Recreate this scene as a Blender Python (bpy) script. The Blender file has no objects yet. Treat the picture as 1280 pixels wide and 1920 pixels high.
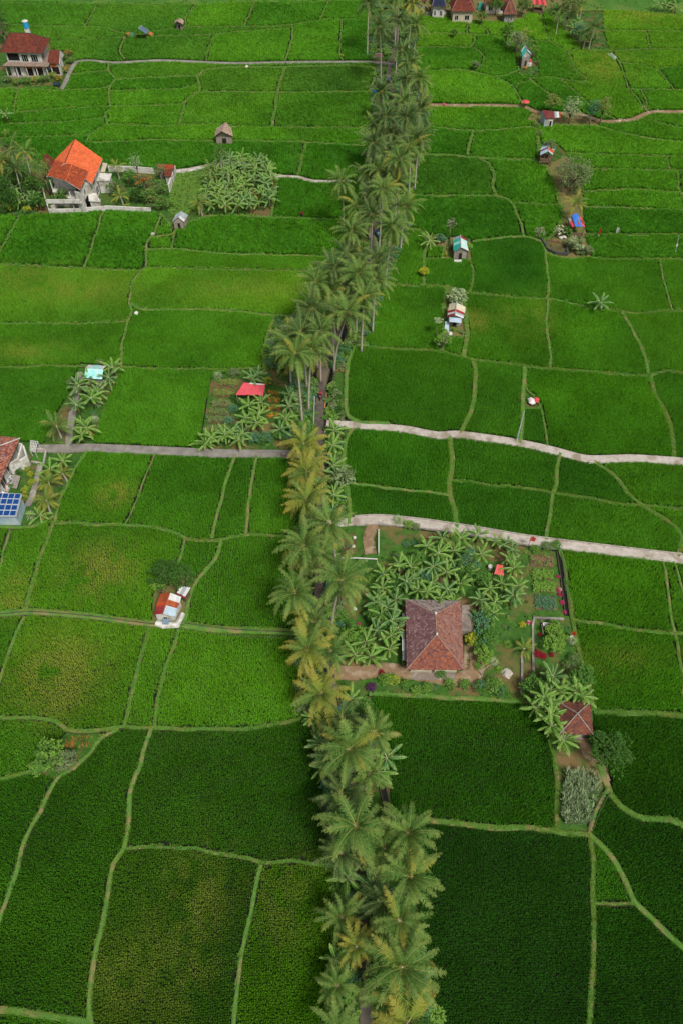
import bpy, math, random
import numpy as np
from mathutils import Vector, Matrix, Euler

R = math.radians
random.seed(7)
rng = np.random.default_rng(7)
C = bpy.context.scene.collection
SC = bpy.context.scene

# ---------------------------------------------------------------- camera
FPX, CX, CY, PITCH, HCAM = 1493.0, 640.0, 960.0, R(52.7), 98.0
cam_d = bpy.data.cameras.new('camera')
cam = bpy.data.objects.new('camera', cam_d); C.objects.link(cam)
cam.location = (0, 0, HCAM)
cam.rotation_euler = (R(90) - PITCH, 0, 0)
cam_d.sensor_fit = 'VERTICAL'; cam_d.sensor_height = 36.0; cam_d.sensor_width = 24.0
cam_d.lens = FPX / 1920.0 * 36.0
cam_d.clip_start = 0.5; cam_d.clip_end = 9000.0
SC.camera = cam
SC.render.resolution_x = 682; SC.render.resolution_y = 1024

# ---------------------------------------------------------------- sky, sun, exposure (thin overcast)
SUN_EL, SUN_AZ = R(56), R(148)       # azimuth measured from +Y towards +X
world = bpy.data.worlds.new('World'); SC.world = world; world.use_nodes = True
wn = world.node_tree.nodes; wl = world.node_tree.links
bg = wn['Background']
sky = wn.new('ShaderNodeTexSky'); sky.sky_type = 'NISHITA'; sky.sun_disc = False
sky.sun_elevation = SUN_EL; sky.sun_rotation = SUN_AZ; sky.air_density = 1.0; sky.dust_density = 5.0; sky.ozone_density = 1.0
hs = wn.new('ShaderNodeHueSaturation'); hs.inputs['Saturation'].default_value = 0.35
wl.new(sky.outputs[0], hs.inputs['Color']); wl.new(hs.outputs[0], bg.inputs['Color'])
bg.inputs['Strength'].default_value = 0.08
sd = bpy.data.lights.new('sun', 'SUN'); sd.energy = 2.9; sd.angle = R(11); sd.color = (1.0, 0.96, 0.90)
sun = bpy.data.objects.new('sun', sd); C.objects.link(sun)
d = Vector((math.sin(SUN_AZ) * math.cos(SUN_EL), math.cos(SUN_AZ) * math.cos(SUN_EL), math.sin(SUN_EL)))
sun.rotation_euler = d.to_track_quat('Z', 'Y').to_euler(); sun.location = (0, 0, 150)
SC.view_settings.view_transform = 'Standard'; SC.view_settings.look = 'None'
SC.view_settings.gamma = 1.0; SC.view_settings.exposure = 0.04; SC.view_settings.use_curve_mapping = False
SC.cycles.max_bounces = 6; SC.cycles.diffuse_bounces = 3; SC.cycles.transparent_max_bounces = 4

# ---------------------------------------------------------------- survey helpers: photo bearings to metres on the ground
_cp, _sp = math.cos(PITCH), math.sin(PITCH)
def at(px, py, z=0.0):
    u = (px - CX) / FPX; v = (CY - py) / FPX
    dx, dy, dz = u, _cp + v * _sp, -_sp + v * _cp
    t = (z - HCAM) / dz
    return (dx * t, dy * t)
def at3(px, py, z=0.0):
    x, y = at(px, py, z); return Vector((x, y, z))
def pl(pts): return [at(*p) for p in pts]

# ---------------------------------------------------------------- materials
def lin(c):
    if isinstance(c, str):
        c = c.lstrip('#'); c = [int(c[i:i+2], 16) / 255 for i in (0, 2, 4)]
        c = [x / 12.92 if x <= .04045 else ((x + .055) / 1.055) ** 2.4 for x in c]
    return (c[0], c[1], c[2], 1)
MATS = {}
def mat(name, col, col2=None, scale=2.0, rough=0.8, detail=6, coord='Object', bump=0.0, bscale=None, metal=0.0, spec=0.3, mixlo=.35, mixhi=.65, col3=None, scale3=.3, stretch=None):
    """noise-mixed principled material"""
    if name in MATS: return MATS[name]
    m = bpy.data.materials.new(name); m.use_nodes = True; MATS[name] = m
    n = m.node_tree.nodes; l = m.node_tree.links; b = n['Principled BSDF']
    b.inputs['Roughness'].default_value = rough; b.inputs['Metallic'].default_value = metal
    b.inputs['Specular IOR Level'].default_value = spec
    tc = n.new('ShaderNodeTexCoord'); src = tc.outputs[coord] if coord != 'World' else None
    if coord == 'World':
        g = n.new('ShaderNodeNewGeometry'); src = g.outputs['Position']
    if stretch:
        mp = n.new('ShaderNodeMapping'); mp.inputs['Scale'].default_value = stretch
        l.new(src, mp.inputs['Vector']); src = mp.outputs[0]
    def noise(s, d=detail):
        t = n.new('ShaderNodeTexNoise'); t.inputs['Scale'].default_value = s; t.inputs['Detail'].default_value = d
        t.inputs['Roughness'].default_value = .62
        l.new(src, t.inputs['Vector']); return t
    if col2 is None:
        b.inputs['Base Color'].default_value = lin(col)
    else:
        t = noise(scale)
        mr = n.new('ShaderNodeMapRange'); mr.inputs[1].default_value = mixlo; mr.inputs[2].default_value = mixhi
        l.new(t.outputs[0], mr.inputs[0])
        mx = n.new('ShaderNodeMix'); mx.data_type = 'RGBA'; mx.inputs[6].default_value = lin(col); mx.inputs[7].default_value = lin(col2)
        l.new(mr.outputs[0], mx.inputs[0]); out = mx.outputs[2]
        if col3 is not None:
            t3 = noise(scale3, 4); m3 = n.new('ShaderNodeMapRange'); m3.inputs[1].default_value = .5; m3.inputs[2].default_value = .62
            l.new(t3.outputs[0], m3.inputs[0])
            mx3 = n.new('ShaderNodeMix'); mx3.data_type = 'RGBA'; mx3.inputs[7].default_value = lin(col3)
            l.new(m3.outputs[0], mx3.inputs[0]); l.new(out, mx3.inputs[6]); out = mx3.outputs[2]
        l.new(out, b.inputs['Base Color'])
    if bump:
        t = noise(bscale or scale * 3, 5); bp = n.new('ShaderNodeBump'); bp.inputs['Strength'].default_value = bump; bp.inputs['Distance'].default_value = .05
        l.new(t.outputs[0], bp.inputs['Height']); l.new(bp.outputs[0], b.inputs['Normal'])
    return m

def leafmat(name, col, col2=None, tip=None, tint=False, rough=.55, trans=.25, rand=.25, tip_lo=.5):
    """foliage: colour varies from plant to plant; 'grad' attribute runs from base to tip; translucent blades"""
    if name in MATS: return MATS[name]
    m = bpy.data.materials.new(name); m.use_nodes = True; MATS[name] = m
    n = m.node_tree.nodes; l = m.node_tree.links; b = n['Principled BSDF']
    b.inputs['Roughness'].default_value = rough; b.inputs['Specular IOR Level'].default_value = .10
    oi = n.new('ShaderNodeObjectInfo')
    mx = n.new('ShaderNodeMix'); mx.data_type = 'RGBA'; mx.inputs[6].default_value = lin(col); mx.inputs[7].default_value = lin(col2 or col)
    g = n.new('ShaderNodeNewGeometry')
    add = n.new('ShaderNodeMath'); add.operation = 'MULTIPLY_ADD'; add.inputs[1].default_value = .5
    hf = n.new('ShaderNodeMath'); hf.operation = 'MULTIPLY'; hf.inputs[1].default_value = .5
    l.new(g.outputs['Random Per Island'], hf.inputs[0]); l.new(oi.outputs['Random'], add.inputs[0]); l.new(hf.outputs[0], add.inputs[2])
    l.new(add.outputs[0], mx.inputs[0]); out = mx.outputs[2]
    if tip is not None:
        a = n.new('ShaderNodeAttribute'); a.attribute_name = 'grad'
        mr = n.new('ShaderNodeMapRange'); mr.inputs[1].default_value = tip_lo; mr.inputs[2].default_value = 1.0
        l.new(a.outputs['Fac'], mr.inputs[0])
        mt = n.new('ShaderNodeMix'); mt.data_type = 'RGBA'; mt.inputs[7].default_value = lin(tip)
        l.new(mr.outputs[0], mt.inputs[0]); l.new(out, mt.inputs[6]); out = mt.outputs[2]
    if tint:
        a = n.new('ShaderNodeAttribute'); a.attribute_type = 'INSTANCER'; a.attribute_name = 'tint'
        mm = n.new('ShaderNodeMix'); mm.data_type = 'RGBA'; mm.blend_type = 'MULTIPLY'; mm.inputs[0].default_value = 1
        l.new(out, mm.inputs[6]); l.new(a.outputs['Color'], mm.inputs[7]); out = mm.outputs[2]
    l.new(out, b.inputs['Base Color'])
    if trans:
        tr = n.new('ShaderNodeBsdfTranslucent'); l.new(out, tr.inputs['Color'])
        ms = n.new('ShaderNodeMixShader'); ms.inputs[0].default_value = trans
        l.new(b.outputs[0], ms.inputs[1]); l.new(tr.outputs[0], ms.inputs[2]); l.new(ms.outputs[0], n['Material Output'].inputs[0])
    return m

# ---------------------------------------------------------------- mesh helpers
class MB:
    def __init__(s): s.v = []; s.f = []; s.m = []; s.g = []
    def add(s, vs, fs, mi=0, M=None, grad=None):
        o = len(s.v)
        for i, v in enumerate(vs):
            v = Vector(v)
            if M is not None: v = M @ v
            s.v.append(tuple(v)); s.g.append(grad[i] if grad else 0.0)
        for f in fs: s.f.append(tuple(o + i for i in f)); s.m.append(mi)
    def box(s, x0, x1, y0, y1, z0, z1, mi=0, M=None):
        s.add([(x0,y0,z0),(x1,y0,z0),(x1,y1,z0),(x0,y1,z0),(x0,y0,z1),(x1,y0,z1),(x1,y1,z1),(x0,y1,z1)],
              [(3,2,1,0),(4,5,6,7),(0,1,5,4),(1,2,6,5),(2,3,7,6),(3,0,4,7)], mi, M)
    def bar(s, p, q, r, mi=0, n=4, r2=None):
        p, q = Vector(p), Vector(q); d = (q - p).normalized()
        a = d.cross(Vector((0, 0, 1)))
        if a.length < .01: a = Vector((1, 0, 0))
        a.normalize(); b = d.cross(a); r2 = r if r2 is None else r2
        vs = []
        for P, rr in ((p, r), (q, r2)):
            for k in range(n):
                t = 2 * math.pi * (k + .5) / n; vs.append(P + (a * math.cos(t) + b * math.sin(t)) * rr)
        fs = [(k, (k + 1) % n, n + (k + 1) % n, n + k) for k in range(n)] + [tuple(range(n - 1, -1, -1)), tuple(range(n, 2 * n))]
        s.add(vs, fs, mi)
    def tube(s, pts, rad, mi=0, n=8):
        vs = []; fs = []; pts = [Vector(p) for p in pts]
        for i, p in enumerate(pts):
            d = (pts[min(i + 1, len(pts) - 1)] - pts[max(i - 1, 0)]).normalized()
            a = d.cross(Vector((0, 1, .02))).normalized(); b = d.cross(a)
            for k in range(n):
                t = 2 * math.pi * k / n; vs.append(p + (a * math.cos(t) + b * math.sin(t)) * rad[i])
        for i in range(len(pts) - 1):
            for k in range(n): fs.append((i*n+k, i*n+(k+1) % n, (i+1)*n+(k+1) % n, (i+1)*n+k))
        fs.append(tuple(range(n - 1, -1, -1))); fs.append(tuple((len(pts)-1)*n + k for k in range(n)))
        s.add(vs, fs, mi)
    def ball(s, c, r, mi=0, n=8, k=5, sq=1.0, jit=0.0):
        c = Vector(c); vs = [c + Vector((0, 0, r * sq))]
        for i in range(1, k):
            a = math.pi * i / k
            for j in range(n):
                t = 2 * math.pi * j / n; q = 1 + random.uniform(-jit, jit)
                vs.append(c + Vector((r*q*math.sin(a)*math.cos(t), r*q*math.sin(a)*math.sin(t), r*q*sq*math.cos(a))))
        vs.append(c - Vector((0, 0, r * sq))); fs = [(0, 1 + j, 1 + (j+1) % n) for j in range(n)]
        for i in range(k - 2):
            for j in range(n):
                a = 1 + i*n; fs.append((a+j, a+n+j, a+n+(j+1) % n, a+(j+1) % n))
        L = len(vs) - 1; a = 1 + (k-2)*n
        fs += [(L, a+(j+1) % n, a+j) for j in range(n)]
        s.add(vs, fs, mi)
    def mesh(s, name, mats, smooth=False):
        me = bpy.data.meshes.new(name); me.from_pydata(s.v, [], s.f)
        for m in (mats if isinstance(mats, (list, tuple)) else [mats]): me.materials.append(m)
        me.polygons.foreach_set('material_index', s.m)
        if smooth: me.polygons.foreach_set('use_smooth', [True] * len(s.f))
        if any(s.g):
            a = me.attributes.new('grad', 'FLOAT', 'POINT'); a.data.foreach_set('value', s.g)
        me.update(); return me
    def obj(s, name, mats, parent=None, smooth=False, **k):
        return link(name, s.mesh(name, mats, smooth), parent, **k)

def link(name, me, parent=None, loc=None, rot=None, scale=None, **props):
    o = bpy.data.objects.new(name, me); C.objects.link(o)
    if parent is not None: o.parent = parent
    if loc is not None: o.location = loc
    if rot is not None: o.rotation_euler = rot
    if scale is not None: o.scale = (scale,) * 3 if isinstance(scale, (int, float)) else scale
    for k, v in props.items(): o[k] = v
    return o
def thing(name, label, cat, loc=(0, 0, 0), rz=0.0, group=None):
    o = bpy.data.objects.new(name, None); C.objects.link(o); o.location = loc; o.rotation_euler = (0, 0, rz)
    o.empty_display_size = .2; o['label'] = label; o['category'] = cat
    if group: o['group'] = group
    return o
def tag(o, label, cat, group=None):
    o['label'] = label; o['category'] = cat
    if group: o['group'] = group
    return o

# ---------------------------------------------------------------- numpy value noise
_tab = rng.random((256, 256))
def vnoise(x, y, s):
    x = np.asarray(x) / s; y = np.asarray(y) / s
    xi = np.floor(x).astype(int); yi = np.floor(y).astype(int); fx = x - xi; fy = y - yi
    fx = fx*fx*(3-2*fx); fy = fy*fy*(3-2*fy)
    a = _tab[xi & 255, yi & 255]; b = _tab[(xi+1) & 255, yi & 255]; c = _tab[xi & 255, (yi+1) & 255]; e = _tab[(xi+1) & 255, (yi+1) & 255]
    return (a*(1-fx)+b*fx)*(1-fy) + (c*(1-fx)+e*fx)*fy
def inpoly(x, y, poly):
    x = np.asarray(x); y = np.asarray(y); r = np.zeros(x.shape, bool); n = len(poly)
    for i in range(n):
        x1, y1 = poly[i]; x2, y2 = poly[(i+1) % n]
        if y1 == y2: continue
        c = ((y1 > y) != (y2 > y)) & (x < (x2-x1)*(y-y1)/(y2-y1)+x1)
        r ^= c
    return r
# ---------------------------------------------------------------- survey of the field banks: (width m, points)
BANKS = [
(.7,[(-90,6),(25,8),(190,9),(370,10),(470,5),(560,7),(620,4),(705,2)]),
(.5,[(183,8),(160,52)]),
(.5,[(-90,44),(17,47),(75,50),(154,52),(188,52),(215,60),(240,64),(285,68)]),
(.5,[(285,60),(351,52),(425,52),(543,49),(570,44),(600,40),(612,37),(700,40)]),
(.5,[(285,70),(400,67),(430,63),(545,55)]),
(.4,[(90,80),(235,71)]),
(.5,[(236,70),(225,97),(235,114)]),
(.5,[(400,68),(386,116)]),
(.5,[(368,11),(350,33),(349,53)]),
(.5,[(477,5),(459,51)]),
(.6,[(547,48),(549,67),(535,117)]),
(.6,[(615,5),(600,40)]),
(.5,[(641,38),(637,100),(641,117)]),
(.5,[(130,142),(165,138),(206,134)]),
(.7,[(205,119),(205,135),(216,152),(206,168),(206,195),(208,205),(200,214),(203,237)]),
(.7,[(-90,168),(0,168),(120,171),(200,166),(216,153)]),
(.8,[(216,152),(290,147),(345,145),(370,144),(390,133),(430,129),(535,128),(643,125),(697,129),(702,144),(694,176)]),
(.5,[(206,172),(336,168),(373,160)]),
(.9,[(370,144),(373,172),(353,188),(346,197),(336,235)]),
(.6,[(362,176),(425,174),(522,175),(700,174)]),
(1.0,[(534,128),(521,175),(511,240)]),
(.6,[(34,170),(27,214)]),
(.6,[(-90,217),(20,214),(117,205),(206,202),(346,197)]),
(.5,[(10,234),(134,230),(203,222)]),
(.6,[(-90,262),(5,261),(165,255),(180,247),(203,236),(285,238),(406,235),(435,239),(700,242)]),
(.6,[(170,255),(167,268),(285,265),(403,267),(435,266),(573,269),(700,276)]),
(.9,[(574,269),(559,332)]),
(.7,[(520,337),(509,410)]),
(.7,[(302,405),(331,430),(356,418),(380,411),(430,406),(509,410),(690,415)]),
(.6,[(37,408),(0,473),(-90,570)]),
(.5,[(195,398),(160,504)]),
(.6,[(302,404),(289,441),(276,460),(275,504)]),
(.5,[(276,458),(286,448),(327,441)]),
(.6,[(331,432),(327,441),(321,469)]),
(.6,[(277,470),(320,468),(430,478),(670,485)]),
(.6,[(-90,494),(0,498),(77,501),(161,505),(265,509),(275,504),(430,507),(655,511)]),
(.6,[(269,508),(249,532),(246,550),(243,570),(249,584),(240,607),(232,640),(229,690)]),
(.6,[(-90,610),(0,609),(148,608),(241,605)]),
(.9,[(246,572),(268,582),(430,584),(515,594),(600,592)]),
(.6,[(-90,692),(0,691),(77,688),(155,689),(228,690),(390,694),(505,692)]),
(.8,[(517,594),(504,627),(495,665),(496,700)]),
(.7,[(165,845),(141,881),(107,958),(103,980)]),
(.35,[(292,852),(262,930),(235,984)]),
(.9,[(441,855),(425,905),(410,960),(397,1012)]),
(.8,[(480,857),(468,935),(463,1003)]),
(.9,[(104,981),(235,986),(302,993),(335,1004),(349,1013),(408,1015),(430,1008),(470,1003),(560,1011)]),
(1.0,[(103,979),(90,1010),(68,1070),(49,1150)]),
(.6,[(22,992),(13,1020),(0,1065),(-40,1110)]),
(.9,[(-90,985),(0,988),(34,993),(75,985),(104,968)]),
(.7,[(346,1012),(337,1048),(325,1070)]),
(1.0,[(414,1015),(403,1052),(370,1092),(354,1135),(346,1168)]),
(1.9,[(-90,1157),(0,1153),(54,1148),(168,1156),(285,1171),(346,1173),(430,1182),(575,1190)]),
(.8,[(48,1158),(17,1227),(0,1281),(-50,1390)]),
(.9,[(282,1176),(255,1268),(235,1350),(232,1366)]),
(.8,[(336,1180),(312,1250),(296,1318),(290,1366)]),
(.9,[(-90,1346),(0,1347),(67,1349),(104,1355),(128,1371),(185,1372),(228,1366),(289,1367),(430,1368),(502,1361),(566,1350),(600,1347)]),
(.9,[(222,1369),(188,1385),(168,1418),(141,1442),(111,1459),(91,1486),(76,1522),(54,1564),(30,1644),(0,1728),(-60,1840)]),
(.8,[(-90,1480),(0,1463),(66,1444)]),
(1.0,[(285,1369),(265,1435),(248,1487),(244,1535),(232,1594),(215,1620),(201,1705),(175,1805),(171,1920),(172,2000)]),
(.7,[(232,1594),(302,1589),(353,1592),(430,1604),(465,1611),(492,1620),(549,1616),(600,1624),(640,1622)]),
(.8,[(490,1621),(472,1720),(452,1805),(442,1920),(438,2000)]),
(1.2,[(-90,1890),(0,1896),(94,1906),(171,1920)]),
(.7,[(770,31),(850,33),(887,40),(947,42),(975,37),(991,25),(1025,23)]),
(.6,[(760,64),(855,65),(888,67),(914,68)]),
(.5,[(874,38),(875,66)]),
(.5,[(878,42),(896,48),(912,60),(914,69)]),
(.6,[(760,90),(855,90),(880,90),(888,80),(888,66)]),
(.7,[(760,140),(780,138),(855,132),(884,135),(903,123),(905,106),(887,91)]),
(.8,[(855,133),(890,138),(927,146),(950,142),(971,134)]),
(.5,[(912,68),(940,72),(950,85),(967,105),(971,134)]),
(.6,[(927,146),(960,165),(980,200)]),
(.7,[(971,138),(985,148),(1035,148),(1085,156),(1096,155)]),
(.7,[(1012,22),(1021,57),(1031,80),(1065,104),(1078,134),(1095,148),(1095,157)]),
(.5,[(985,79),(1030,79)]),
(.6,[(1063,101),(1088,90)]),
(.8,[(1025,20),(1060,60),(1090,92)]),
(.9,[(1086,22),(1186,22),(1253,28),(1370,32)]),
(.6,[(1126,59),(1280,60),(1370,61)]),
(.6,[(1209,60),(1218,95)]),
(.7,[(1090,94),(1142,97),(1218,94),(1370,95)]),
(.5,[(1142,97),(1162,123),(1176,165),(1196,191),(1212,212)]),
(.5,[(1160,119),(1200,123),(1230,131),(1273,127),(1370,127)]),
(.5,[(1230,131),(1245,148),(1262,170)]),
(.5,[(1181,169),(1262,170),(1370,172)]),
(.5,[(1201,171),(1212,197)]),
(.6,[(990,149),(1010,165),(1038,185),(1065,196),(1092,215)]),
(.5,[(967,168),(972,158),(993,153)]),
(.6,[(1051,152),(1085,180),(1105,200),(1152,226)]),
(.7,[(1119,238),(1152,248),(1206,260),(1280,269),(1370,277)]),
(.6,[(1209,226),(1280,242),(1370,250)]),
(.7,[(780,237),(855,245),(890,248),(994,240),(1011,236),(1119,238)]),
(.9,[(886,247),(880,270),(875,293)]),
(1.2,[(1003,238),(1008,270),(1010,303)]),
(1.1,[(770,290),(850,294),(894,298),(994,302),(1015,304)]),
(1.1,[(1015,303),(1041,354),(1048,380),(1053,410),(1040,440),(1015,456)]),
(1.0,[(890,296),(912,307),(926,327),(923,350),(929,372)]),
(.7,[(745,369),(850,369),(929,370),(954,378),(970,410),(982,448)]),
(.6,[(955,382),(1000,384),(1052,385)]),
(.9,[(884,455),(940,448),(981,446),(1015,455)]),
(1.0,[(750,432),(780,434),(795,441),(795,485),(792,540)]),
(.6,[(795,487),(850,487),(878,489),(886,505),(886,522),(878,552)]),
(.5,[(797,464),(828,465),(828,488)]),
(.9,[(700,528),(722,533),(760,537),(835,540),(873,551),(1020,563),(1052,566),(1092,577),(1152,584),(1186,590),(1246,585),(1370,583)]),
(.7,[(1014,455),(1022,478),(1027,550),(1023,564)]),
(.7,[(1021,478),(1060,486),(1108,484),(1145,488),(1370,488)]),
(.5,[(1234,488),(1246,540),(1258,585)]),
(.6,[(1095,441),(1200,442),(1370,443)]),
(.6,[(1090,389),(1280,396),(1370,397)]),
(.7,[(1090,361),(1186,357),(1240,361),(1370,371)]),
(.7,[(1100,319),(1280,322),(1370,322)]),
(.6,[(1060,290),(1246,295),(1370,298)]),
(.6,[(1247,296),(1254,321)]),
(.6,[(1268,322),(1273,361),(1290,398)]),
(.7,[(1024,563),(1025,617),(1031,691)]),
(.9,[(1164,586),(1186,627),(1210,675),(1212,704)]),
(1.3,[(838,540),(832,580),(832,618),(825,661)]),
(1.2,[(868,550),(872,593),(876,628),(867,672)]),
(.5,[(834,634),(868,634)]),
(.9,[(670,628),(683,640),(692,651),(761,657),(825,660),(855,668),(885,676),(968,686),(1018,693),(1135,701),(1206,706),(1219,705),(1246,698),(1280,702),(1370,710)]),
(1.1,[(1217,706),(1226,738),(1243,768),(1256,805),(1262,862)]),
(1.1,[(885,676),(890,701),(886,751),(876,785),(860,815)]),
(1.0,[(981,690),(978,760),(974,832)]),
(.5,[(984,694),(984,728),(1005,752),(1018,792),(1026,845)]),
(.4,[(980,767),(1010,767)]),
(1.0,[(692,651),(664,653),(653,684),(648,738),(650,780),(672,792),(730,797)]),
(1.0,[(660,806),(648,822),(645,880),(652,930),(655,985)]),
(.9,[(650,907),(727,916),(831,929),(843,931)]),
(1.2,[(842,820),(845,867),(843,931),(852,961),(855,990)]),
(.9,[(845,903),(934,913),(1035,926),(1085,934),(1169,948),(1206,950),(1280,955),(1370,960)]),
(1.1,[(1046,850),(1038,918),(1030,960),(1022,1015)]),
(1.2,[(1105,862),(1152,897),(1172,924),(1206,951),(1246,975),(1270,995),(1276,1015),(1270,1046)]),
(1.0,[(1050,1033),(1060,1080),(1072,1156),(1080,1210),(1090,1250),(1103,1290),(1112,1335)]),
(.9,[(1072,1166),(1152,1175),(1236,1188),(1266,1190),(1370,1192)]),
(.7,[(1240,1052),(1250,1119),(1262,1188)]),
(.6,[(1262,1056),(1280,1112),(1300,1192)]),
(.8,[(1263,1188),(1273,1234),(1281,1290),(1286,1342)]),
(1.4,[(1110,1336),(1186,1338),(1280,1342),(1370,1344)]),
(1.2,[(690,1300),(761,1305),(855,1311),(978,1315),(1000,1320)]),
(.9,[(1030,1385),(1036,1420),(1040,1469),(1043,1562)]),
(1.3,[(1120,1430),(1133,1466),(1142,1490),(1162,1513),(1203,1536),(1253,1540),(1290,1555),(1370,1590)]),
(.9,[(1137,1478),(1115,1520),(1103,1565)]),
(1.2,[(735,1532),(800,1539),(855,1545),(934,1552),(1038,1559),(1103,1566)]),
(1.0,[(1106,1566),(1109,1690),(1109,1820),(1104,1920),(1100,2000)]),
(1.2,[(1103,1566),(1142,1604),(1169,1648),(1186,1688),(1223,1728),(1280,1779),(1370,1855)]),
(.6,[(1108,1695),(1150,1697),(1190,1696)]),
]
# narrow gaps in the rice (no bank): width, points
GAPS = []
# paved or dirt paths: name, width, material key, height, points
PATHS = [
('village_road',1.4,'asphalt',.10,[(742,-40),(741,60),(738,100),(728,145),(738,185),(737,230),(722,320),(708,400),(701,460),(672,540),(636,610),(620,655),(606,715),(600,760),(599,800),(603,842),(605,870),(603,930),(599,1000),(599,1060),(600,1136),(601,1196),(608,1230),(616,1262),(624,1300),(634,1345),(650,1420),(664,1500),(674,1580),(678,1655),(676,1720),(683,1800),(686,1880),(688,2010)]),
('field_path',1.15,'concrete',.10,[(116,169),(118,167),(144,118),(165,115),(215,119),(302,115),(430,120),(560,118),(704,118),(738,122)]),
('field_path',1.0,'pale',.10,[(329,322),(356,319),(385,313),(440,306),(490,318),(519,331),(559,334),(586,341),(660,342)]),
('lane',1.7,'concrete',.10,[(60,843),(134,842),(168,841),(289,846),(430,852),(536,853),(600,856)]),
('lane',1.15,'concrete',.08,[(150,700),(140,760),(133,800),(130,840)]),
('stony_path',1.5,'dirt',.09,[(770,196),(803,198),(855,199),(978,201),(1004,211),(1085,216),(1129,229),(1165,228),(1186,225),(1219,212),(1280,211),(1370,210)]),
('lane',1.55,'pale',.12,[(612,796),(635,797),(700,801),(761,807),(821,818),(855,816),(964,831),(1035,846),(1098,862),(1186,861),(1280,867),(1370,874)]),
('lane',1.5,'pale',.10,[(606,983),(637,981),(694,976),(727,977),(795,984),(850,992),(884,997),(978,1013),(1052,1023),(1152,1035),(1280,1050),(1370,1060)]),
('dirt_path',2.0,'dirt',.06,[(605,1252),(640,1262),(680,1262),(720,1256),(780,1264),(850,1274),(890,1262),(892,1220)]),
('dirt_path',1.3,'dirt',.06,[(1092,1385),(1100,1415),(1125,1440),(1133,1466)]),
('dirt_path',1.7,'dirt',.05,[(700,985),(690,1010),(695,1040)]),
]
# dark water channels beside the road and banks: width, points
CHANNELS = [
(.7,[(722,320),(690,400),(655,500),(614,620),(596,665),(588,730),(583,790),(584,845)]),
(.8,[(760,185),(752,240),(738,320),(722,400),(716,460),(690,530),(650,610),(636,655),(618,720),(613,790),(615,840),(618,900),(617,960)]),
(.5,[(586,1100),(587,1150),(588,1200)]),(.5,[(612,1090),(612,1150),(613,1200)]),
(.7,[(605,1500),(625,1600),(630,1680),(629,1740),(628,1800)]),
(.6,[(712,1455),(722,1500),(730,1540)]),
(.45,[(-90,1161),(0,1157),(54,1152),(168,1160),(285,1175),(346,1177)]),
(.8,[(346,1176),(430,1187),(552,1193)]),
(.5,[(1046,1036),(1054,1090),(1062,1156)]),
(.45,[(545,858),(545,900),(543,960)]),
(.4,[(22,996),(10,1030)]),(.5,[(1138,1484),(1118,1520),(1106,1554)]),
]
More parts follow.
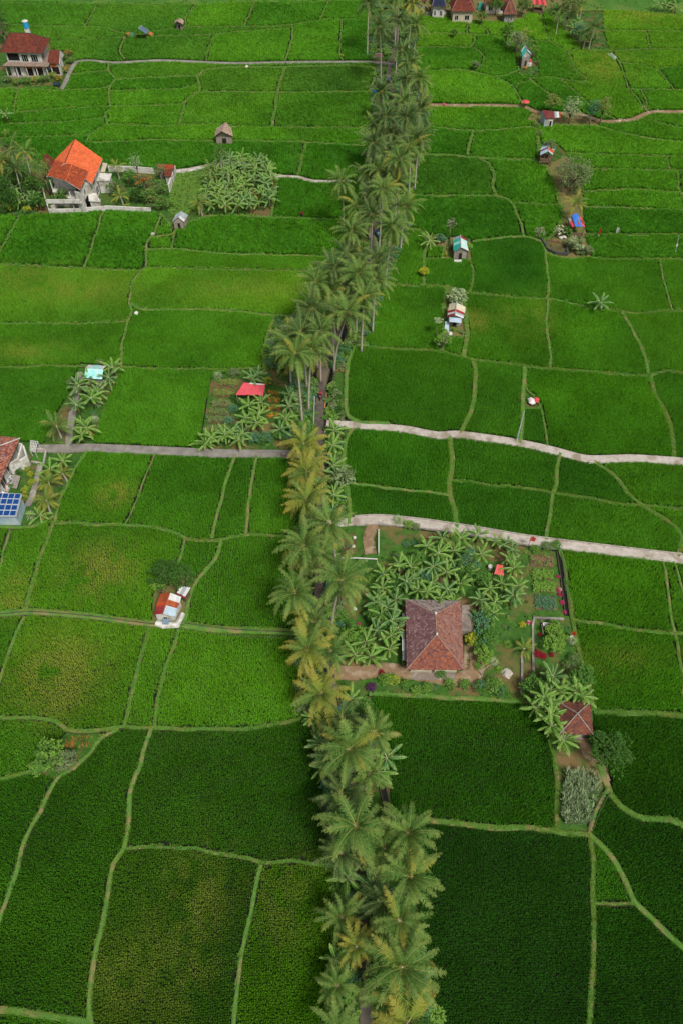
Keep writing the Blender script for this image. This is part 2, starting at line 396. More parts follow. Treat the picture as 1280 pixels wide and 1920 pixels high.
# places where no rice grows: name, ground key, points
AREAS = [
('roadside_verge','verge',[(690,-60),(695,0),(695,60),(697,120),(700,180),(692,250),(684,330),(668,400),(645,480),(615,540),(590,592),(517,594),(504,627),(496,690),(545,700),(545,850),(560,860),(552,1000),(556,1100),(560,1190),(562,1345),(593,1385),(602,1450),(610,1546),(632,1625),(634,1790),(626,1860),(615,1920),(604,2080),(850,2080),(812,1900),(803,1850),(782,1700),(748,1560),(733,1500),(717,1400),(700,1305),(640,1310),(640,985),(650,960),(648,815),(636,796),(648,780),(652,684),(664,651),(683,645),(700,590),(722,535),(745,480),(765,435),(766,370),(778,330),(800,250),(803,200),(790,160),(778,130),(780,60),(785,31),(785,-60)]),
('villa_garden','garden',[(-90,20),(15,40),(20,75),(95,80),(100,95),(138,100),(144,117),(118,167),(-90,167)]),
('house_garden','garden',[(-90,245),(0,262),(70,300),(100,330),(195,320),(310,318),(329,322),(356,319),(385,313),(440,306),(490,318),(519,331),(516,345),(509,409),(430,403),(356,416),(331,430),(318,425),(302,405),(285,398),(200,396),(89,403),(37,408),(-90,402)]),
('shed_garden','garden',[(150,682),(228,690),(175,832),(168,840),(75,843),(85,830),(105,780),(140,720)]),
('vegetable_garden','garden',[(396,712),(440,694),(498,690),(545,700),(545,850),(375,840)]),
('house_garden','garden',[(-90,815),(60,830),(134,842),(165,847),(141,881),(107,958),(100,970),(75,985),(34,993),(-90,985)]),
('shed_yard','dirtyard',[(300,1075),(340,1062),(372,1092),(350,1135),(346,1168),(286,1170),(287,1120)]),
('rough_grass','verge',[(60,1447),(100,1400),(128,1372),(190,1372),(168,1418),(141,1442),(105,1462)]),
('hut_yard','dirtyard',[(795,440),(880,448),(884,488),(828,487),(826,466),(797,464)]),
('hut_yard','dirtyard',[(838,540),(873,551),(870,593),(876,628),(866,635),(829,632),(836,600)]),
('pond_yard','dirtyard',[(1015,305),(1035,290),(1065,295),(1095,361),(1092,389),(1098,441),(1108,484),(1060,487),(1021,478),(1011,455),(1050,440),(1055,410),(1041,354)]),
('hut_yard','verge',[(1005,270),(1040,270),(1065,290),(1035,305),(1012,305)]),
('hut_yard','dirtyard',[(1000,209),(1085,216),(1133,229),(1119,237),(1011,236),(985,225)]),
('hut_yard','verge',[(960,62),(1000,72),(1008,125),(1010,145),(975,143),(967,105)]),
('thicket_ground','verge',[(1012,25),(1060,5),(1090,-20),(1130,-5),(1130,59),(1142,97),(1092,94),(1088,90),(1060,60),(1025,23)]),
('village_yard','dirtyard',[(785,-60),(1090,-60),(1090,22),(1025,23),(991,25),(975,37),(947,42),(887,40),(785,31)]),
('mown_grass','mown',[(1090,-60),(1370,-60),(1370,30),(1253,27),(1186,21),(1090,21)]),
('rough_grass','mown',[(-90,-60),(690,-60),(697,1),(620,2),(560,5),(470,3),(370,8),(190,7),(-90,4)]),
('house_garden','compound',[(640,985),(694,987),(727,987),(850,1004),(1046,1036),(1052,1037),(1078,1200),(1086,1234),(1101,1284),(1112,1335),(1110,1385),(1135,1440),(1135,1466),(1115,1520),(1102,1558),(1045,1558),(1040,1469),(1033,1398),(995,1318),(978,1313),(855,1309),(704,1301),(640,1310)]),
('hut_yard','verge',[(983,732),(1003,740),(1010,765),(980,767)]),
]
# crop looks, with vignette darkening painted into the lowest fields: a point in the field -> tint (multiplies the leaf colour), height factor
FIELDS = [
((120,550),(1.46,1.19,1.31),.9),((350,540),(1.40,1.19,1.19),.95),((100,650),(1.22,1.09,1.06),1),((380,640),(1.09,1.06,1.00),1),
((60,440),(0.75,0.85,0.80),1),((100,460),(0.75,0.85,0.80),1),((220,450),(0.72,0.85,0.80),1),((440,440),(0.72,0.85,0.80),1),
((550,375),(0.60,0.75,0.70),1),((300,30),(0.95,0.90,1.31),.9),((100,30),(0.90,0.90,1.19),.9),((620,150),(0.95,0.85,1.37),.85),((450,150),(1.06,0.95,1.19),.9),((300,130),(1.12,1.00,1.25),.9),
((600,210),(1.00,0.95,1.06),.95),((430,210),(1.00,0.95,1.06),.95),
((400,1470),(0.50,0.58,0.70),1),((160,1600),(0.52,0.60,0.60),1),((350,1750),(0.62,0.60,0.70),1),((540,1750),(1.02,0.95,0.60),1),((30,1550),(0.55,0.68,0.60),1),
((90,1850),(0.50,0.60,0.60),1),
((950,1420),(0.70,0.78,0.80),1),((950,1700),(0.42,0.52,0.80),.95),((1200,1420),(0.50,0.60,0.60),1),((1200,1650),(0.50,0.62,0.70),1),((1190,1850),(0.45,0.58,0.70),1),
((760,720),(0.85,0.90,0.80),1),((750,860),(0.85,0.95,0.80),1),((1150,100),(1.37,1.12,1.12),.9),((1150,40),(1.43,1.16,1.12),.9),((1180,75),(1.43,1.12,1.12),.9),((1250,75),(1.43,1.12,1.12),.9),((1200,108),(1.37,1.12,1.12),.9),
((830,50),(1.50,1.22,1.12),.9),((830,78),(1.50,1.19,1.12),.9),((895,55),(1.50,1.22,1.12),.9),((930,50),(1.50,1.22,1.12),.9),((1000,55),(1.43,1.19,1.12),.9),((1050,75),(1.31,1.16,1.12),.9),((1110,130),(1.19,1.06,1.00),.95),
((850,330),(0.95,0.90,1.19),.95),((860,220),(1.06,1.03,1.00),1),((950,620),(1.06,1.03,0.90),1),((1100,630),(1.00,1.03,0.90),1),
((100,1250),(1.00,0.95,0.80),1),((200,1070),(0.95,0.95,0.80),1),((200,910),(1.09,1.06,0.90),1),((350,920),(0.95,1.00,0.90),1),
((1180,750),(1.00,1.03,0.80),1),((1150,1100),(0.95,1.00,0.80),1),((1190,1260),(0.95,1.00,0.80),1),
]
# patches in the crop that have yellowed: px, py, radius m (x, y), strength
PATCHES = [(215,925,2.6,2.6,1.0),(190,1070,5,4.2,.95),(110,1270,5.5,6,1.0),(25,1120,2.4,3.5,.9),(60,660,6,2.5,.5),(150,545,12,4,.45),(60,520,9,4,.4),
 (885,605,3,3,.9),(540,1680,3.5,5,.5),(370,1690,3.5,6,.5),(240,1830,4,4,.45),(1130,125,8,10,.5),(1080,1255,6,3,.3),(470,545,14,4,.35),(1170,1235,5,2,.35),
 (1200,30,12,6,.5),(960,600,4,6,.3),(1010,600,3,7,.3),(150,1245,2,6,.5),(330,1800,5,6,.4),(400,1640,4,4,.3),(1145,1490,4,3,.0)]
# ---------------------------------------------------------------- the ground and the surveyed grid
G = .25; X0, X1, Y0, Y1 = -170.0, 170.0, -16.0, 300.0
NX, NY = int((X1-X0)/G), int((Y1-Y0)/G)
def smooth_line(pts, step=.8, wob=.0, seed=0):
    P = [np.array(p, float) for p in pts]
    if len(P) == 2: P = [P[0], (P[0]+P[1])/2, P[1]]
    out = []
    E = [2*P[0]-P[1]] + P + [2*P[-1]-P[-2]]
    for i in range(1, len(E)-2):
        a, b, c, d4 = E[i-1], E[i], E[i+1], E[i+2]; L = np.linalg.norm(c-b); n = max(1, int(L/step))
        # centripetal-ish: damp tangents so that tight corners stay tight
        m1 = (c-a); m2 = (d4-b)
        m1 = m1/max(np.linalg.norm(m1), 1e-6)*L*.8; m2 = m2/max(np.linalg.norm(m2), 1e-6)*L*.8
        for k in range(n):
            t = k/n; h = (2*t**3-3*t*t+1)*b + (t**3-2*t*t+t)*m1 + (-2*t**3+3*t*t)*c + (t**3-t*t)*m2
            out.append(h)
    out.append(P[-1]); out = np.array(out)
    if wob:
        s = np.arange(len(out))*step
        out[:, 0] += (vnoise(s, s*0+seed*7.3, 3.0)-.5)*wob; out[:, 1] += (vnoise(s, s*0+seed*3.1+50, 3.0)-.5)*wob
    return out
def extend(pts):
    """carry a surveyed line on beyond the photographed land"""
    pts = list(pts); W = pl(pts)
    for end in (0, -1):
        (px, py), (qx, qy) = (pts[0], pts[1]) if end == 0 else (pts[-1], pts[-2])
        if px <= -50 or px >= 1340:
            tx = -340 if px < 0 else 1620; sl = max(-.35, min(.35, (py-qy)/(px-qx) if px != qx else 0)); p = at(tx, py+sl*(tx-px))
        elif py >= 1990:
            a, b = W[end], W[1 if end == 0 else -2]; d_ = Vector(a)-Vector(b); d_.normalize(); p = (a[0]+d_.x*34, a[1]+d_.y*34)
        else: continue
        if end == 0: W.insert(0, p)
        else: W.append(p)
    return W
dist = np.full((NX, NY), 9.0, np.float32)         # metres outside the nearest bank edge
def burn(line, half):
    for i in range(len(line)-1):
        (x1, y1), (x2, y2) = line[i], line[i+1]; pad = half+1.0
        a = max(0, int((min(x1, x2)-pad-X0)/G)); b = min(NX, int((max(x1, x2)+pad-X0)/G)+1)
        c = max(0, int((min(y1, y2)-pad-Y0)/G)); e = min(NY, int((max(y1, y2)+pad-Y0)/G)+1)
        if a >= b or c >= e: continue
        gx = X0+(np.arange(a, b)+.5)*G; gy = Y0+(np.arange(c, e)+.5)*G
        dx, dy = x2-x1, y2-y1; L2 = dx*dx+dy*dy+1e-9
        t = np.clip(((gx[:, None]-x1)*dx+(gy[None, :]-y1)*dy)/L2, 0, 1)
        dd = np.hypot(gx[:, None]-x1-t*dx, gy[None, :]-y1-t*dy)-half
        dist[a:b, c:e] = np.minimum(dist[a:b, c:e], dd)
bank_lines = []
for k, (w, pts) in enumerate(BANKS):
    w *= (.56 if at(*pts[0])[1] < 90 else .72)
    L = smooth_line(extend(pts), .8, .35, k); bank_lines.append((w, L)); burn(L, max(w/2, .28))
for w, pts in GAPS: burn(smooth_line(pl(pts), 1.5), w/2)
path_lines = []
for name, w, key, h, pts in PATHS:
    L = smooth_line(extend(pts), 1.0); path_lines.append((name, w, key, h, L)); burn(L, w/2+.12)
gxx, gyy = np.meshgrid(X0+(np.arange(NX)+.5)*G, Y0+(np.arange(NY)+.5)*G, indexing='ij')
blocked = dist < .06
wpoly = []
for name, key, pts in AREAS:
    P = pl(pts); wpoly.append((name, key, P))
    xs = [p[0] for p in P]; ys = [p[1] for p in P]
    a, b = max(0, int((min(xs)-X0)/G)), min(NX, int((max(xs)-X0)/G)+2); c, e = max(0, int((min(ys)-Y0)/G)), min(NY, int((max(ys)-Y0)/G)+2)
    blocked[a:b, c:e] |= inpoly(gxx[a:b, c:e], gyy[a:b, c:e], P)
# limit of the surveyed land: a little more than the camera sees
edge = pl([(-330,-25),(1610,-25),(1610,1950),(-330,1950)]); edge = edge[:2]+[(edge[2][0], edge[2][1]), (edge[2][0], -14), (edge[3][0], -14), edge[3]]
blocked |= ~inpoly(gxx, gyy, edge)
# connected plots
label = np.zeros((NX, NY), np.int32); parent = [0]
def find(a):
    while parent[a] != a: parent[a] = parent[parent[a]]; a = parent[a]
    return a
prev = []
for j in range(NY):
    col = ~blocked[:, j]; dcol = np.diff(np.concatenate(([0], col.view(np.int8), [0])))
    st = np.flatnonzero(dcol == 1); en = np.flatnonzero(dcol == -1); cur = []; pi = 0
    for s, e in zip(st, en):
        lab = 0
        for (ps, pe, plb) in prev:
            if pe <= s: continue
            if ps >= e: break
            r = find(plb)
            if lab == 0: lab = r
            elif r != lab: parent[max(r, lab)] = min(r, lab); lab = min(r, lab)
        if lab == 0: lab = len(parent); parent.append(lab)
        label[s:e, j] = lab; cur.append((s, e, lab))
    prev = cur
root = np.array([find(i) for i in range(len(parent))]); label = root[label]
ids, cnt = np.unique(label[label > 0], return_counts=True)

# ground sheets
M_soil = mat('damp field soil', '#1c1f12', '#12180c', scale=.6, coord='World', rough=.9, bump=.3)
M_far = mat('distant crops', '#2c5214', '#1e3f10', scale=.05, coord='World', col3='#4a6a22', scale3=.01, rough=.9, bump=.6, bscale=2.5)
mb = MB(); S = 4000; mb.add([(-S,-S,-.05),(S,-S,-.05),(S,S,-.05),(-S,S,-.05)], [(0,1,2,3)])
mb.obj('ground', M_far, kind='structure')
mb = MB(); mb.add([(p[0], p[1], -.02) for p in edge], [(5, 4, 3, 2, 1, 0)]); o = mb.obj('field_soil', M_soil, kind='structure')
MK = {
 'verge': mat('verge grass and earth', '#3f6a1e', '#2b4a16', scale=.9, coord='World', col3='#6b5636', scale3=.35, rough=.95, bump=.8, bscale=6),
 'garden': mat('garden grass', '#416a22', '#2c5018', scale=.8, coord='World', col3='#6e5a3a', scale3=.22, rough=.95, bump=.8, bscale=6),
 'compound': mat('compound grass', '#446e24', '#2c521a', scale=.7, coord='World', col3='#75603f', scale3=.16, rough=.95, bump=.8, bscale=6),
 'dirtyard': mat('bare yard earth', '#7d6647', '#5d6a30', scale=.5, coord='World', rough=.95, bump=.6, bscale=5),
 'mown': mat('mown field grass', '#4a7628', '#3a6620', scale=.25, coord='World', col3='#5f7a34', scale3=.06, rough=.95, bump=.6, bscale=4),
}
from mathutils.geometry import tessellate_polygon
def sheet(name, P, z, m, **k):
    tri = tessellate_polygon([[Vector((x, y, 0)) for x, y in P]])
    mb = MB(); fs = []
    for t in tri:
        a, b, c = [P[i] for i in t]
        if (b[0]-a[0])*(c[1]-a[1])-(b[1]-a[1])*(c[0]-a[0]) < 0: t = (t[0], t[2], t[1])
        fs.append(tuple(t))
    mb.add([(x, y, z) for x, y in P], fs); return mb.obj(name, m, kind='structure', **k)
for i, (name, key, P) in enumerate(wpoly): sheet(name, P, .03+.004*i, MK[key])

# ribbons: banks, paths, channels
def ribbon(name, L, prof, m, mi=None, base=0.0, jit=0.0, props=None, parent=None):
    """sweep a profile [(offset, z), ...] along a line"""
    n = len(L); T = np.gradient(L, axis=0); T /= np.maximum(np.linalg.norm(T, axis=1, keepdims=True), 1e-6)
    N = np.stack([T[:, 1], -T[:, 0]], 1); k = len(prof); vs = []; fs = []; ms = []
    for i in range(n):
        for (o, z) in prof:
            j = jit*(random.random()-.5)
            p = L[i]+N[i]*(o+j); vs.append((p[0], p[1], base+z+jit*.3*(random.random()-.5)))
    for i in range(n-1):
        for q in range(k-1):
            a = i*k+q; fs.append((a, a+k, a+k+1, a+1)); ms.append(mi[q] if mi else 0)
    me = bpy.data.meshes.new(name); me.from_pydata(vs, [], fs)
    for mm in (m if isinstance(m, list) else [m]): me.materials.append(mm)
    me.polygons.foreach_set('material_index', ms); me.update()
    return link(name, me, parent, **(props or {'kind': 'structure'}))
M_bank = mat('bank turf', '#5f8438', '#4a7430', scale=1.2, coord='World', col3='#857a50', scale3=.5, rough=.95, bump=.5, bscale=8)
M_bside = mat('bank mud face', '#4a3c26', '#33401c', scale=1.5, coord='World', rough=.9, bump=.5)
for w, L in bank_lines:
    h = .28+.12*random.random(); hw = w/2; q_ = np.arange(len(L))*.8
    T_ = np.gradient(L, axis=0); L = L+np.stack([T_[:, 1], -T_[:, 0]], 1)*((vnoise(q_, q_*0+len(L), 2.0)-.5)*.30)[:, None]
    ribbon('field_bank', L, [(-hw-.07, -.02), (-hw, h*.8), (-hw*.5, h), (hw*.5, h), (hw, h*.8), (hw+.07, -.02)], [M_bside, M_bank], [0, 1, 1, 1, 0], jit=.10)
M_path = {
 'asphalt': mat('worn asphalt', '#5f5850', '#4a443d', scale=.9, coord='World', col3='#6b5f50', scale3=.3, rough=.9, bump=.3, bscale=20),
 'concrete': mat('weathered concrete', '#8e8a84', '#77716a', scale=.8, coord='World', col3='#9a948a', scale3=.25, rough=.9, bump=.3, bscale=20),
 'pale': mat('pale concrete', '#bfb7ae', '#a69c91', scale=1.3, coord='World', col3='#8f8474', scale3=.35, rough=.9, bump=.3, bscale=20),
 'dirt': mat('trodden earth', '#93775a', '#7c6750', scale=1.1, coord='World', col3='#a08c74', scale3=.5, rough=.95, bump=.6, bscale=10),
}
M_kerb = mat('kerb concrete', '#b8b0a6', '#938b80', scale=1.5, coord='World', rough=.9)
for i, (name, w, key, h, L) in enumerate(path_lines):
    hw = w/2; zz = (.16 if key != 'dirt' else .09)+.006*i+h
    ribbon(name, L, [(-hw-.06, -.02), (-hw, zz), (0, zz+.02), (hw, zz), (hw+.06, -.02)], M_path[key])
M_water = mat('still channel water', '#10140c', '#1c2214', scale=.5, coord='World', rough=.12, spec=.6)
M_lin = mat('channel lining', '#5a5346', '#3c3a2e', scale=1.2, coord='World', rough=.9)
for i, (w, pts) in enumerate(CHANNELS):
    L = smooth_line(pl(pts), 1.0); hw = w/2; z = .36+.005*i
    ribbon('water_channel', L, [(-hw-.14, -.02), (-hw-.12, z), (-hw, z), (-hw+.02, z-.22), (hw-.02, z-.22), (hw, z), (hw+.12, z), (hw+.14, -.02)], [M_lin, M_water], [0, 0, 0, 1, 0, 0, 0])
nog = dist*0+9.0; _d = dist; dist = nog
for w, pts in CHANNELS: burn(smooth_line(pl(pts), 1.0), w/2+.1)
for name, w, key, h, L in path_lines: burn(L, w/2+.1)
nog = dist; dist = _d
# white kerbs along the compound lane
L = path_lines[7][4]
for s in (-1, 1):
    T = np.gradient(L, axis=0); T /= np.linalg.norm(T, axis=1, keepdims=True); N = np.stack([T[:, 1], -T[:, 0]], 1)
    K = (L+N*s*.86)[4:]
    ribbon('kerb', K, [(-.08, 0), (-.08, .42), (.08, .42), (.08, 0)], M_kerb)

# ---------------------------------------------------------------- geometry-node scatter
def scatter_group():
    ng = bpy.data.node_groups.new('scatter', 'GeometryNodeTree')
    ng.interface.new_socket('Geometry', in_out='INPUT', socket_type='NodeSocketGeometry')
    ng.interface.new_socket('Kinds', in_out='INPUT', socket_type='NodeSocketCollection')
    ng.interface.new_socket('Geometry', in_out='OUTPUT', socket_type='NodeSocketGeometry')
    n = ng.nodes; l = ng.links
    gi = n.new('NodeGroupInput'); go = n.new('NodeGroupOutput')
    ci = n.new('GeometryNodeCollectionInfo'); ci.inputs['Separate Children'].default_value = True; ci.inputs['Reset Children'].default_value = True
    ip = n.new('GeometryNodeInstanceOnPoints'); ip.inputs['Pick Instance'].default_value = True
    def attr(nm, ty):
        a = n.new('GeometryNodeInputNamedAttribute'); a.data_type = ty; a.inputs[0].default_value = nm; return a.outputs[0]
    l.new(gi.outputs[0], ip.inputs['Points']); l.new(gi.outputs[1], ci.inputs[0]); l.new(ci.outputs[0], ip.inputs['Instance'])
    l.new(attr('vid', 'INT'), ip.inputs['Instance Index'])
    cx = n.new('ShaderNodeCombineXYZ'); l.new(attr('rz', 'FLOAT'), cx.inputs[2]); l.new(cx.outputs[0], ip.inputs['Rotation'])
    l.new(attr('scl', 'FLOAT'), ip.inputs['Scale']); l.new(ip.outputs[0], go.inputs[0])
    return ng
NG = scatter_group()
def collection_of(name, meshes):
    c = bpy.data.collections.new(name)
    for i, me in enumerate(meshes): c.objects.link(bpy.data.objects.new('%s_%02d' % (name, i), me))
    return c
def scatter(name, pts, col, nk, tint=None, scl=None, rz=None, **props):
    n = len(pts)
    me = bpy.data.meshes.new(name); me.vertices.add(n); me.vertices.foreach_set('co', np.asarray(pts, np.float32).ravel())
    a = me.attributes.new('vid', 'INT', 'POINT'); a.data.foreach_set('value', rng.integers(0, nk, n).astype(np.int32))
    a = me.attributes.new('rz', 'FLOAT', 'POINT'); a.data.foreach_set('value', (rng.random(n)*6.283 if rz is None else rz).astype(np.float32))
    a = me.attributes.new('scl', 'FLOAT', 'POINT'); a.data.foreach_set('value', (np.ones(n) if scl is None else scl).astype(np.float32))
    if tint is None: tint = np.ones((n, 3))
    a = me.attributes.new('tint', 'FLOAT_COLOR', 'POINT'); a.data.foreach_set('color', np.concatenate([tint, np.ones((n, 1))], 1).astype(np.float32).ravel())
    me.update(); o = link(name, me, None, **props)
    m = o.modifiers.new('scatter', 'NODES'); m.node_group = NG
    m[[s.identifier for s in NG.interface.items_tree if s.name == 'Kinds'][0]] = col
    return o
def blades(mb, n, h, spread, w, lean, cx=0, cy=0):
    for i in range(n):
        a = random.uniform(0, 6.283); r = spread*random.random(); hh = h*random.uniform(.65, 1.1)
        x, y = cx+r*math.cos(a), cy+r*math.sin(a); b = a+random.uniform(-.7, .7); le = lean*random.uniform(.3, 1.2)
        dx, dy = math.cos(b), math.sin(b); sx, sy = -dy*w/2, dx*w/2
        mx, my = x+dx*le*.35, y+dy*le*.35; ex, ey = x+dx*le, y+dy*le
        mb.add([(x-sx*.6, y-sy*.6, 0), (x+sx*.6, y+sy*.6, 0), (mx+sx, my+sy, hh*.62), (mx-sx, my-sy, hh*.62), (ex, ey, hh)],
               [(0, 1, 2, 3), (3, 2, 4)], 0, None, [0, 0, .6, .6, 1])
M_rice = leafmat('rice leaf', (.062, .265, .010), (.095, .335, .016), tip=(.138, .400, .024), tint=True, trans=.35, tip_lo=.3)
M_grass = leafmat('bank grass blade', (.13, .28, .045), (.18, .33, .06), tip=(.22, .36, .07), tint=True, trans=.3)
hills = []
for k in range(6):
    mb = MB(); blades(mb, 16, .60, .04, .042, .21); hills.append(mb.mesh('rice_hill', M_rice))
COL_H = collection_of('rice_hills', hills)
quads = []
for k in range(6):
    mb = MB()
    for dx in (-.125, .125):
        for dy in (-.14, .14): blades(mb, 8, .60, .05, .065, .20, dx, dy+random.uniform(-.03, .03))
    quads.append(mb.mesh('rice_clump', M_rice))
COL_Q = collection_of('rice_clumps', quads)
tufts = []
for k in range(5):
    mb = MB(); blades(mb, 18, .15, .20, .03, .12); tufts.append(mb.mesh('grass_tuft', M_grass))
COL_T = collection_of('grass_tufts', tufts)

def lab_at(x, y):
    i = np.clip(((x-X0)/G).astype(int), 0, NX-1); j = np.clip(((y-Y0)/G).astype(int), 0, NY-1)
    return label[i, j], dist[i, j]
looks = {}
for (px, py), t, h in FIELDS:
    x, y = at(px, py); l_, _ = lab_at(np.array([x]), np.array([y]))
    if l_[0]: looks[int(l_[0])] = (np.array(t), h)
wpatch = [(at(px, py), rx, ry, s) for px, py, rx, ry, s in PATCHES]
total = 0
for fid, c in zip(ids, cnt):
    if c*G*G < 4: continue
    I, J = np.nonzero(label == fid)
    x0, x1, y0, y1 = X0+I.min()*G, X0+(I.max()+1)*G, Y0+J.min()*G, Y0+(J.max()+1)*G
    cx, cy = (x0+x1)/2, (y0+y1)/2; far = y1-(y1-y0)*.5 > 140
    t, hf = looks.get(int(fid), (None, 1.0))
    if t is None:
        q = random.random(); t = np.array([.66+.50*q, .80+.30*q, .85+.2*q])
    ang = random.uniform(-.05, .05) + (.10 if cx < -12 and cy < 70 else 0.0)
    sx, sy = (.50, .56) if far else (.25, .24)
    rr = math.hypot(x1-x0, y1-y0)/2+1
    u = np.arange(-rr, rr, sx); v = np.arange(-rr, rr, sy); U, V = np.meshgrid(u, v, indexing='ij')
    U = U+(vnoise(V.ravel(), U.ravel()*0+fid*9.1, 7.0).reshape(U.shape)-.5)*.5     # rows bend a little
    U = (U+rng.normal(0, .018, U.shape)).ravel(); V = (V+rng.normal(0, .04, V.shape)).ravel()
    X = cx+U*math.cos(ang)-V*math.sin(ang); Y = cy+U*math.sin(ang)+V*math.cos(ang)
    ok = (X > X0) & (X < X1) & (Y > Y0) & (Y < Y1); X, Y = X[ok], Y[ok]
    lb, dd = lab_at(X, Y); ok = (lb == fid) & (dd > (.26 if far else .06)); X, Y = X[ok], Y[ok]  # wider bare soil strip along far banks imitates the crop's shaded edge
    if len(X) < 6: continue
    n = len(X); n1 = vnoise(X, Y, 9.0); n2 = vnoise(X+40, Y, 2.2); n3 = vnoise(X, Y+90, 30.0); n4 = rng.random(n)
    br = .66+.30*n1+.22*n2+.30*n3+.40*(n4-.5)
    T = t[None, :]*br[:, None]*np.stack([.9+.25*n3+.15*n1, np.ones(n), .9+.3*n2], 1)
    yel = np.zeros(n)
    for (qx, qy), rx, ry, s in wpatch:
        e2 = ((X-qx)/rx)**2+((Y-qy)/ry)**2; yel = np.maximum(yel, s*np.exp(-e2*1.1)*np.clip((vnoise(X+7, Y+3, 1.1)*.9+vnoise(X, Y, 3)*.9-.30)*1.9, 0, 1.4))
    yel = np.clip(yel, 0, 1)[:, None]*(.5+.8*rng.random((n, 1)))
    T = T*(1-np.clip(yel, 0, 1))+np.array([[4.6, 1.75, 4.5]])*np.clip(yel, 0, 1)*.85
    sc = (1.2 if far else 1.0)*hf*(.88+.2*n1+.12*rng.random(n))*(1-.18*yel[:, 0]); z = np.zeros(n)
    keep = rng.random(n) > .003
    P = np.stack([X, Y, z], 1)[keep]
    rz = rng.integers(0, 2, keep.sum())*math.pi+ang if far else None
    scatter('rice_field', P, COL_Q if far else COL_H, 6, T[keep], sc[keep], rz, kind='stuff', group='rice fields between the banks')
    total += keep.sum()
print('rice', total, 'plots', len(ids))
# grass on the banks, one stuff object per few banks
allp = []; allt = []; alls = []
for w, L in bank_lines:
    seg = np.diff(L, axis=0); ln = np.linalg.norm(seg, axis=1); yy = L[:, 1].mean()
    dens = 34 if yy < 112 else 14
    n = int(ln.sum()*w*dens); 
    k = rng.choice(len(seg), n, p=ln/ln.sum()); t = rng.random((n, 1)); N = np.stack([seg[k, 1], -seg[k, 0]], 1)/np.maximum(ln[k, None], 1e-6)
    o = (rng.random((n, 1))-.5)*w*.9; P = L[k]+seg[k]*t+N*o
    m = inpoly(P[:, 0], P[:, 1], edge); P = P[m]; m = nog[np.clip(((P[:, 0]-X0)/G).astype(int), 0, NX-1), np.clip(((P[:, 1]-Y0)/G).astype(int), 0, NY-1)] > 0; P = P[m]; q = rng.random(len(P)); bare = vnoise(P[:, 0], P[:, 1], 2.5)
    kp = (bare+q*.4) > .22; P = P[kp]; q = q[kp]; bare = bare[kp]
    allp.append(np.concatenate([P, np.full((len(P), 1), .27)], 1)); b = .8+.4*q
    allt.append(np.stack([b*(.7+.5*bare), b, b*.8], 1)); alls.append((.7+.6*q)*(1.0 if yy < 112 else 1.5))
scatter('bank_grass', np.concatenate(allp), COL_T, 5, np.concatenate(allt), np.concatenate(alls), kind='stuff')
print('grass', sum(len(a) for a in allp))
# ---------------------------------------------------------------- plant kinds
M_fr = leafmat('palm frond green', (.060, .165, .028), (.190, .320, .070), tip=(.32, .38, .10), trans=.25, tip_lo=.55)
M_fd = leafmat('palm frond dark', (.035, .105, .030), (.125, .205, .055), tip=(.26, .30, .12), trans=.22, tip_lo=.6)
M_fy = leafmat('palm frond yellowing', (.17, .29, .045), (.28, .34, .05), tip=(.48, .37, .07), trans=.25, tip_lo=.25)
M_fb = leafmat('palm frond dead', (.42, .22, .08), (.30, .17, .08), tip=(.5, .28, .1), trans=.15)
M_rach = leafmat('palm frond rib', (.24, .28, .07), (.34, .34, .09), trans=0)
M_trunk = mat('palm trunk bark', '#c2b9ac', '#958a7c', scale=3.0, rough=.95, bump=.6, bscale=8, stretch=(1, 1, 3))
M_nut = mat('coconut husk', '#8a6a2a', '#5f7a2a', scale=4, rough=.7)
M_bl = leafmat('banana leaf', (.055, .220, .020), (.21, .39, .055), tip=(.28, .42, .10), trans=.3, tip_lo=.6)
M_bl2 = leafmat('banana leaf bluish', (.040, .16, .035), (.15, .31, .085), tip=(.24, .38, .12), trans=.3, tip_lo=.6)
M_brib = mat('banana leaf rib', (.42, .52, .22), rough=.6)
M_bst = mat('banana stem', '#7c8a4a', '#6a5436', scale=3, rough=.8)
M_bd = leafmat('banana leaf dead', (.45, .24, .06), (.55, .34, .08), trans=.15)

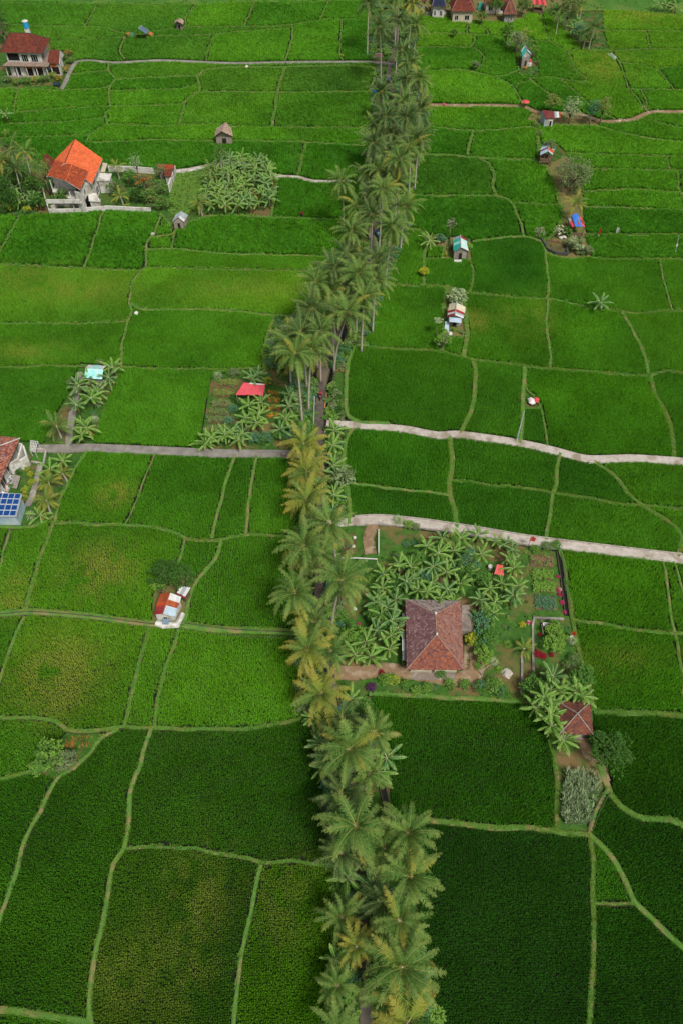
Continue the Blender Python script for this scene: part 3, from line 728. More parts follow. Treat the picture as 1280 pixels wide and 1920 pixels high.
def frond_mesh(name, L, e0, droop, mats, nst=40, lw=.078, ll=.92, hang=.5, twist=0.0, seedk=0):
    rnd = random.Random(seedk); mb = MB(); P = []; Tn = []; x = z = 0.0; y = 0.0; N = 14
    for i in range(N+1):
        s = i/N; e = e0-droop*s**1.25; P.append(Vector((x, y, z))); Tn.append(Vector((math.cos(e), math.sin(twist*s), math.sin(e))).normalized())
        x += math.cos(e)*L/N; z += math.sin(e)*L/N; y += math.sin(twist*s)*L/N
    for i in range(N):
        r1, r2 = .036*(1-i/N)+.008, .036*(1-(i+1)/N)+.008
        a = Vector((0, 1, 0)); p, q = P[i], P[i+1]; up = Tn[i].cross(a); up.normalize(); up = -up if up.z < 0 and abs(e0) < 1.4 else up
        mb.add([p-a*r1, p+up*r1*.8, p+a*r1, q-a*r2, q+up*r2*.8, q+a*r2], [(0, 1, 4, 3), (1, 2, 5, 4), (2, 0, 3, 5)], 1)
    for i in range(nst):
        s = .14+.86*i/(nst-1); k = min(int(s*N), N-1); f = s*N-k; p = P[k].lerp(P[k+1], f); t = Tn[k]
        lat = Vector((0, 1, 0)); up = t.cross(lat) if t.cross(lat).z > 0 else -t.cross(lat)
        clump = .78+.32*math.sin(i*1.9+seedk)*math.sin(i*.83+seedk*2.1)
        if rnd.random() < .08: continue
        ln = ll*(math.sin(math.pi*min(1, .18+s*.80))**.6)*rnd.uniform(.75, 1.2)*clump*1.12
        for sd in (-1, 1):
            fw = .35+.55*s+rnd.uniform(-.1, .1)
            d1 = (lat*sd+t*fw+up*.10).normalized(); mid = p+d1*ln*.5
            d2 = (lat*sd*.7+t*fw*.8-Vector((0, 0, hang+rnd.uniform(-.15, .35)))).normalized(); end = mid+d2*ln*.55
            w = lw*(1 if s < .85 else .7); wv = t*w*.5
            mb.add([p-wv*.6, p+wv*.6, mid+wv, mid-wv, end], [(0, 1, 2, 3), (3, 2, 4)] if sd > 0 else [(3, 2, 1, 0), (4, 2, 3)], 0, None, [s*.8, s*.8, s*.8+.1, s*.8+.1, min(1, s*.8+.25)])
    return mb.mesh(name, mats)
FROND = {}
LV = [(78, 30), (62, 55), (44, 72), (24, 80), (4, 78), (-22, 58), (-52, 34)]
for key, m in (('green', M_fr), ('dark', M_fd), ('yellow', M_fy)):
    FROND[key] = [[frond_mesh('frond', random.uniform(3.7, 4.8)*(.82 if i == 0 else 1), R(e+random.uniform(-8, 8)), R(dr+random.uniform(-12, 22)), [m, M_rach], hang=.55+.16*i, twist=random.uniform(-.35, .35), seedk=i*9+v) for v in range(4)] for i, (e, dr) in enumerate(LV)]
FROND['dead'] = [frond_mesh('frond', 3.8, R(-62), R(25), [M_fb, M_fb], nst=26, lw=.06, ll=.6, hang=1.2, seedk=77)]
NUT = []
for k in range(3):
    mb = MB()
    for i in range(11):
        a = i*2.4; mb.ball((.34*math.cos(a), .34*math.sin(a), -.30-.25*random.random()), .13, 0, 6, 4)
    for i in range(3):
        a = i*2.1+k; mb.bar((0, 0, -.1), (.55*math.cos(a), .55*math.sin(a), -.55), .03, 0)
    NUT.append(mb.mesh('coconut_bunch', M_nut, True))
def palm(px, py, h, style, label, size=1.0, lean=None, bare=0, base=None, dead=1, group='coconut palms lining the village road', cat='palm tree', ringn=(2, 5, 6, 7, 6, 5, 3)):
    cxy = Vector(at(px, py, h))
    if base is not None: b = Vector(at(*base))
    else:
        a = random.uniform(0, 6.28); b = cxy+Vector((math.cos(a), math.sin(a)))*random.uniform(.2, .09*h) if lean is None else cxy+Vector(lean)
    t = thing('coconut_palm', label, cat, (b.x, b.y, 0), 0, group)
    off = cxy-b; pts = []; rad = []; n = 9
    for i in range(n+1):
        s = i/n; q = s**1.6; pts.append((off.x*q, off.y*q, h*s)); rad.append((.20-.08*s+(.10 if i == 0 else 0))*(.8+.2*size))
    mb = MB(); mb.tube(pts, rad, 0, 8)
    mb.obj('trunk', M_trunk, t, True)
    a0 = random.uniform(0, 6.28); k = 0; top = Vector((off.x, off.y, h))
    for lv, cnt_ in enumerate(ringn):
        cnt_ = max(0, cnt_-(1 if random.random() < .3 else 0)) if lv > 1 else cnt_
        for j in range(cnt_):
            st = style
            if style == 'green' and random.random() < (.05 if lv < 5 else .4): st = 'yellow'
            if style == 'dark' and lv >= 5 and random.random() < .35: st = 'green'
            if style == 'yellow' and (lv < 2 or random.random() < .18): st = 'green' if random.random() < .6 else 'yellow'
            me = FROND[st][lv][random.randint(0, 3)]
            az = a0+2*math.pi*j/max(1, cnt_)+lv*.7+random.uniform(-.38, .38)
            link('frond', me, t, top+Vector((math.cos(az), math.sin(az), 0))*.12, (random.uniform(-.35, .35), random.uniform(-.22, .22), az), size*random.uniform(.78, 1.1))
    for j in range(dead):
        az = random.uniform(0, 6.28); link('frond', FROND['dead'][0], t, top+Vector((0, 0, -.2)), (0, random.uniform(-.1, .2), az), size*.95, label='dead brown frond hanging beside the trunk')
    if h > 6: link('coconut_bunch', NUT[random.randint(0, 2)], t, top, None, size)
    return t

# banana leaves: notched, arching blades with a pale rib
def bleaf(name, L, W, e0, droop, mats, fold=.35, seedk=0):
    rnd = random.Random(seedk); mb = MB(); N = 11; x = z = 0.0; P = []; U = []
    for i in range(N+1):
        s = i/N; e = e0-droop*s**1.4; P.append(Vector((x, 0, z))); U.append(Vector((-math.sin(e), 0, math.cos(e)))); x += math.cos(e)*L/N; z += math.sin(e)*L/N
    for i in range(2, N):
        s1, s2 = i/N, (i+1)/N
        w1 = W*.5*math.sin(math.pi*min(1, (s1-.12)/.88*.93+.06))**.55*rnd.uniform(.9, 1.05); w2 = W*.5*math.sin(math.pi*min(1, (s2-.12)/.88*.93+.06))**.55*rnd.uniform(.88, 1.02)
        if i == N-1: w2 = .02
        for sd in (-1, 1):
            gap = .22 if rnd.random() < .5 else .0; dr = fold*rnd.uniform(.6, 1.3)
            a, b = P[i], P[i+1].lerp(P[i], gap)
            q1 = a+Vector((0, sd*w1*math.cos(dr), 0))-U[i]*w1*math.sin(dr); q2 = b+Vector((0, sd*w2*math.cos(dr), 0))-U[i]*w2*math.sin(dr)
            vs = [a, b, q2, q1]; mb.add(vs, [(0, 1, 2, 3) if sd < 0 else (3, 2, 1, 0)], 0, None, [s1, s2, s2+.1, s1+.1])
    for i in range(N):
        r1 = .035*(1-i/N)+.008; r2 = .035*(1-(i+1)/N)+.008; u = U[i]
        mb.add([P[i]-Vector((0, r1, 0)), P[i]+u*r1, P[i]+Vector((0, r1, 0)), P[i+1]-Vector((0, r2, 0)), P[i+1]+u*r2, P[i+1]+Vector((0, r2, 0))], [(0, 1, 4, 3), (1, 2, 5, 4)], 1)
    return mb.mesh(name, mats)
BL = {k: [[bleaf('leaf', random.uniform(1.9, 2.5)*(.85 if i == 0 else 1), random.uniform(.52, .66)*(.5 if i == 0 else 1), R(e), R(dr), [m, M_brib], fold=.25+.1*i, seedk=i*7+v) for v in range(2)] for i, (e, dr) in enumerate([(80, 18), (62, 45), (42, 62), (22, 65), (-8, 60)])] for k, m in (('g', M_bl), ('b', M_bl2))}
BLD = [bleaf('leaf', 1.9, .35, R(-55), R(30), [M_bd, M_bd], fold=.9, seedk=5)]
BST = {}
def banana_into(t, x, y, h, size, st):
    key = round(h*2)/2
    if key not in BST:
        mb = MB(); mb.tube([(0, 0, 0), (.02, .01, key*.5), (0, 0, key)], [.16, .12, .08], 0, 7); BST[key] = mb.mesh('stem', M_bst, True)
    link('stem', BST[key], t, (x, y, 0)); a0 = random.uniform(0, 6.28); k = 0
    for lv, cnt_ in enumerate((1, 2, 4, 4, 2)):
        if lv > 1 and random.random() < .35: cnt_ -= 1
        for j in range(max(0, cnt_)):
            a0 += 2.4; link('leaf', BL[st][lv][random.randint(0, 1)], t, (x, y, key-.05*lv), (random.uniform(-.2, .2), random.uniform(-.12, .12), a0), size*random.uniform(.72, 1.18))
    if random.random() < .6: link('leaf', BLD[0], t, (x, y, key-.2), (0, 0, a0+1), size, label='dead orange leaf hanging down')
def banana(px, py, label, group, h=2.3, size=1.0, st=None):
    x, y = at(px, py, h+.4); t = thing('banana_plant', label, 'banana plant', (x, y, .03), 0, group)
    banana_into(t, 0, 0, h*random.uniform(.85, 1.15), size*random.uniform(.9, 1.1), st or random.choice('ggb')); return t

# broadleaf crowns
def leafclump(mb, c, r, n, lsz, flat=.8, mi=0):
    for i in range(n):
        a = random.uniform(0, 6.283); u = random.uniform(-.5, 1); rr = r*(random.random()**.35); q = math.sqrt(max(0, 1-u*u))
        p = Vector(c)+Vector((math.cos(a)*q, math.sin(a)*q, u*flat))*rr
        d = Vector((random.gauss(0, 1), random.gauss(0, 1), random.gauss(0, .55))).normalized(); e = d.cross(Vector((random.gauss(0, .4), random.gauss(0, .4), 1))).normalized(); s = lsz*random.uniform(.6, 1.3)
        mb.add([p-d*s*.5, p+e*s*.28, p+d*s*.6, p-e*s*.28], [(0, 1, 2, 3)], mi)
M_tree = {
 'dark': leafmat('tree leaf dark', (.035, .10, .015), (.065, .16, .025), trans=.2),
 'grey': leafmat('tree leaf grey green', (.13, .19, .07), (.22, .28, .12), trans=.2),
 'light': leafmat('tree leaf light', (.13, .28, .04), (.22, .38, .06), trans=.25),
 'mid': leafmat('tree leaf mid', (.07, .19, .03), (.14, .28, .05), trans=.25),
 'olive': leafmat('tree leaf olive', (.17, .24, .05), (.27, .33, .08), trans=.25),
 'pale': leafmat('tree leaf pale', (.26, .36, .16), (.40, .48, .26), trans=.2),
 'yellow': leafmat('shrub leaf yellow', (.38, .42, .03), (.50, .48, .05), trans=.25),
 'red': leafmat('shrub leaf crimson', (.22, .008, .02), (.35, .015, .04), trans=.15),
 'rust': leafmat('shrub leaf rust', (.32, .12, .03), (.42, .20, .05), trans=.15),
 'purple': leafmat('shrub leaf purple', (.07, .02, .07), (.13, .05, .12), trans=.15),
 'orange': leafmat('flower orange', (.60, .18, .02), (.55, .30, .03), trans=.15),
 'pink': leafmat('flower magenta', (.55, .02, .12), (.65, .05, .2), trans=.15),
 'blue': leafmat('shrub leaf blue green', (.07, .19, .09), (.12, .26, .13), trans=.2),
 'white': leafmat('flower cream', (.70, .66, .45), (.8, .75, .6), trans=.1),
}
M_bark = mat('tree bark', '#8a8070', '#5c5040', scale=3, rough=.95, bump=.5)
def tree(px, py, h, rx, kind, label, ry=None, rz=None, name='tree', cat='tree', group=None, n=None, lsz=.34, dense=30, bare=False, kind2=None, trunkr=.16):
    """px, py: where the crown's middle shows; h: height of the crown's middle"""
    ry = ry or rx; rz = rz or rx*.75; x, y = at(px, py, h); t = thing(name, label, cat, (x, y, 0), random.uniform(0, 6.28), group)
    mb = MB(); hb = max(.4, h-rz*.7); mb.tube([(0, 0, 0), (.05, .03, hb*.5), (0, 0, hb)], [trunkr*1.3, trunkr, trunkr*.8], 0, 7)
    cl = []
    n = n or int(14+rx*ry*4)
    for i in range(n):
        a = i*2.39996+random.uniform(-.3, .3); u = 1-2*(i+.5)/n*.80; q = math.sqrt(max(0, 1-u*u)); f = random.uniform(.42, 1.06)
        cl.append(Vector((math.cos(a)*q*rx*f, math.sin(a)*q*ry*f, h+u*rz*f)))
    for c in cl[::3]:
        mid = Vector((0, 0, hb)).lerp(c, .5)+Vector((0, 0, .1)); mb.bar((0, 0, hb*.95), mid, trunkr*.45, 0, 4, trunkr*.3); mb.bar(mid, c, trunkr*.3, 0, 4, trunkr*.08)
    mb.obj('trunk', M_bark, t, True)
    if not bare:
        cr = MB(); sz = max(.42, min(rx, ry)*.36)
        for c in cl:
            leafclump(cr, c, sz*random.uniform(.55, 1.35), dense, lsz, mi=(1 if kind2 and random.random() < .3 else 0))
        cr.obj('crown', [M_tree[kind], M_tree[kind2 or kind]], t)
    else:
        tw = MB()
        for c in cl:
            for q in range(5): tw.bar(c, c+Vector((random.gauss(0, 1), random.gauss(0, 1), random.gauss(.4, .6)))*.45*rx*.5, .03, 0, 3, .01)
        tw.obj('twigs', mat('dry twigs', '#b0a496', '#8c7f70', scale=3), t)
    return t
SHR = {}
def shrub(px, py, r, kind, label, group='garden shrubs', h=None, kind2=None, name='shrub', cat='shrub', lsz=.2):
    h = h or r*1.1; x, y = at(px, py, h*.5); key = (kind, kind2, round(lsz, 2), random.randint(0, 1))
    if key not in SHR:
        mb = MB()
        for i in range(13):
            a = i*2.4; q = math.sqrt((i+.5)/13)*.75; leafclump(mb, (math.cos(a)*q, math.sin(a)*q, .55+.5*(1-q)*random.uniform(.6, 1)), .36, 26, lsz, mi=(1 if kind2 and random.random() < .35 else 0))
        for i in range(5):
            a = i*1.3; mb.bar((0, 0, 0), (.4*math.cos(a), .4*math.sin(a), .7), .03, 2, 3)
        SHR[key] = mb.mesh(name, [M_tree[kind], M_tree[kind2 or kind], M_bark])
    return tag(link(name, SHR[key], None, (x, y, .02), (0, 0, random.uniform(0, 6.28)), (r, r, h)), label, cat, group)
# spiky rosette plants
SPK = {}
def spiky(px, py, r, kind, label, group='spiky leaved plants', name='rosette_plant', cat='plant', dead=False):
    x, y = at(px, py, r*.5)
    if kind not in SPK:
        mb = MB()
        for i in range(46):
            a = i*2.4; e = R(75-62*(i/46)); L = random.uniform(.8, 1.1); dx, dy = math.cos(a), math.sin(a); w = .055
            p0 = Vector((dx*.05, dy*.05, .15)); p1 = p0+Vector((dx*math.cos(e), dy*math.cos(e), math.sin(e)))*L*.6; p2 = p1+Vector((dx*math.cos(e-.9), dy*math.cos(e-.9), math.sin(e-.9)))*L*.5; s = Vector((-dy, dx, 0))*w
            mb.add([p0-s*.6, p0+s*.6, p1+s, p1-s, p2], [(0, 1, 2, 3), (3, 2, 4)], 0, None, [0, 0, .5, .5, 1])
        SPK[kind] = mb.mesh(name, M_tree[kind])
    return tag(link(name, SPK[kind], None, (x, y, .02), (0, 0, random.uniform(0, 6)), r), label, cat, group)
# ---------------------------------------------------------------- the palms along the road, far end first
for a in [
 (690, 6, 13, 'dark', 'dark coconut palm cut by the top edge, beside the end of the green fields'),
 (742, -4, 13, 'green', 'coconut palm at the very top of the road between two darker ones'),
 (774, 6, 12, 'yellow', 'yellow-green coconut palm in front of the far village houses'),
 (711, 51, 14, 'dark', 'tall coconut palm with bare pale trunk standing at the far path junction', .95, None, 0, (713, 152)),
 (747, 37, 14, 'dark', 'dark coconut palm over the far road, its upright fronds like a fan'),
 (781, 47, 13, 'green', 'coconut palm whose fronds hang over the far right rice field'),
 (755, 95, 13, 'dark', 'nearly black coconut palm above the junction with the far path'),
 (786, 148, 11, 'green', 'coconut palm by the start of the stony path'),
 (762, 150, 10, 'dark', 'short dark coconut palm just beyond the riders on the far road'),
 (724, 219, 14, 'dark', 'coconut palm with a red-brown heart, beyond the thatched field hut'),
 (762, 222, 14, 'dark', 'dark coconut palm right of the road, at the level of the stony path'),
 (787, 205, 13, 'dark', 'coconut palm reaching furthest over the field below the stony path'),
 (757, 190, 11, 'green', 'coconut palm hidden among darker ones, just below the riders'),
 (698, 270, 14, 'dark', 'dark coconut palm with grey hanging skirt of fronds left of the road'),
 (749, 299, 15, 'green', 'coconut palm with yellow drooping ribs over the right hand field'),
 (783, 258, 12, 'dark', 'coconut palm with brown hanging fronds at the right edge of the row'),
 (711, 318, 12, 'green', 'small coconut palm between two big ones in the middle of the row'),
 (641, 340, 12, 'green', 'lone coconut palm with bright orange heart at the end of the white wall path', .92, None, 0, (644, 425)),
 (718, 356, 14, 'green', 'coconut palm with two bright yellow ribs pointing down to the road'),
 (672, 388, 9, 'green', 'pale coconut palm tucked under the orange hearted one'),
 (659, 433, 14, 'green', 'coconut palm with a turquoise tinge and long yellow ribs left of the walkers'),
 (736, 425, 14, 'green', 'coconut palm right of the walkers on the road, fronds raised like a shuttlecock'),
 (698, 402, 12, 'dark', 'dark coconut palm arching over the walkers on the road'),
 (628, 502, 14, 'dark', 'dark coconut palm with a turquoise heart left of the row'),
 (593, 530, 13, 'green', 'coconut palm furthest out over the light green field, with grey outstretched frond'),
 (670, 514, 14, 'green', 'coconut palm at the centre of the densest clump in the row'),
 (709, 486, 11, 'dark', 'short dark coconut palm near the rubbish heap beside the road'),
 (704, 525, 12, 'green', 'coconut palm with brown tips pointing at the corner bank of the right field'),
 (586, 579, 14, 'dark', 'coconut palm with a long light frond over the dark field corner'),
 (682, 560, 12, 'green', 'coconut palm behind the star shaped one, its fronds tipped white'),
 (652, 585, 14, 'green', 'big star shaped coconut palm leaning over the narrow road', 1.0, None, 0, (626, 700)),
 (564, 624, 13, 'dark', 'bushy coconut palm behind the one with the long white trunk'),
 (600, 622, 12, 'green', 'coconut palm overhanging the dark channel left of the road'),
 (585, 655, 13, 'green', 'coconut palm with two pale trunks showing beneath it', .95, None, 0, (579, 772)),
 (555, 662, 15, 'green', 'coconut palm with long white trunk standing right of the vegetable garden', 1.05, None, 0, (567, 795)),
 (570, 832, 6.0, 'yellow', 'yellowing low palm at the junction of the left lane and the road', .92),
 (574, 886, 6.0, 'yellow', 'second low yellowing palm below the lane junction', .92),
 (575, 938, 6.5, 'yellow', 'low yellowing palm with orange tips on both sides of the path', .98),
 (619, 982, 10, 'green', 'coconut palm whose fronds reach over the mouth of the pale compound lane', 1.0),
 (571, 1022, 9.5, 'green', 'large pale green coconut palm beside the curved field bank', 1.08),
 (553, 1112, 10, 'green', 'coconut palm with leaning white trunk left of the road opposite the banana grove', 1.0, None, 0, (584, 1186)),
 (640, 1089, 11, 'green', 'wide coconut palm with short white trunk right of the road by the banana grove', 1.1, None, 0, (622, 1176)),
 (576, 1218, 7, 'yellow', 'bushy yellow-brown palm left of the road beyond the dirt drive', .95),
 (620, 1221, 6, 'green', 'small coconut palm leaning over the road beside the dirt drive', .78),
 (603, 1301, 6.5, 'yellow', 'bright yellow palm just below the dirt drive, before the blue rider', 1.0),
 (655, 1405, 8.5, 'green', 'big coconut palm below the blue rider with broad pale fronds', 1.08),
 (702, 1372, 6, 'green', 'thin young palm behind the big one, one orange frond over the field', .8),
 (640, 1487, 6, 'dark', 'small dark coconut palm between two large crowns in the lower row', .85),
 (667, 1548, 9, 'green', 'largest coconut palm of the lower row, a full round grey-green star', 1.1),
 (765, 1562, 8, 'green', 'yellow ribbed coconut palm at the corner of the lower right field bank', 1.0),
 (765, 1643, 7.5, 'green', 'light tipped coconut palm, upper of three at the edge of the dark lower right field', .98),
 (748, 1726, 7, 'green', 'sparse coconut palm with few bright ribs at the dark lower right field', .88),
 (753, 1814, 7.5, 'green', 'round coconut palm standing above the lowest yellow one by the road', 1.08),
 (763, 1918, 6.5, 'yellow', 'yellow palm at the lower right of the road, cut by the bottom edge', 1.0),
 (633, 1848, 4.5, 'green', 'small straggly palm left of the road near the bottom', .62),
 (668, 1775, 5, 'yellow', 'ragged young palm leaning over the lower road', .6),
 (628, 1925, 5, 'green', 'young palm cut by the bottom edge left of the road', .7),
 (768, 118, 11, 'green', 'coconut palm at the field edge above the stony path'),
 (714, 172, 8, 'dark', 'low dark palm beside the person in bright blue'),
 (705, 240, 11, 'green', 'coconut palm at the end of the bank below the thatched hut'),
 (735, 254, 11, 'dark', 'dark coconut palm in the middle of the upper row'),
 (768, 276, 11, 'green', 'coconut palm above the wide bank of the right field'),
 (726, 286, 10, 'dark', 'dark coconut palm above the one with yellow drooping ribs'),
 (688, 328, 10, 'dark', 'dark coconut palm right of the orange hearted one'),
 (742, 340, 11, 'green', 'coconut palm hanging over the light right hand field'),
 (700, 368, 10, 'dark', 'dark coconut palm below the two bright ribs'),
 (758, 388, 10, 'green', 'coconut palm at the corner of the right bank above the walkers'),
 (650, 478, 11, 'dark', 'dark coconut palm above the dense clump'),
 (622, 548, 11, 'green', 'coconut palm over the end of the light green field'),
 (655, 538, 11, 'dark', 'dark coconut palm in the heart of the dense clump'),
 (617, 588, 11, 'green', 'coconut palm behind the big star shaped one'),
 (545, 640, 10, 'green', 'coconut palm furthest left over the light field corner by the vegetable garden'),
 (590, 860, 5, 'yellow', 'low yellowing palm filling the gap below the lane junction'),
 (592, 912, 5, 'green', 'low green palm between the yellowing ones'),
 (600, 1040, 8, 'green', 'coconut palm between the two large pale ones near the compound lane'),
 (590, 1165, 6, 'green', 'low palm below the leaning white trunk'),
 (640, 1345, 5, 'dark', 'low dark palm right of the blue rider'),
 (625, 1420, 5, 'dark', 'low dark palm left of the broad lower crown'),
 (690, 1450, 5, 'green', 'green palm right of the broad lower crown'),
 (640, 1600, 5, 'dark', 'low dark palm under the largest star crown'),
 (720, 1590, 6, 'green', 'palm between the largest star crown and the yellow ribbed one'),
 (722, 1690, 5, 'dark', 'low palm between the lower road and the light tipped crown'),
 (640, 1720, 4, 'green', 'low palm among the bananas left of the lower road'),
 (715, 1770, 5, 'green', 'low palm right of the lower road above the round crown'),
 (722, 1865, 5, 'green', 'low palm right of the lower road near the bottom edge'),
]:
    label, rest = a[4], a[5:]; kw = dict(zip(('size', 'lean', 'bare', 'base'), rest))
    far = a[1] < 700
    kw.setdefault('size', .98 if far else .92)
    if a[2] <= 5: kw['size'] = min(kw['size'], .72)
    palm(a[0], a[1], a[2], a[3], label, **kw)
# orange frond stretched over the field
g2 = 'palms in the gardens beside the fields'
for a in [
 (20, 280, 9, 'dark', 'dark coconut palm at the left edge behind the white house', .9), (48, 284, 9, 'green', 'pale coconut palm between the dark one and the white house', .9),
 (2, 300, 7, 'yellow', 'yellowing coconut palm cut by the left edge', .8), (30, 318, 7, 'dark', 'low dark palm in the thicket left of the white house', .8),
 (226, 368, 2.2, 'yellow', 'small golden palm on the lawn of the white house', .55), (219, 312, 3, 'yellow', 'small yellow palm behind the white flat roofed annex', .5),
 (374, 380, 3.2, 'yellow', 'golden palm beside the small grey hut and the banana plot', .6), (412, 285, 6, 'dark', 'dark palm under the thatched field hut', .62),
 (395, 318, 4, 'green', 'grey-green palm at the corner of the banana plot', .65), (107, 800, 3, 'green', 'olive palm beside the left lane', .78),
 (92, 905, 3, 'yellow', 'yellow fan shaped palm beside the villa path, upper of two', .6), (88, 938, 3, 'yellow', 'greener yellow palm beside the solar roof garden, lower of two', .6), (118, 888, 2, 'yellow', 'orange tipped palm next to the light field with the yellow patch', .42),
 (1080, 383, 4.2, 'yellow', 'golden palm rising behind the hut with the blue sheet roof', .72), (1113, 52, 6, 'dark', 'dark palm at the end of the thicket on the far right', .9), (1098, 60, 4.5, 'green', 'low palm in the far right thicket', .7),
 (982, 1216, 1.5, 'yellow', 'small golden palm on the lawn between house and garden wall', .42), (1046, 32, 5, 'green', 'palm beside the red roofed village hut', .6), (985, 62, 3, 'olive' if False else 'yellow', 'yellow palm behind the grey tree by the turquoise hut', .5),
 (700, 1372+0, 2, 'green', '', 0) if False else (1090, 8, 4, 'green', 'pale palm at the top of the far right thicket', .6),
]: palm(a[0], a[1], a[2], a[3], a[4], size=a[5], group=g2, dead=0, ringn=(2, 3, 4, 4, 3, 2, 1))

# ---------------------------------------------------------------- banana plants
gb = 'banana plants of the grove beside the tiled house'
G1 = [(896,998),(960,1029),(963,1063),(828,1008),(850,1028),(821,1037),(800,1022),(870,1046),(748,1052),(761,1090),(719,1072),(790,1066),(811,1089),(838,1069),(838,1103),(862,1092),(853,1062),(717,1100),(727,1138),(710,1118),(951,1015),(917,1102),(929,1124),(971,1099),(900,1120),(961,1115),(924,1148),(957,1044),(863,1008),(784,1102),(742,1120),(735,1160),(714,1150),(704,1128),(745,1085),(775,1082),(812,1060),(890,1030),(878,1070),(800,1110),(825,1120),(850,1122),(770,1060),(930,1012),(900,1040),(940,1090),(732,1190),(705,1180),(745,1175)]
def where(px, py):
    best = min([(abs(px-x)+abs(py-y), s) for x, y, s in [(812,1120,'by the back edge of the tiled roof'),(735,1160,'left of the tiled roof'),(960,1030,'below the red flag'),(880,1000,'beside the pale lane'),(930,1120,'right of the flat grey annex'),(800,1040,'in the middle of the grove'),(720,1075,'nearest the fenced dirt patch'),(930,1065,'beside the small red roof'),(850,1060,'in the dark centre of the grove')]])
    return best[1]
seen = {}
for px, py in G1:
    w = where(px, py); seen[w] = seen.get(w, 0)+1
    ordw = ['tallest', 'second', 'third', 'fourth', 'fifth', 'sixth', 'seventh', 'eighth', 'ninth', 'tenth', 'eleventh', 'twelfth', 'last', 'extra', 'further'][seen[w]-1]
    banana(px, py, 'banana plant %s, %s of those there' % (w, ordw), gb, h=random.uniform(1.7, 3.0), size=random.uniform(.66, .98))
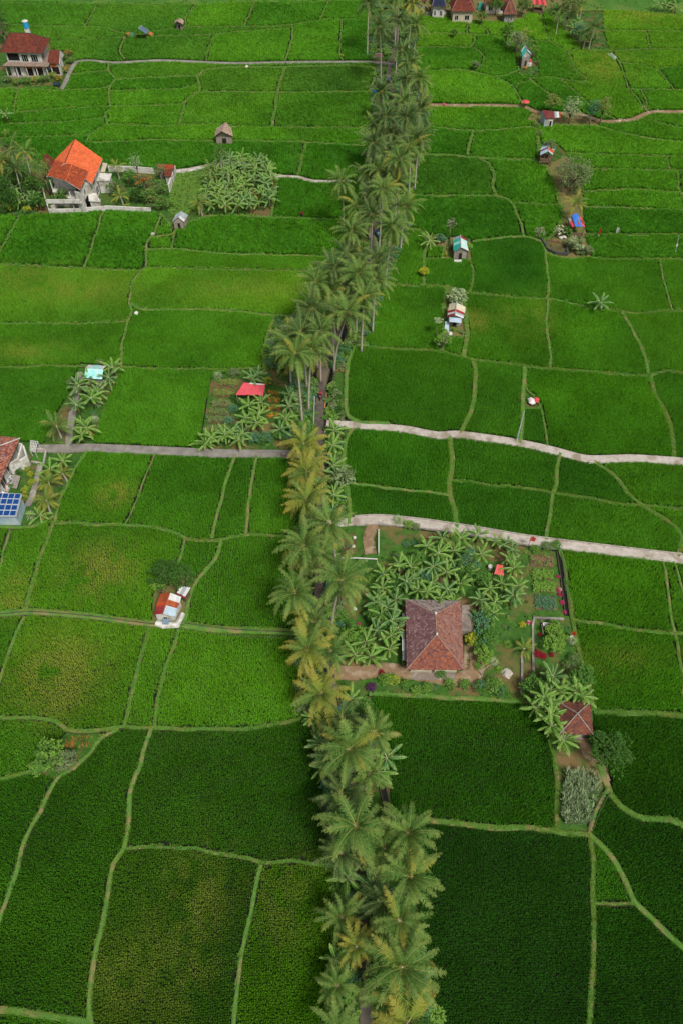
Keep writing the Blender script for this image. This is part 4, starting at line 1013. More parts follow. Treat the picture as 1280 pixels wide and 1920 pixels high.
for px, py, lb, gr, hh, st in [
 (667,1226,'star shaped banana plant beside the dirt drive, upper','banana plants by the road',2.4,'g'),(729,1213,'banana plant left of the tiled house, by the shrubs','banana plants by the road',2.2,'g'),(694,1228,'banana plant between the dirt drive and the tiled house','banana plants by the road',2.2,'g'),(686,1200,'banana plant behind the leafy green shrub by the drive','banana plants by the road',2,'g'),
 (658,1308,'star shaped banana plant below the dirt drive, by the purple bush','banana plants by the road',2.6,'g'),(604,1350,'banana plant left of the road below the bright yellow palm','banana plants by the road',2.2,'g'),(585,1342,'banana plant leaning over the left field corner','banana plants by the road',2,'g'),(606,1393,'banana plant left of the broad coconut palm','banana plants by the road',2,'b'),(603,1438,'banana plant at the field edge left of the broad coconut palm','banana plants by the road',2,'g'),
 (724,1419,'banana plant with a drooping leaf over the right field','banana plants by the road',2.4,'b'),(709,1443,'banana plant at the head of the black ditch','banana plants by the road',1.8,'g'),(651,1645,'banana plant below the largest star palm, left of the road','banana plants by the road',2,'g'),(661,1706,'small bright banana plant at the left road edge','banana plants by the road',1.6,'g'),(700,1712,'banana plant with a white spot right of the lower road','banana plants by the road',2.2,'b'),(696,1664,'blue-green banana plant right of the lower road','banana plants by the road',2.2,'b'),(714,1671,'banana plant under the light tipped palm','banana plants by the road',1.8,'b'),(629,1797,'banana plant leaning over the yellow-green field at the bottom','banana plants by the road',2,'g'),
 (627,806,'banana plant at the mouth of the upper pale lane','banana plants by the road',2.2,'g'),(624,832,'slim banana plant on the ditch edge below the upper pale lane','banana plants by the road',2,'g'),(625,868,'banana plant beside the ditch between the two pale lanes','banana plants by the road',2.2,'g'),(626,922,'bright banana star beside the ditch, lowest between the lanes','banana plants by the road',2,'g'),(630,885,'banana plant beside the grey-green tree on the ditch','banana plants by the road',2,'b'),
 (1018,1307,'banana plant left of the brown pavilion roof, uppermost','banana plants around the brown pavilion',3,'g'),(1004,1322,'banana plant reaching furthest over the dark field','banana plants around the brown pavilion',2.8,'g'),(1034,1318,'banana plant touching the upper left of the pavilion roof','banana plants around the brown pavilion',3,'g'),(1036,1337,'banana plant at the middle of the pavilion roof edge','banana plants around the brown pavilion',3,'g'),(1033,1360,'banana plant at the lower left of the pavilion roof','banana plants around the brown pavilion',2.8,'g'),(1057,1383,'star shaped banana plant below the pavilion roof','banana plants around the brown pavilion',2.8,'g'),(1034,1290,'banana plant between the small red roof and the pavilion','banana plants around the brown pavilion',2.6,'g'),(1038,1264,'large dark blue-green banana plant above the small red roof','banana plants around the brown pavilion',2.8,'b'),(1053,1292,'banana plant right of the small red roof','banana plants around the brown pavilion',2.8,'g'),(1081,1297,'banana plant behind the pavilion roof','banana plants around the brown pavilion',2.6,'g'),(1092,1307,'banana plant at the upper right corner of the pavilion roof','banana plants around the brown pavilion',2.4,'g'),
 (483,697,'big banana plant behind the pink roof','banana plants of the vegetable garden',3,'b'),(474,708,'banana plant overhanging the pink roof ridge','banana plants of the vegetable garden',2.4,'b'),(460,780,'banana plant in the middle of the vegetable garden','banana plants of the vegetable garden',2,'g'),(466,757,'banana plant just below the pink roof','banana plants of the vegetable garden',2,'g'),(490,751,'banana plant at the lower right of the pink roof','banana plants of the vegetable garden',2,'g'),(486,771,'banana plant beside the orange flower beds','banana plants of the vegetable garden',2,'g'),(435,806,'banana plant above the lane, centre of the thick clump','banana plants of the vegetable garden',2.4,'b'),(422,814,'banana plant with orange hanging leaf above the lane','banana plants of the vegetable garden',2.2,'g'),(446,820,'pale banana plant nearest the lane','banana plants of the vegetable garden',2.2,'g'),(397,817,'banana plant with orange leaf at the lower bean rows','banana plants of the vegetable garden',2,'g'),(455,808,'banana plant beside the blue-green bushes','banana plants of the vegetable garden',2,'b'),(536,784,'banana plant by the bare earth near the road','banana plants of the vegetable garden',2.2,'g'),(541,759,'banana plant left of the long white trunk','banana plants of the vegetable garden',2,'b'),(543,737,'banana plant under the drooping fronds of the tall palm','banana plants of the vegetable garden',2,'b'),(482,791,'small banana plant right of the garden centre','banana plants of the vegetable garden',1.8,'g'),(386,827,'low banana plant at the lower left garden corner','banana plants of the vegetable garden',1.6,'g'),(524,800,'banana plant between bare earth and blue-green bushes','banana plants of the vegetable garden',1.8,'b'),
 (143,757,'banana plant with long pale leaves over the left field','banana plants around the turquoise roofed shed',2.4,'b'),(171,747,'banana plant in the middle of the shed strip','banana plants around the turquoise roofed shed',2,'g'),(154,795,'banana plant above the lane end','banana plants around the turquoise roofed shed',2,'g'),(163,803,'banana plant beside the brown grassy edge','banana plants around the turquoise roofed shed',2,'g'),(153,814,'lowest banana plant of the shed strip','banana plants around the turquoise roofed shed',1.8,'g'),(183,733,'banana plant below the turquoise shed','banana plants around the turquoise roofed shed',2,'g'),(211,686,'banana plant right of the turquoise roof, at the field corner','banana plants around the turquoise roofed shed',2,'g'),(203,705,'banana plant touching the right wall of the turquoise shed','banana plants around the turquoise roofed shed',2,'b'),(166,708,'banana plant before the left corner of the turquoise roof','banana plants around the turquoise roofed shed',2,'g'),(147,722,'feathery banana plant left of the turquoise shed','banana plants around the turquoise roofed shed',1.8,'b'),
 (117,862,'banana plant below the lane, beside the small pond','banana plants by the solar roof garden',2.4,'g'),(93,878,'banana plant right of the garden gutter','banana plants by the solar roof garden',2.4,'g'),(72,960,'banana plant beside the solar roof','banana plants by the solar roof garden',1.4,'g'),
 (1125,567,'lone banana clump on the bank between two right hand fields','',1.8,'b'),(806,446,'banana plant left of the turquoise gabled hut','',1.8,'g'),(10,215,'lone banana plant at the left edge between the upper fields','',2,'b'),(1082,40,'banana plant in the far right thicket, upper','banana plants of the far thicket',2.4,'g'),(1074,55,'banana plant in the far right thicket, lower','banana plants of the far thicket',2.4,'g'),(1234,6,'left banana plant at the top right corner','banana plants of the far thicket',2,'g'),(1250,8,'middle banana plant at the top right corner','banana plants of the far thicket',2,'g'),(1268,9,'right banana plant at the top right corner','banana plants of the far thicket',2,'g'),
 (28,348,'banana plant in the thicket left of the white house, upper','banana plants in the thicket left of the white house',2.4,'b'),(48,352,'banana plant nearest the white house car port','banana plants in the thicket left of the white house',2.4,'b'),(12,352,'dark banana plant at the left edge of the thicket','banana plants in the thicket left of the white house',2.4,'b'),(60,372,'banana plant in the thicket, against the garden wall','banana plants in the thicket left of the white house',2,'b'),(35,372,'banana plant in the thicket, above the dark field','banana plants in the thicket left of the white house',2,'g'),
]: banana(px, py, lb, gr or None, h=hh, st=st)
# the dense plot below the thatched hut
plot = pl([(398,340),(428,308),(470,308),(519,330),(512,345),(506,398),(455,404),(400,403),(385,392),(388,365)]); xs = [p[0] for p in plot]; ys = [p[1] for p in plot]; got = []
for _ in range(4000):
    x, y = random.uniform(min(xs), max(xs)), random.uniform(min(ys), max(ys))
    if not inpoly(np.array([x]), np.array([y]), plot)[0] or any((x-a)**2+(y-b)**2 < 1.95**2 for a, b in got): continue
    got.append((x, y))
for i, (x, y) in enumerate(got[:58]):
    t = thing('banana_plant', 'banana plant packed among many in the dense plot below the thatched hut', 'banana plant', (x, y, .03), 0, 'banana plants of the dense plot')
    banana_into(t, 0, 0, random.uniform(1.8, 2.6), random.uniform(.85, 1.1), random.choice('gb'))
print('plot bananas', len(got))

# ---------------------------------------------------------------- trees
T = tree
T(1075,325,4.2,4.3,'grey','large round grey-green tree between the huts of the right hand fields',ry=3.6,rz=3.0,dense=34,lsz=.36)
T(1030,275,3.2,1.5,'grey','small pale tree touching the hut with the patched red and grey roof',rz=1.4)
T(970,74,3.6,2.6,'grey','grey leaved tree beside the far turquoise hut',rz=2.2,kind2='pale')
T(949,60,4,1.7,'dark','narrow dark tree behind the grey one above the turquoise hut',rz=2.6)
T(1066,16,6,3.0,'dark','tall dark tree in the far right thicket',rz=4)
T(1040,20,4,2.2,'mid','bushy tree at the left end of the far right thicket')
T(1087,55,3,2.2,'blue','dense blue-green tree under the far thicket bananas')
T(1107,72,2,1.6,'dark','low dark tree at the foot of the far right thicket')
T(1036,190,3.6,2.0,'olive','olive tree over the brown and blue roofed hut',rz=1.6)
T(1071,205,3.6,2.3,'pale','drooping pale willow-like tree right of the brown and blue roofed hut',rz=2.6)
T(1111,204,4.2,1.5,'blue','blue-green half of the twin trees beside the stony path',rz=2.2)
T(1131,200,4.4,1.9,'olive','olive half of the twin trees beside the stony path',rz=2.4)
T(1145,1407,3,2.5,'dark','round dark tree right of the pavilion path',rz=2,dense=40,lsz=.3)
T(1118,1385,1.6,.9,'mid','small shrub tree against the pavilion corner')
T(308,1074,3.2,1.8,'dark','dark tree beside the rusty tin shed, left of two',dense=40,ry=2.2,rz=1.7)
T(341,1080,3.0,1.7,'dark','dark tree overhanging the grey tin roof',dense=40,rz=1.6)
T(297,1098,2,.8,'light','light green sapling at the back of the rusty tin shed')
T(90,1418,3,1.8,'light','bright green tree on the rough patch between the lower left fields',rz=1.6,kind2='mid')
T(122,1425,2.2,1.2,'grey','grey-green scrubby tree beside the felled log')
T(70,1438,1.6,.9,'mid','low bushy tree at the left of the rough patch',kind2='light')
T(830,636,2.4,1.25,'light','small light green tree below the striped roof hut',rz=1.2,kind2='grey')
T(820,602,4,.55,'pale','thin sapling with a tiny crown below the striped roof hut',trunkr=.07,n=8)
T(857,556,1.8,1.9,'pale','feathery pale bamboo clump behind the striped roof hut',ry=1.6,rz=1.2,lsz=.55,name='bamboo_clump',cat='bamboo')
T(793,508,1.6,.8,'yellow','yellow flowering bush on the bank corner right of the palm row',kind2='light')
T(646,893,2.4,1.6,'grey','grey-green tree on the bank right of the ditch',kind2='pale',rz=1.3)
T(663,1190,1.8,1.5,'light','light green bush tree by the pink flower near the road',kind2='mid')
T(628,1192,1.4,1.7,'dark','dark hedge bush at the right edge of the road')
T(255,305,4.5,1.5,'pale','feathery whitish tree in the garden right of the white house',rz=2.2,lsz=.22,dense=16)
T(268,335,3,1.7,'rust','reddish brown leaved tree in the garden right of the white house',kind2='grey',dense=22)
T(300,318,4,1.6,'grey','wispy grey tree left of the small red roofed outhouse',dense=16,lsz=.25)
T(300,350,2.2,1.8,'mid','dense green tree in front of the small outhouse',kind2='grey')
T(305,380,1.6,1.6,'mid','lower green tree beside the creeper patch')
T(255,365,1.8,1.4,'dark','dark bushy tree in the middle of the white house garden')
T(80,318,6,2.4,'olive','tall feathery olive tree over the corner of the white house',rz=3,lsz=.25,dense=26)
T(115,368,3.2,1.6,'mid','tree growing inside the white house car port wall',kind2='olive',rz=1.6)
for _x, _y, _h, _r, _l in [(10,318,4.5,2.8,'dark leafy tree at the left edge among the palms'),(38,330,4,2.6,'dark leafy tree in the thicket below the pale palm'),(62,345,3.5,2.3,'dark leafy tree against the white house corner'),(18,372,2.6,2.4,'low dark tree above the dark left field'),(72,375,2.4,1.6,'dark tree by the outer car port wall'),(-8,345,4,3,'dark tree cut by the left edge behind the thicket')]: T(_x,_y,_h,_r,'dark',_l,dense=40,kind2='mid')
T(215,350,2.2,1.5,'mid','green tree before the white annex of the orange roofed house',kind2='grey')
T(243,330,2.6,1.5,'mid','green tree along the white back wall')
T(280,365,2.4,1.7,'mid','green tree beside the reddish one in the white house garden',kind2='olive')
T(12,250,0.9,.8,'light','low tuft of leaves at the left field edge')
T(0,40,6,2.6,'dark','tall black-green tree behind the far left villa',rz=5)
T(850,60,1.8,.9,'mid','small yellow-green tree in the village yard')
T(868,15,0,0,'mid','') if False else None
T(902,30,2.5,1.6,'mid','green tree between the two brown village roofs',kind2='olive')
T(930,8,3,2.2,'mid','leafy tree before the far village veranda')
T(835,5,3,1.8,'mid','tree between the dark blue and brown village roofs',kind2='light')
T(980,10,3,2.2,'dark','dark tree between the village houses by the red roof')
T(812,4,2.4,1.6,'olive','olive tree beside the white and blue village building')
T(785,25,2.4,1.6,'olive','yellow flowering tree beside the far palms',kind2='yellow')
T(795,195,2.6,2.0,'olive','yellowish tree at the start of the stony path',kind2='yellow')
T(890,121,1.8,.9,'grey','small round bush tree standing on the far right bank')
T(1079,460,1.3,2.0,'grey','spreading grey-green conifer bush beside the fish pond',ry=1.7,rz=1.2,lsz=.4,kind2='pale')
T(1100,470,.9,1.2,'grey','lower conifer bush at the pond wall end',lsz=.4)
T(1012,434,1.8,1.3,'rust','leafless reddish bush at the left end of the fish pond',bare=True)
T(1047,432,1.8,1.2,'white','frangipani with cream flowers beside the fish pond',n=14,dense=5,lsz=.3)
T(1062,433,1.2,1.1,'mid','leafy climber growing over the blue sheet roof hut')
T(845,418,4,1.3,'grey','leafless tree left of the turquoise gabled hut',bare=True,trunkr=.09)
T(826,447,1.1,.9,'blue','round blue-green bush left of the turquoise gabled hut')
T(876,462,1.4,.9,'light','light green bush right of the turquoise gabled hut')
T(1003,92,2.2,1.2,'light','spindly light green tree right of the far turquoise hut',n=9)
T(1262,0,2,2,'mid','leafy tree at the very top right corner')
T(905,1160,2.4,1.7,'blue','tree with bluish leaves right of the flat grey annex',kind2='mid',rz=1.6)
T(908,1195,2.2,1.6,'mid','green tree along the fence right of the tiled house',kind2='blue')
T(905,1228,1.8,1.2,'light','light tree at the lower right corner of the tiled house yard')
T(885,1198,1.6,.8,'yellow','yellow-green shrub against the tiled house wall',kind2='light')
T(876,1268,0,0,'mid','') if False else None
T(1040,1180,1.4,1.2,'light','light green garden tree right of the white table',kind2='mid')
T(1040,1203,1.5,1.7,'light','wide light green tree above the crimson plants',ry=1.3,rz=1.0)
T(1000,1290,1.8,1.7,'mid','round green tree left of the small red roof')
T(1088,1272,1.8,1.6,'mid','green tree behind the pavilion along the field bank',ry=2.2)
for _x, _y, _k, _l in [(780,1048,'mid','leafy green tree in the upper middle of the banana grove'),(740,1098,'dark','dark leafy tree left in the banana grove'),(866,1072,'dark','dark leafy tree in the shaded centre of the grove'),(700,1150,'mid','green tree between lawn and banana grove'),(905,1085,'mid','green tree beside the red sheet shelter'),(845,1015,'olive','olive tree at the top edge of the grove'),(722,1165,'dark','dark tree left of the lean-to strip'),(800,1080,'blue','blue-green tree in the heart of the grove')]: T(_x,_y,2.0,1.25,_k,_l,kind2='mid',dense=34)
T(880,1048,2.6,1.6,'blue','feathery tree inside the banana grove',kind2='mid',lsz=.22)
T(783,1170,0,0,'mid','') if False else None

# ---------------------------------------------------------------- shrubs
gs = 'garden shrubs'
for px, py, r, kd, lb, k2 in [
 (697,1290,.8,'purple','round purple-black bush by the dirt drive',None),(502,716,1.0,'yellow','yellow-green bush right of the pink roof','mid'),(442,748,1.1,'dark','round dark bush below the left end of the pink roof',None),
 (437,768,1.1,'blue','blue-green bush below the round dark one',None),(480,823,1.4,'blue','blue-green bush above the lane',None),(498,822,1.4,'blue','second blue-green bush above the lane, further right','mid'),(520,815,1.2,'mid','green bush above the lane near the road','light'),(430,790,1.1,'blue','blue-green bush at the end of the bean rows',None),(537,820,1.1,'mid','green bush by the lane post','blue'),(440,700,1.2,'grey','grey bush left of the pink roof',None),
 (722,1275,1.0,'light','light green bush in the border below the dirt drive','mid'),(737,1276,1.0,'light','second light green bush in the border below the drive','yellow'),(760,1285,.8,'mid','low green bush left of the house front','light'),(800,1290,.9,'light','bright bush before the front of the tiled house','mid'),(826,1265,.8,'mid','green bush against the front wall of the tiled house',None),(842,1282,.9,'light','bright green bush right of the front steps','mid'),(870,1284,.9,'mid','bush at the front right corner of the yard','light'),(900,1290,1.2,'mid','bush in the border above the dark field','blue'),(925,1285,1.4,'mid','dense bush at the field border below the rock','light'),(940,1298,1.2,'mid','low bush at the right of the border','blue'),(780,1298,.9,'light','low bush in the middle of the border','grey'),(715,1262,.5,'red','tiny red bush on the dirt drive',None),
 (1008,1227,.75,'red','large crimson bush on the garden lawn',None),(1018,1232,.6,'red','smaller crimson bush beside the large one',None),(1033,1228,.45,'red','crimson bush on the white branch',None),(1011,1190,.35,'red','little crimson bush behind the white table',None),(990,1168,.4,'pink','red and white flower bush on the lawn edge','white'),(978,1172,.6,'yellow','pale yellow bush on the lawn edge',None),
 (1046,1082,.35,'pink','upper magenta flower beside the garden ditch',None),(1048,1107,.4,'pink','magenta flower bush beside the ditch, second from the lane','white'),(1049,1116,.4,'pink','magenta flower bush beside the ditch, third from the lane','red'),(1053,1130,.4,'pink','magenta flower bush beside the ditch, fourth from the lane',None),(1057,1148,.35,'pink','lowest magenta flower beside the garden ditch',None),(672,1171,.35,'pink','single pink flower bush by the road',None),
 (1010,1270,1.2,'mid','green bush beside the red roofed shrine','dark'),(1065,1250,1.0,'mid','bush right of the blue-green banana','grey'),(1075,1235,1.0,'mid','bush on the bank below the white flowers','grey'),(896,1250,.7,'light','low bush under the bare white tree',None),(1025,1025,1.0,'mid','bush at the lane corner of the vegetable beds','grey'),(1042,1024,1.0,'mid','second bush at the lane corner','light'),(1003,1030,.9,'mid','bush below the red flag','light'),
 (765,985,.9,'light','tall grass-like bush at the pale lane','grey'),(778,988,.8,'grey','grey bush at the pale lane',None),(760,1022,.6,'blue','small round bush on the compound lawn',None),(775,1018,.5,'blue','second round bush on the compound lawn',None),
 (118,68+40,1.6,'mid','leafy hedge bush right of the far left villa','olive'),(128,100,1.3,'rust','orange flowering bush right of the far left villa','mid'),(133,115,1.2,'mid','bush where the far path bends','olive'),(122,132,1.4,'olive','yellowish bush beside the far path','orange'),(100,142,1.3,'olive','bush before the villa veranda','yellow'),(85,148,1.5,'mid','dark green bush before the villa','olive'),(68,150,1.5,'olive','flowering bush before the villa porch','yellow'),(50,152,1.5,'mid','bush before the villa glass door','olive'),(32,154,1.4,'olive','pale bush at the left of the villa garden',None),(14,150,1.4,'mid','bush at the villa garden left end','grey'),(110,148,1.2,'mid','bush beside the dark water butt','orange'),(115,120,1.3,'olive','bush at the villa side wall','orange'),
 (25,390,1.4,'mid','bush at the dark field corner left of the white house','yellow'),(50,395,1.2,'mid','bush beside the white wall end','yellow'),(70,388,1.2,'dark','dark bush against the car port wall','orange'),(8,395,1.4,'dark','dark bush at the left edge',None),(240,345,1.0,'mid','bush on the white house lawn','olive'),(240,388,.9,'light','low bush behind the white wall','yellow'),(262,390,.9,'mid','second low bush behind the white wall','light'),(282,388,1.1,'mid','third bush behind the white wall','grey'),(200,335,1.0,'grey','bush beside the white flat roofed annex','mid'),(320,385,.9,'mid','bush at the edge of the creeper patch',None),
 (58,890,.7,'yellow','variegated yellow bush before the patio wall','light'),(62,905,.8,'yellow','variegated bush beside the wooden deck','light'),(52,880,.6,'light','light bush at the corner of the patio','yellow'),(50,920,.9,'light','leafy bush above the solar roof','yellow'),(45,935,.8,'light','leafy bush touching the solar roof','yellow'),(35,885,.7,'mid','dark leafy bush at the patio','dark'),(22,912,.5,'mid','bush at the deck end',None),
 (135,718,1.0,'grey','scrubby bush left of the turquoise shed','mid'),(187,680,.8,'grey','small bush behind the turquoise shed','light'),(215,700,1.0,'mid','bush at the right of the turquoise shed','grey'),(135,745,.9,'mid','bush in the left edge of the shed strip','grey'),
 (985,128,.7,'orange','orange leaved bush before the far turquoise hut','yellow'),(1008,118,.9,'mid','green bush before the far turquoise hut',None),(1003,235,1.0,'mid','bush left of the blue walled hut','grey'),(1010,250,1.0,'grey','bush on the wide bank left of the blue walled hut','light'),
 (640,105,.8,'light','low bush on the thin bank near the far path','yellow'),(682,156,.8,'light','bright bush at the corner of the greyish field',None),
 (865,468,.5,'olive','dry bush in the turquoise hut yard','rust'),(835,478,.6,'yellow','yellowish bush in the turquoise hut yard','mid'),(840,466,.5,'olive','weed clump in the turquoise hut yard',None),(820,455,.5,'pink','pinkish flower bush in the turquoise hut yard','white'),(850,618,.5,'light','low bush below the striped roof hut',None),
]: shrub(px, py, r, kd, lb, gs, kind2=k2)
for px, py, r, kd, lb in [(408,703,1.1,'pale','dry grassy rosette at the upper left of the vegetable garden'),(57,965,1.0,'pale','spiky rosette right of the solar roof'),(745,975,1.2,'pale','spiky pale plant standing in the pale lane edge'),(1072,1200,.9,'pale','spiky white-green plant on the bank beside the flag'),(925,1240,.8,'pale','spiky plant on the lawn by the white rock'),(950,1208,.8,'light','spiky plant on the lawn, upper'),(215,708,.8,'pale','grassy rosette at the end of the shed strip'),(192,730,.7,'pale','grassy rosette on the brown edge of the shed strip'),(186,757,.8,'pale','grassy rosette halfway down the shed strip'),(178,785,.9,'pale','brown tipped rosette low on the shed strip'),(935,1255,.7,'light','spiky plant beside the white rock')]:
    spiky(px, py, r, kd, lb)
tr = thing('bare_tree', 'bare white branched dead tree in the tiled house yard', 'dead tree', (*at(902, 1268), .03))
mb = MB(); mb.bar((0,0,0),(0,0,1.8),.09,0,6,.06); mb.bar((0,0,1.4),(-.5,.2,2.6),.05,0,5,.02); mb.bar((0,0,1.8),(.7,.3,2.7),.05,0,5,.02); mb.bar((.35,.15,2.2),(.5,-.4,2.9),.03,0,4,.015); mb.obj('trunk', mat('bleached wood','#cfc4b4','#a89c8a',scale=3), tr)

# ---------------------------------------------------------------- undergrowth nobody could count
cl = []
for kd in ('mid', 'dark', 'light', 'blue', 'grey'):
    for q in range(2):
        mb = MB()
        for i in range(5): leafclump(mb, (random.uniform(-.35, .35), random.uniform(-.35, .35), .25+.2*random.random()), .3, 14, .24)
        cl.append(mb.mesh('weed_clump', M_tree[kd]))
COL_W = collection_of('weed_clumps', cl)
road = [l for l in path_lines]
def fill(P, dens, keepfrac=1.0, clear=None):
    xs = [p[0] for p in P]; ys = [p[1] for p in P]; A = (max(xs)-min(xs))*(max(ys)-min(ys)); n = int(A*dens)
    x = rng.uniform(min(xs), max(xs), n); y = rng.uniform(min(ys), max(ys), n); m = inpoly(x, y, P)
    x, y = x[m], y[m]; i = np.clip(((x-X0)/G).astype(int), 0, NX-1); j = np.clip(((y-Y0)/G).astype(int), 0, NY-1); m = dist[i, j] > .25
    return x[m], y[m]
CLEAR = [pl(q) for q in [ [(700,985),(735,985),(735,1045),(690,1045)], [(750,1110),(905,1120),(905,1275),(745,1275)], [(1040,1285),(1118,1300),(1118,1390),(1048,1385)], [(440,705),(500,705),(500,745),(440,745)], [(990,1030),(1056,1035),(1058,1160),(985,1150)], [(-90,820),(70,830),(75,985),(-90,985)], [(75,270),(215,262),(220,400),(80,402)], [(-60,60),(120,60),(120,140),(-60,140)], [(380,710),(440,710),(430,830),(380,830)],[(495,735),(525,735),(522,800),(490,800)],[(955,1180),(1000,1180),(1000,1260),(955,1260)],[(500,780),(520,780),(515,820),(495,820)],[(160,680),(205,680),(200,725),(158,725)]]]
for name, key, P in wpoly:
    if name in ('village_yard',): d_ = .5
    elif name == 'roadside_verge': d_ = 4.2
    elif key in ('garden', 'compound'): d_ = 1.1
    elif key == 'mown': d_ = .15
    else: d_ = .9
    x, y = fill(P, d_)
    for c in CLEAR:
        m = ~inpoly(x, y, c); x, y = x[m], y[m]
    v = vnoise(x, y, 5.0); m = (v > (.26 if name == 'roadside_verge' else .48)); x, y = x[m], y[m]
    if len(x): scatter('undergrowth', np.stack([x, y, np.full(len(x), .02)], 1), COL_W, len(cl), None, (.35+.9*rng.random(len(x)))*(1.45 if name == 'roadside_verge' else .6), kind='stuff')
    # short grass over the same ground
    x, y = fill(P, 7 if P[0][1] < 130 else 3); v = vnoise(x, y, 3.0); m = v > .35
    for c in CLEAR[1:4]+CLEAR[5:8]: m &= ~inpoly(x, y, c)
    x, y = x[m], y[m]
    b = .55+.5*rng.random(len(x))
    if len(x): scatter('grass', np.stack([x, y, np.full(len(x), .04)], 1), COL_T, 5, np.stack([b*.75, b*.85, b*.7], 1), .5+.4*rng.random(len(x)), kind='stuff')
# creeping vegetable patch, maize patch
P = pl([(330,325),(385,316),(400,335),(385,372),(350,405),(330,408),(316,395),(322,350)]); x, y = fill(P, 9)
mbv = []
for q in range(4):
    mb = MB(); leafclump(mb, (0, 0, .12), .35, 26, .22, .4); mbv.append(mb.mesh('creeper_clump', M_tree['light']))
scatter('creeper_patch', np.stack([x, y, np.full(len(x), .05)], 1), collection_of('creepers', mbv), 4, None, .7+.5*rng.random(len(x)), kind='stuff')
M_mz = leafmat('maize leaf', (.30, .42, .20), (.42, .52, .30), trans=.25)
mz = []
for q in range(4):
    mb = MB(); blades(mb, 12, 1.5, .08, .09, .65); mz.append(mb.mesh('maize_plant', M_mz))
P = pl([(1056,1448),(1105,1450),(1128,1468),(1112,1505),(1100,1548),(1052,1548),(1050,1500)]); x, y = fill(P, 9)
scatter('maize_patch', np.stack([x, y, np.full(len(x), .05)], 1), collection_of('maize', mz), 4, None, .7+.4*rng.random(len(x)), kind='stuff')
# grass creeping over the edges of the paths
ep = []
for name, w, key, h, L in path_lines:
    if name == 'village_road': continue
    seg_ = np.diff(L, axis=0); ln = np.linalg.norm(seg_, axis=1); n = int(ln.sum()*9); k = rng.choice(len(seg_), n, p=ln/ln.sum()); N = np.stack([seg_[k, 1], -seg_[k, 0]], 1)/np.maximum(ln[k, None], 1e-6)
    P = L[k]+seg_[k]*rng.random((n, 1))+N*((rng.integers(0, 2, n)*2-1)*(w/2+.02+rng.normal(0, .13, n)))[:, None]; m = vnoise(P[:, 0], P[:, 1], 1.6) > .38; P = P[m]
    ep.append(np.concatenate([P, np.full((len(P), 1), .14)], 1))
ep = np.concatenate(ep); b = .6+.5*rng.random(len(ep)); scatter('verge_grass', ep, COL_T, 5, np.stack([b*.8, b*.85, b*.7], 1), .8+.8*rng.random(len(ep)), kind='stuff')
# ---------------------------------------------------------------- building helpers
def rndmat(name, cols, rough=.85, dirt=None, bump=.3):
    """each loose piece takes its own tone from the list"""
    if name in MATS: return MATS[name]
    m = bpy.data.materials.new(name); m.use_nodes = True; MATS[name] = m
    n = m.node_tree.nodes; l = m.node_tree.links; b = n['Principled BSDF']; b.inputs['Roughness'].default_value = rough; b.inputs['Specular IOR Level'].default_value = .25
    g = n.new('ShaderNodeNewGeometry'); cr = n.new('ShaderNodeValToRGB'); e = cr.color_ramp
    while len(e.elements) < len(cols): e.elements.new(.5)
    for i, c in enumerate(cols): e.elements[i].position = i/(len(cols)-1); e.elements[i].color = lin(c)
    l.new(g.outputs['Random Per Island'], cr.inputs[0]); out = cr.outputs[0]
    if dirt:
        t = n.new('ShaderNodeTexNoise'); t.inputs['Scale'].default_value = 1.3; t.inputs['Detail'].default_value = 7; l.new(g.outputs['Position'], t.inputs['Vector'])
        mr = n.new('ShaderNodeMapRange'); mr.inputs[1].default_value = .47; mr.inputs[2].default_value = .62; l.new(t.outputs[0], mr.inputs[0])
        mx = n.new('ShaderNodeMix'); mx.data_type = 'RGBA'; mx.inputs[7].default_value = lin(dirt); l.new(out, mx.inputs[6])
        k = n.new('ShaderNodeMath'); k.operation = 'MULTIPLY'; k.inputs[1].default_value = .6; l.new(mr.outputs[0], k.inputs[0]); l.new(k.outputs[0], mx.inputs[0]); out = mx.outputs[2]
    l.new(out, b.inputs['Base Color']); return m
T_old = rndmat('old clay tiles', ['#5a3a3a', '#8a5040', '#b06a48', '#6e4a48', '#a8998e', '#7a4438'], dirt='#8d8084')
T_oldf = rndmat('old clay tiles, orange weathered', ['#7e4838', '#a0603f', '#5c3a3c', '#94553c', '#523840', '#aa684a'], dirt='#7a5048')
T_oldr = rndmat('old clay tiles, brown weathered', ['#74483e', '#8e5c4a', '#664240', '#a07460', '#7c5650'], dirt='#8a7068')
T_oldl = rndmat('old clay tiles, purple weathered', ['#64444a', '#7c5452', '#543e46', '#8c7270', '#704a4a', '#9a8886'], dirt='#6e4a4e')
T_oldb = rndmat('old clay tiles, grey lichened', ['#8c827e', '#a29890', '#6e605e', '#7a5c54', '#98908c'], dirt='#a39c96')
T_brn = rndmat('brown clay tiles', ['#6a3c2c', '#824c34', '#523230', '#8e5a44', '#60403a'], dirt='#54383a')
T_org = rndmat('orange clay tiles', ['#e0663a', '#ea7444', '#d85f34', '#f08050', '#c85a34'], dirt='#bc5c38')
T_mix = rndmat('weathered orange tiles', ['#c05a30', '#8a4028', '#a84c2c', '#6e3424', '#d06a3c'], dirt='#7c3a28')
T_red = rndmat('dark red tiles', ['#6a3428', '#7c3e2e', '#5a2e26', '#8a4632'], dirt='#4c2a26')
T_spk = rndmat('speckled clay tiles', ['#b0603e', '#5c3634', '#8a5a58', '#c07a52', '#4e3236', '#9a8a8c'])
M_white = mat('white render', '#dcdad4', '#c2bfb6', scale=1.5, rough=.9, col3='#a8a496', scale3=.7)
M_cream = mat('cream render', '#cbbfa6', '#b3a78e', scale=1.5, rough=.9)
M_grey = mat('grey render', '#8b8780', '#6d6961', scale=1.2, rough=.9, col3='#a39d92', scale3=.6)
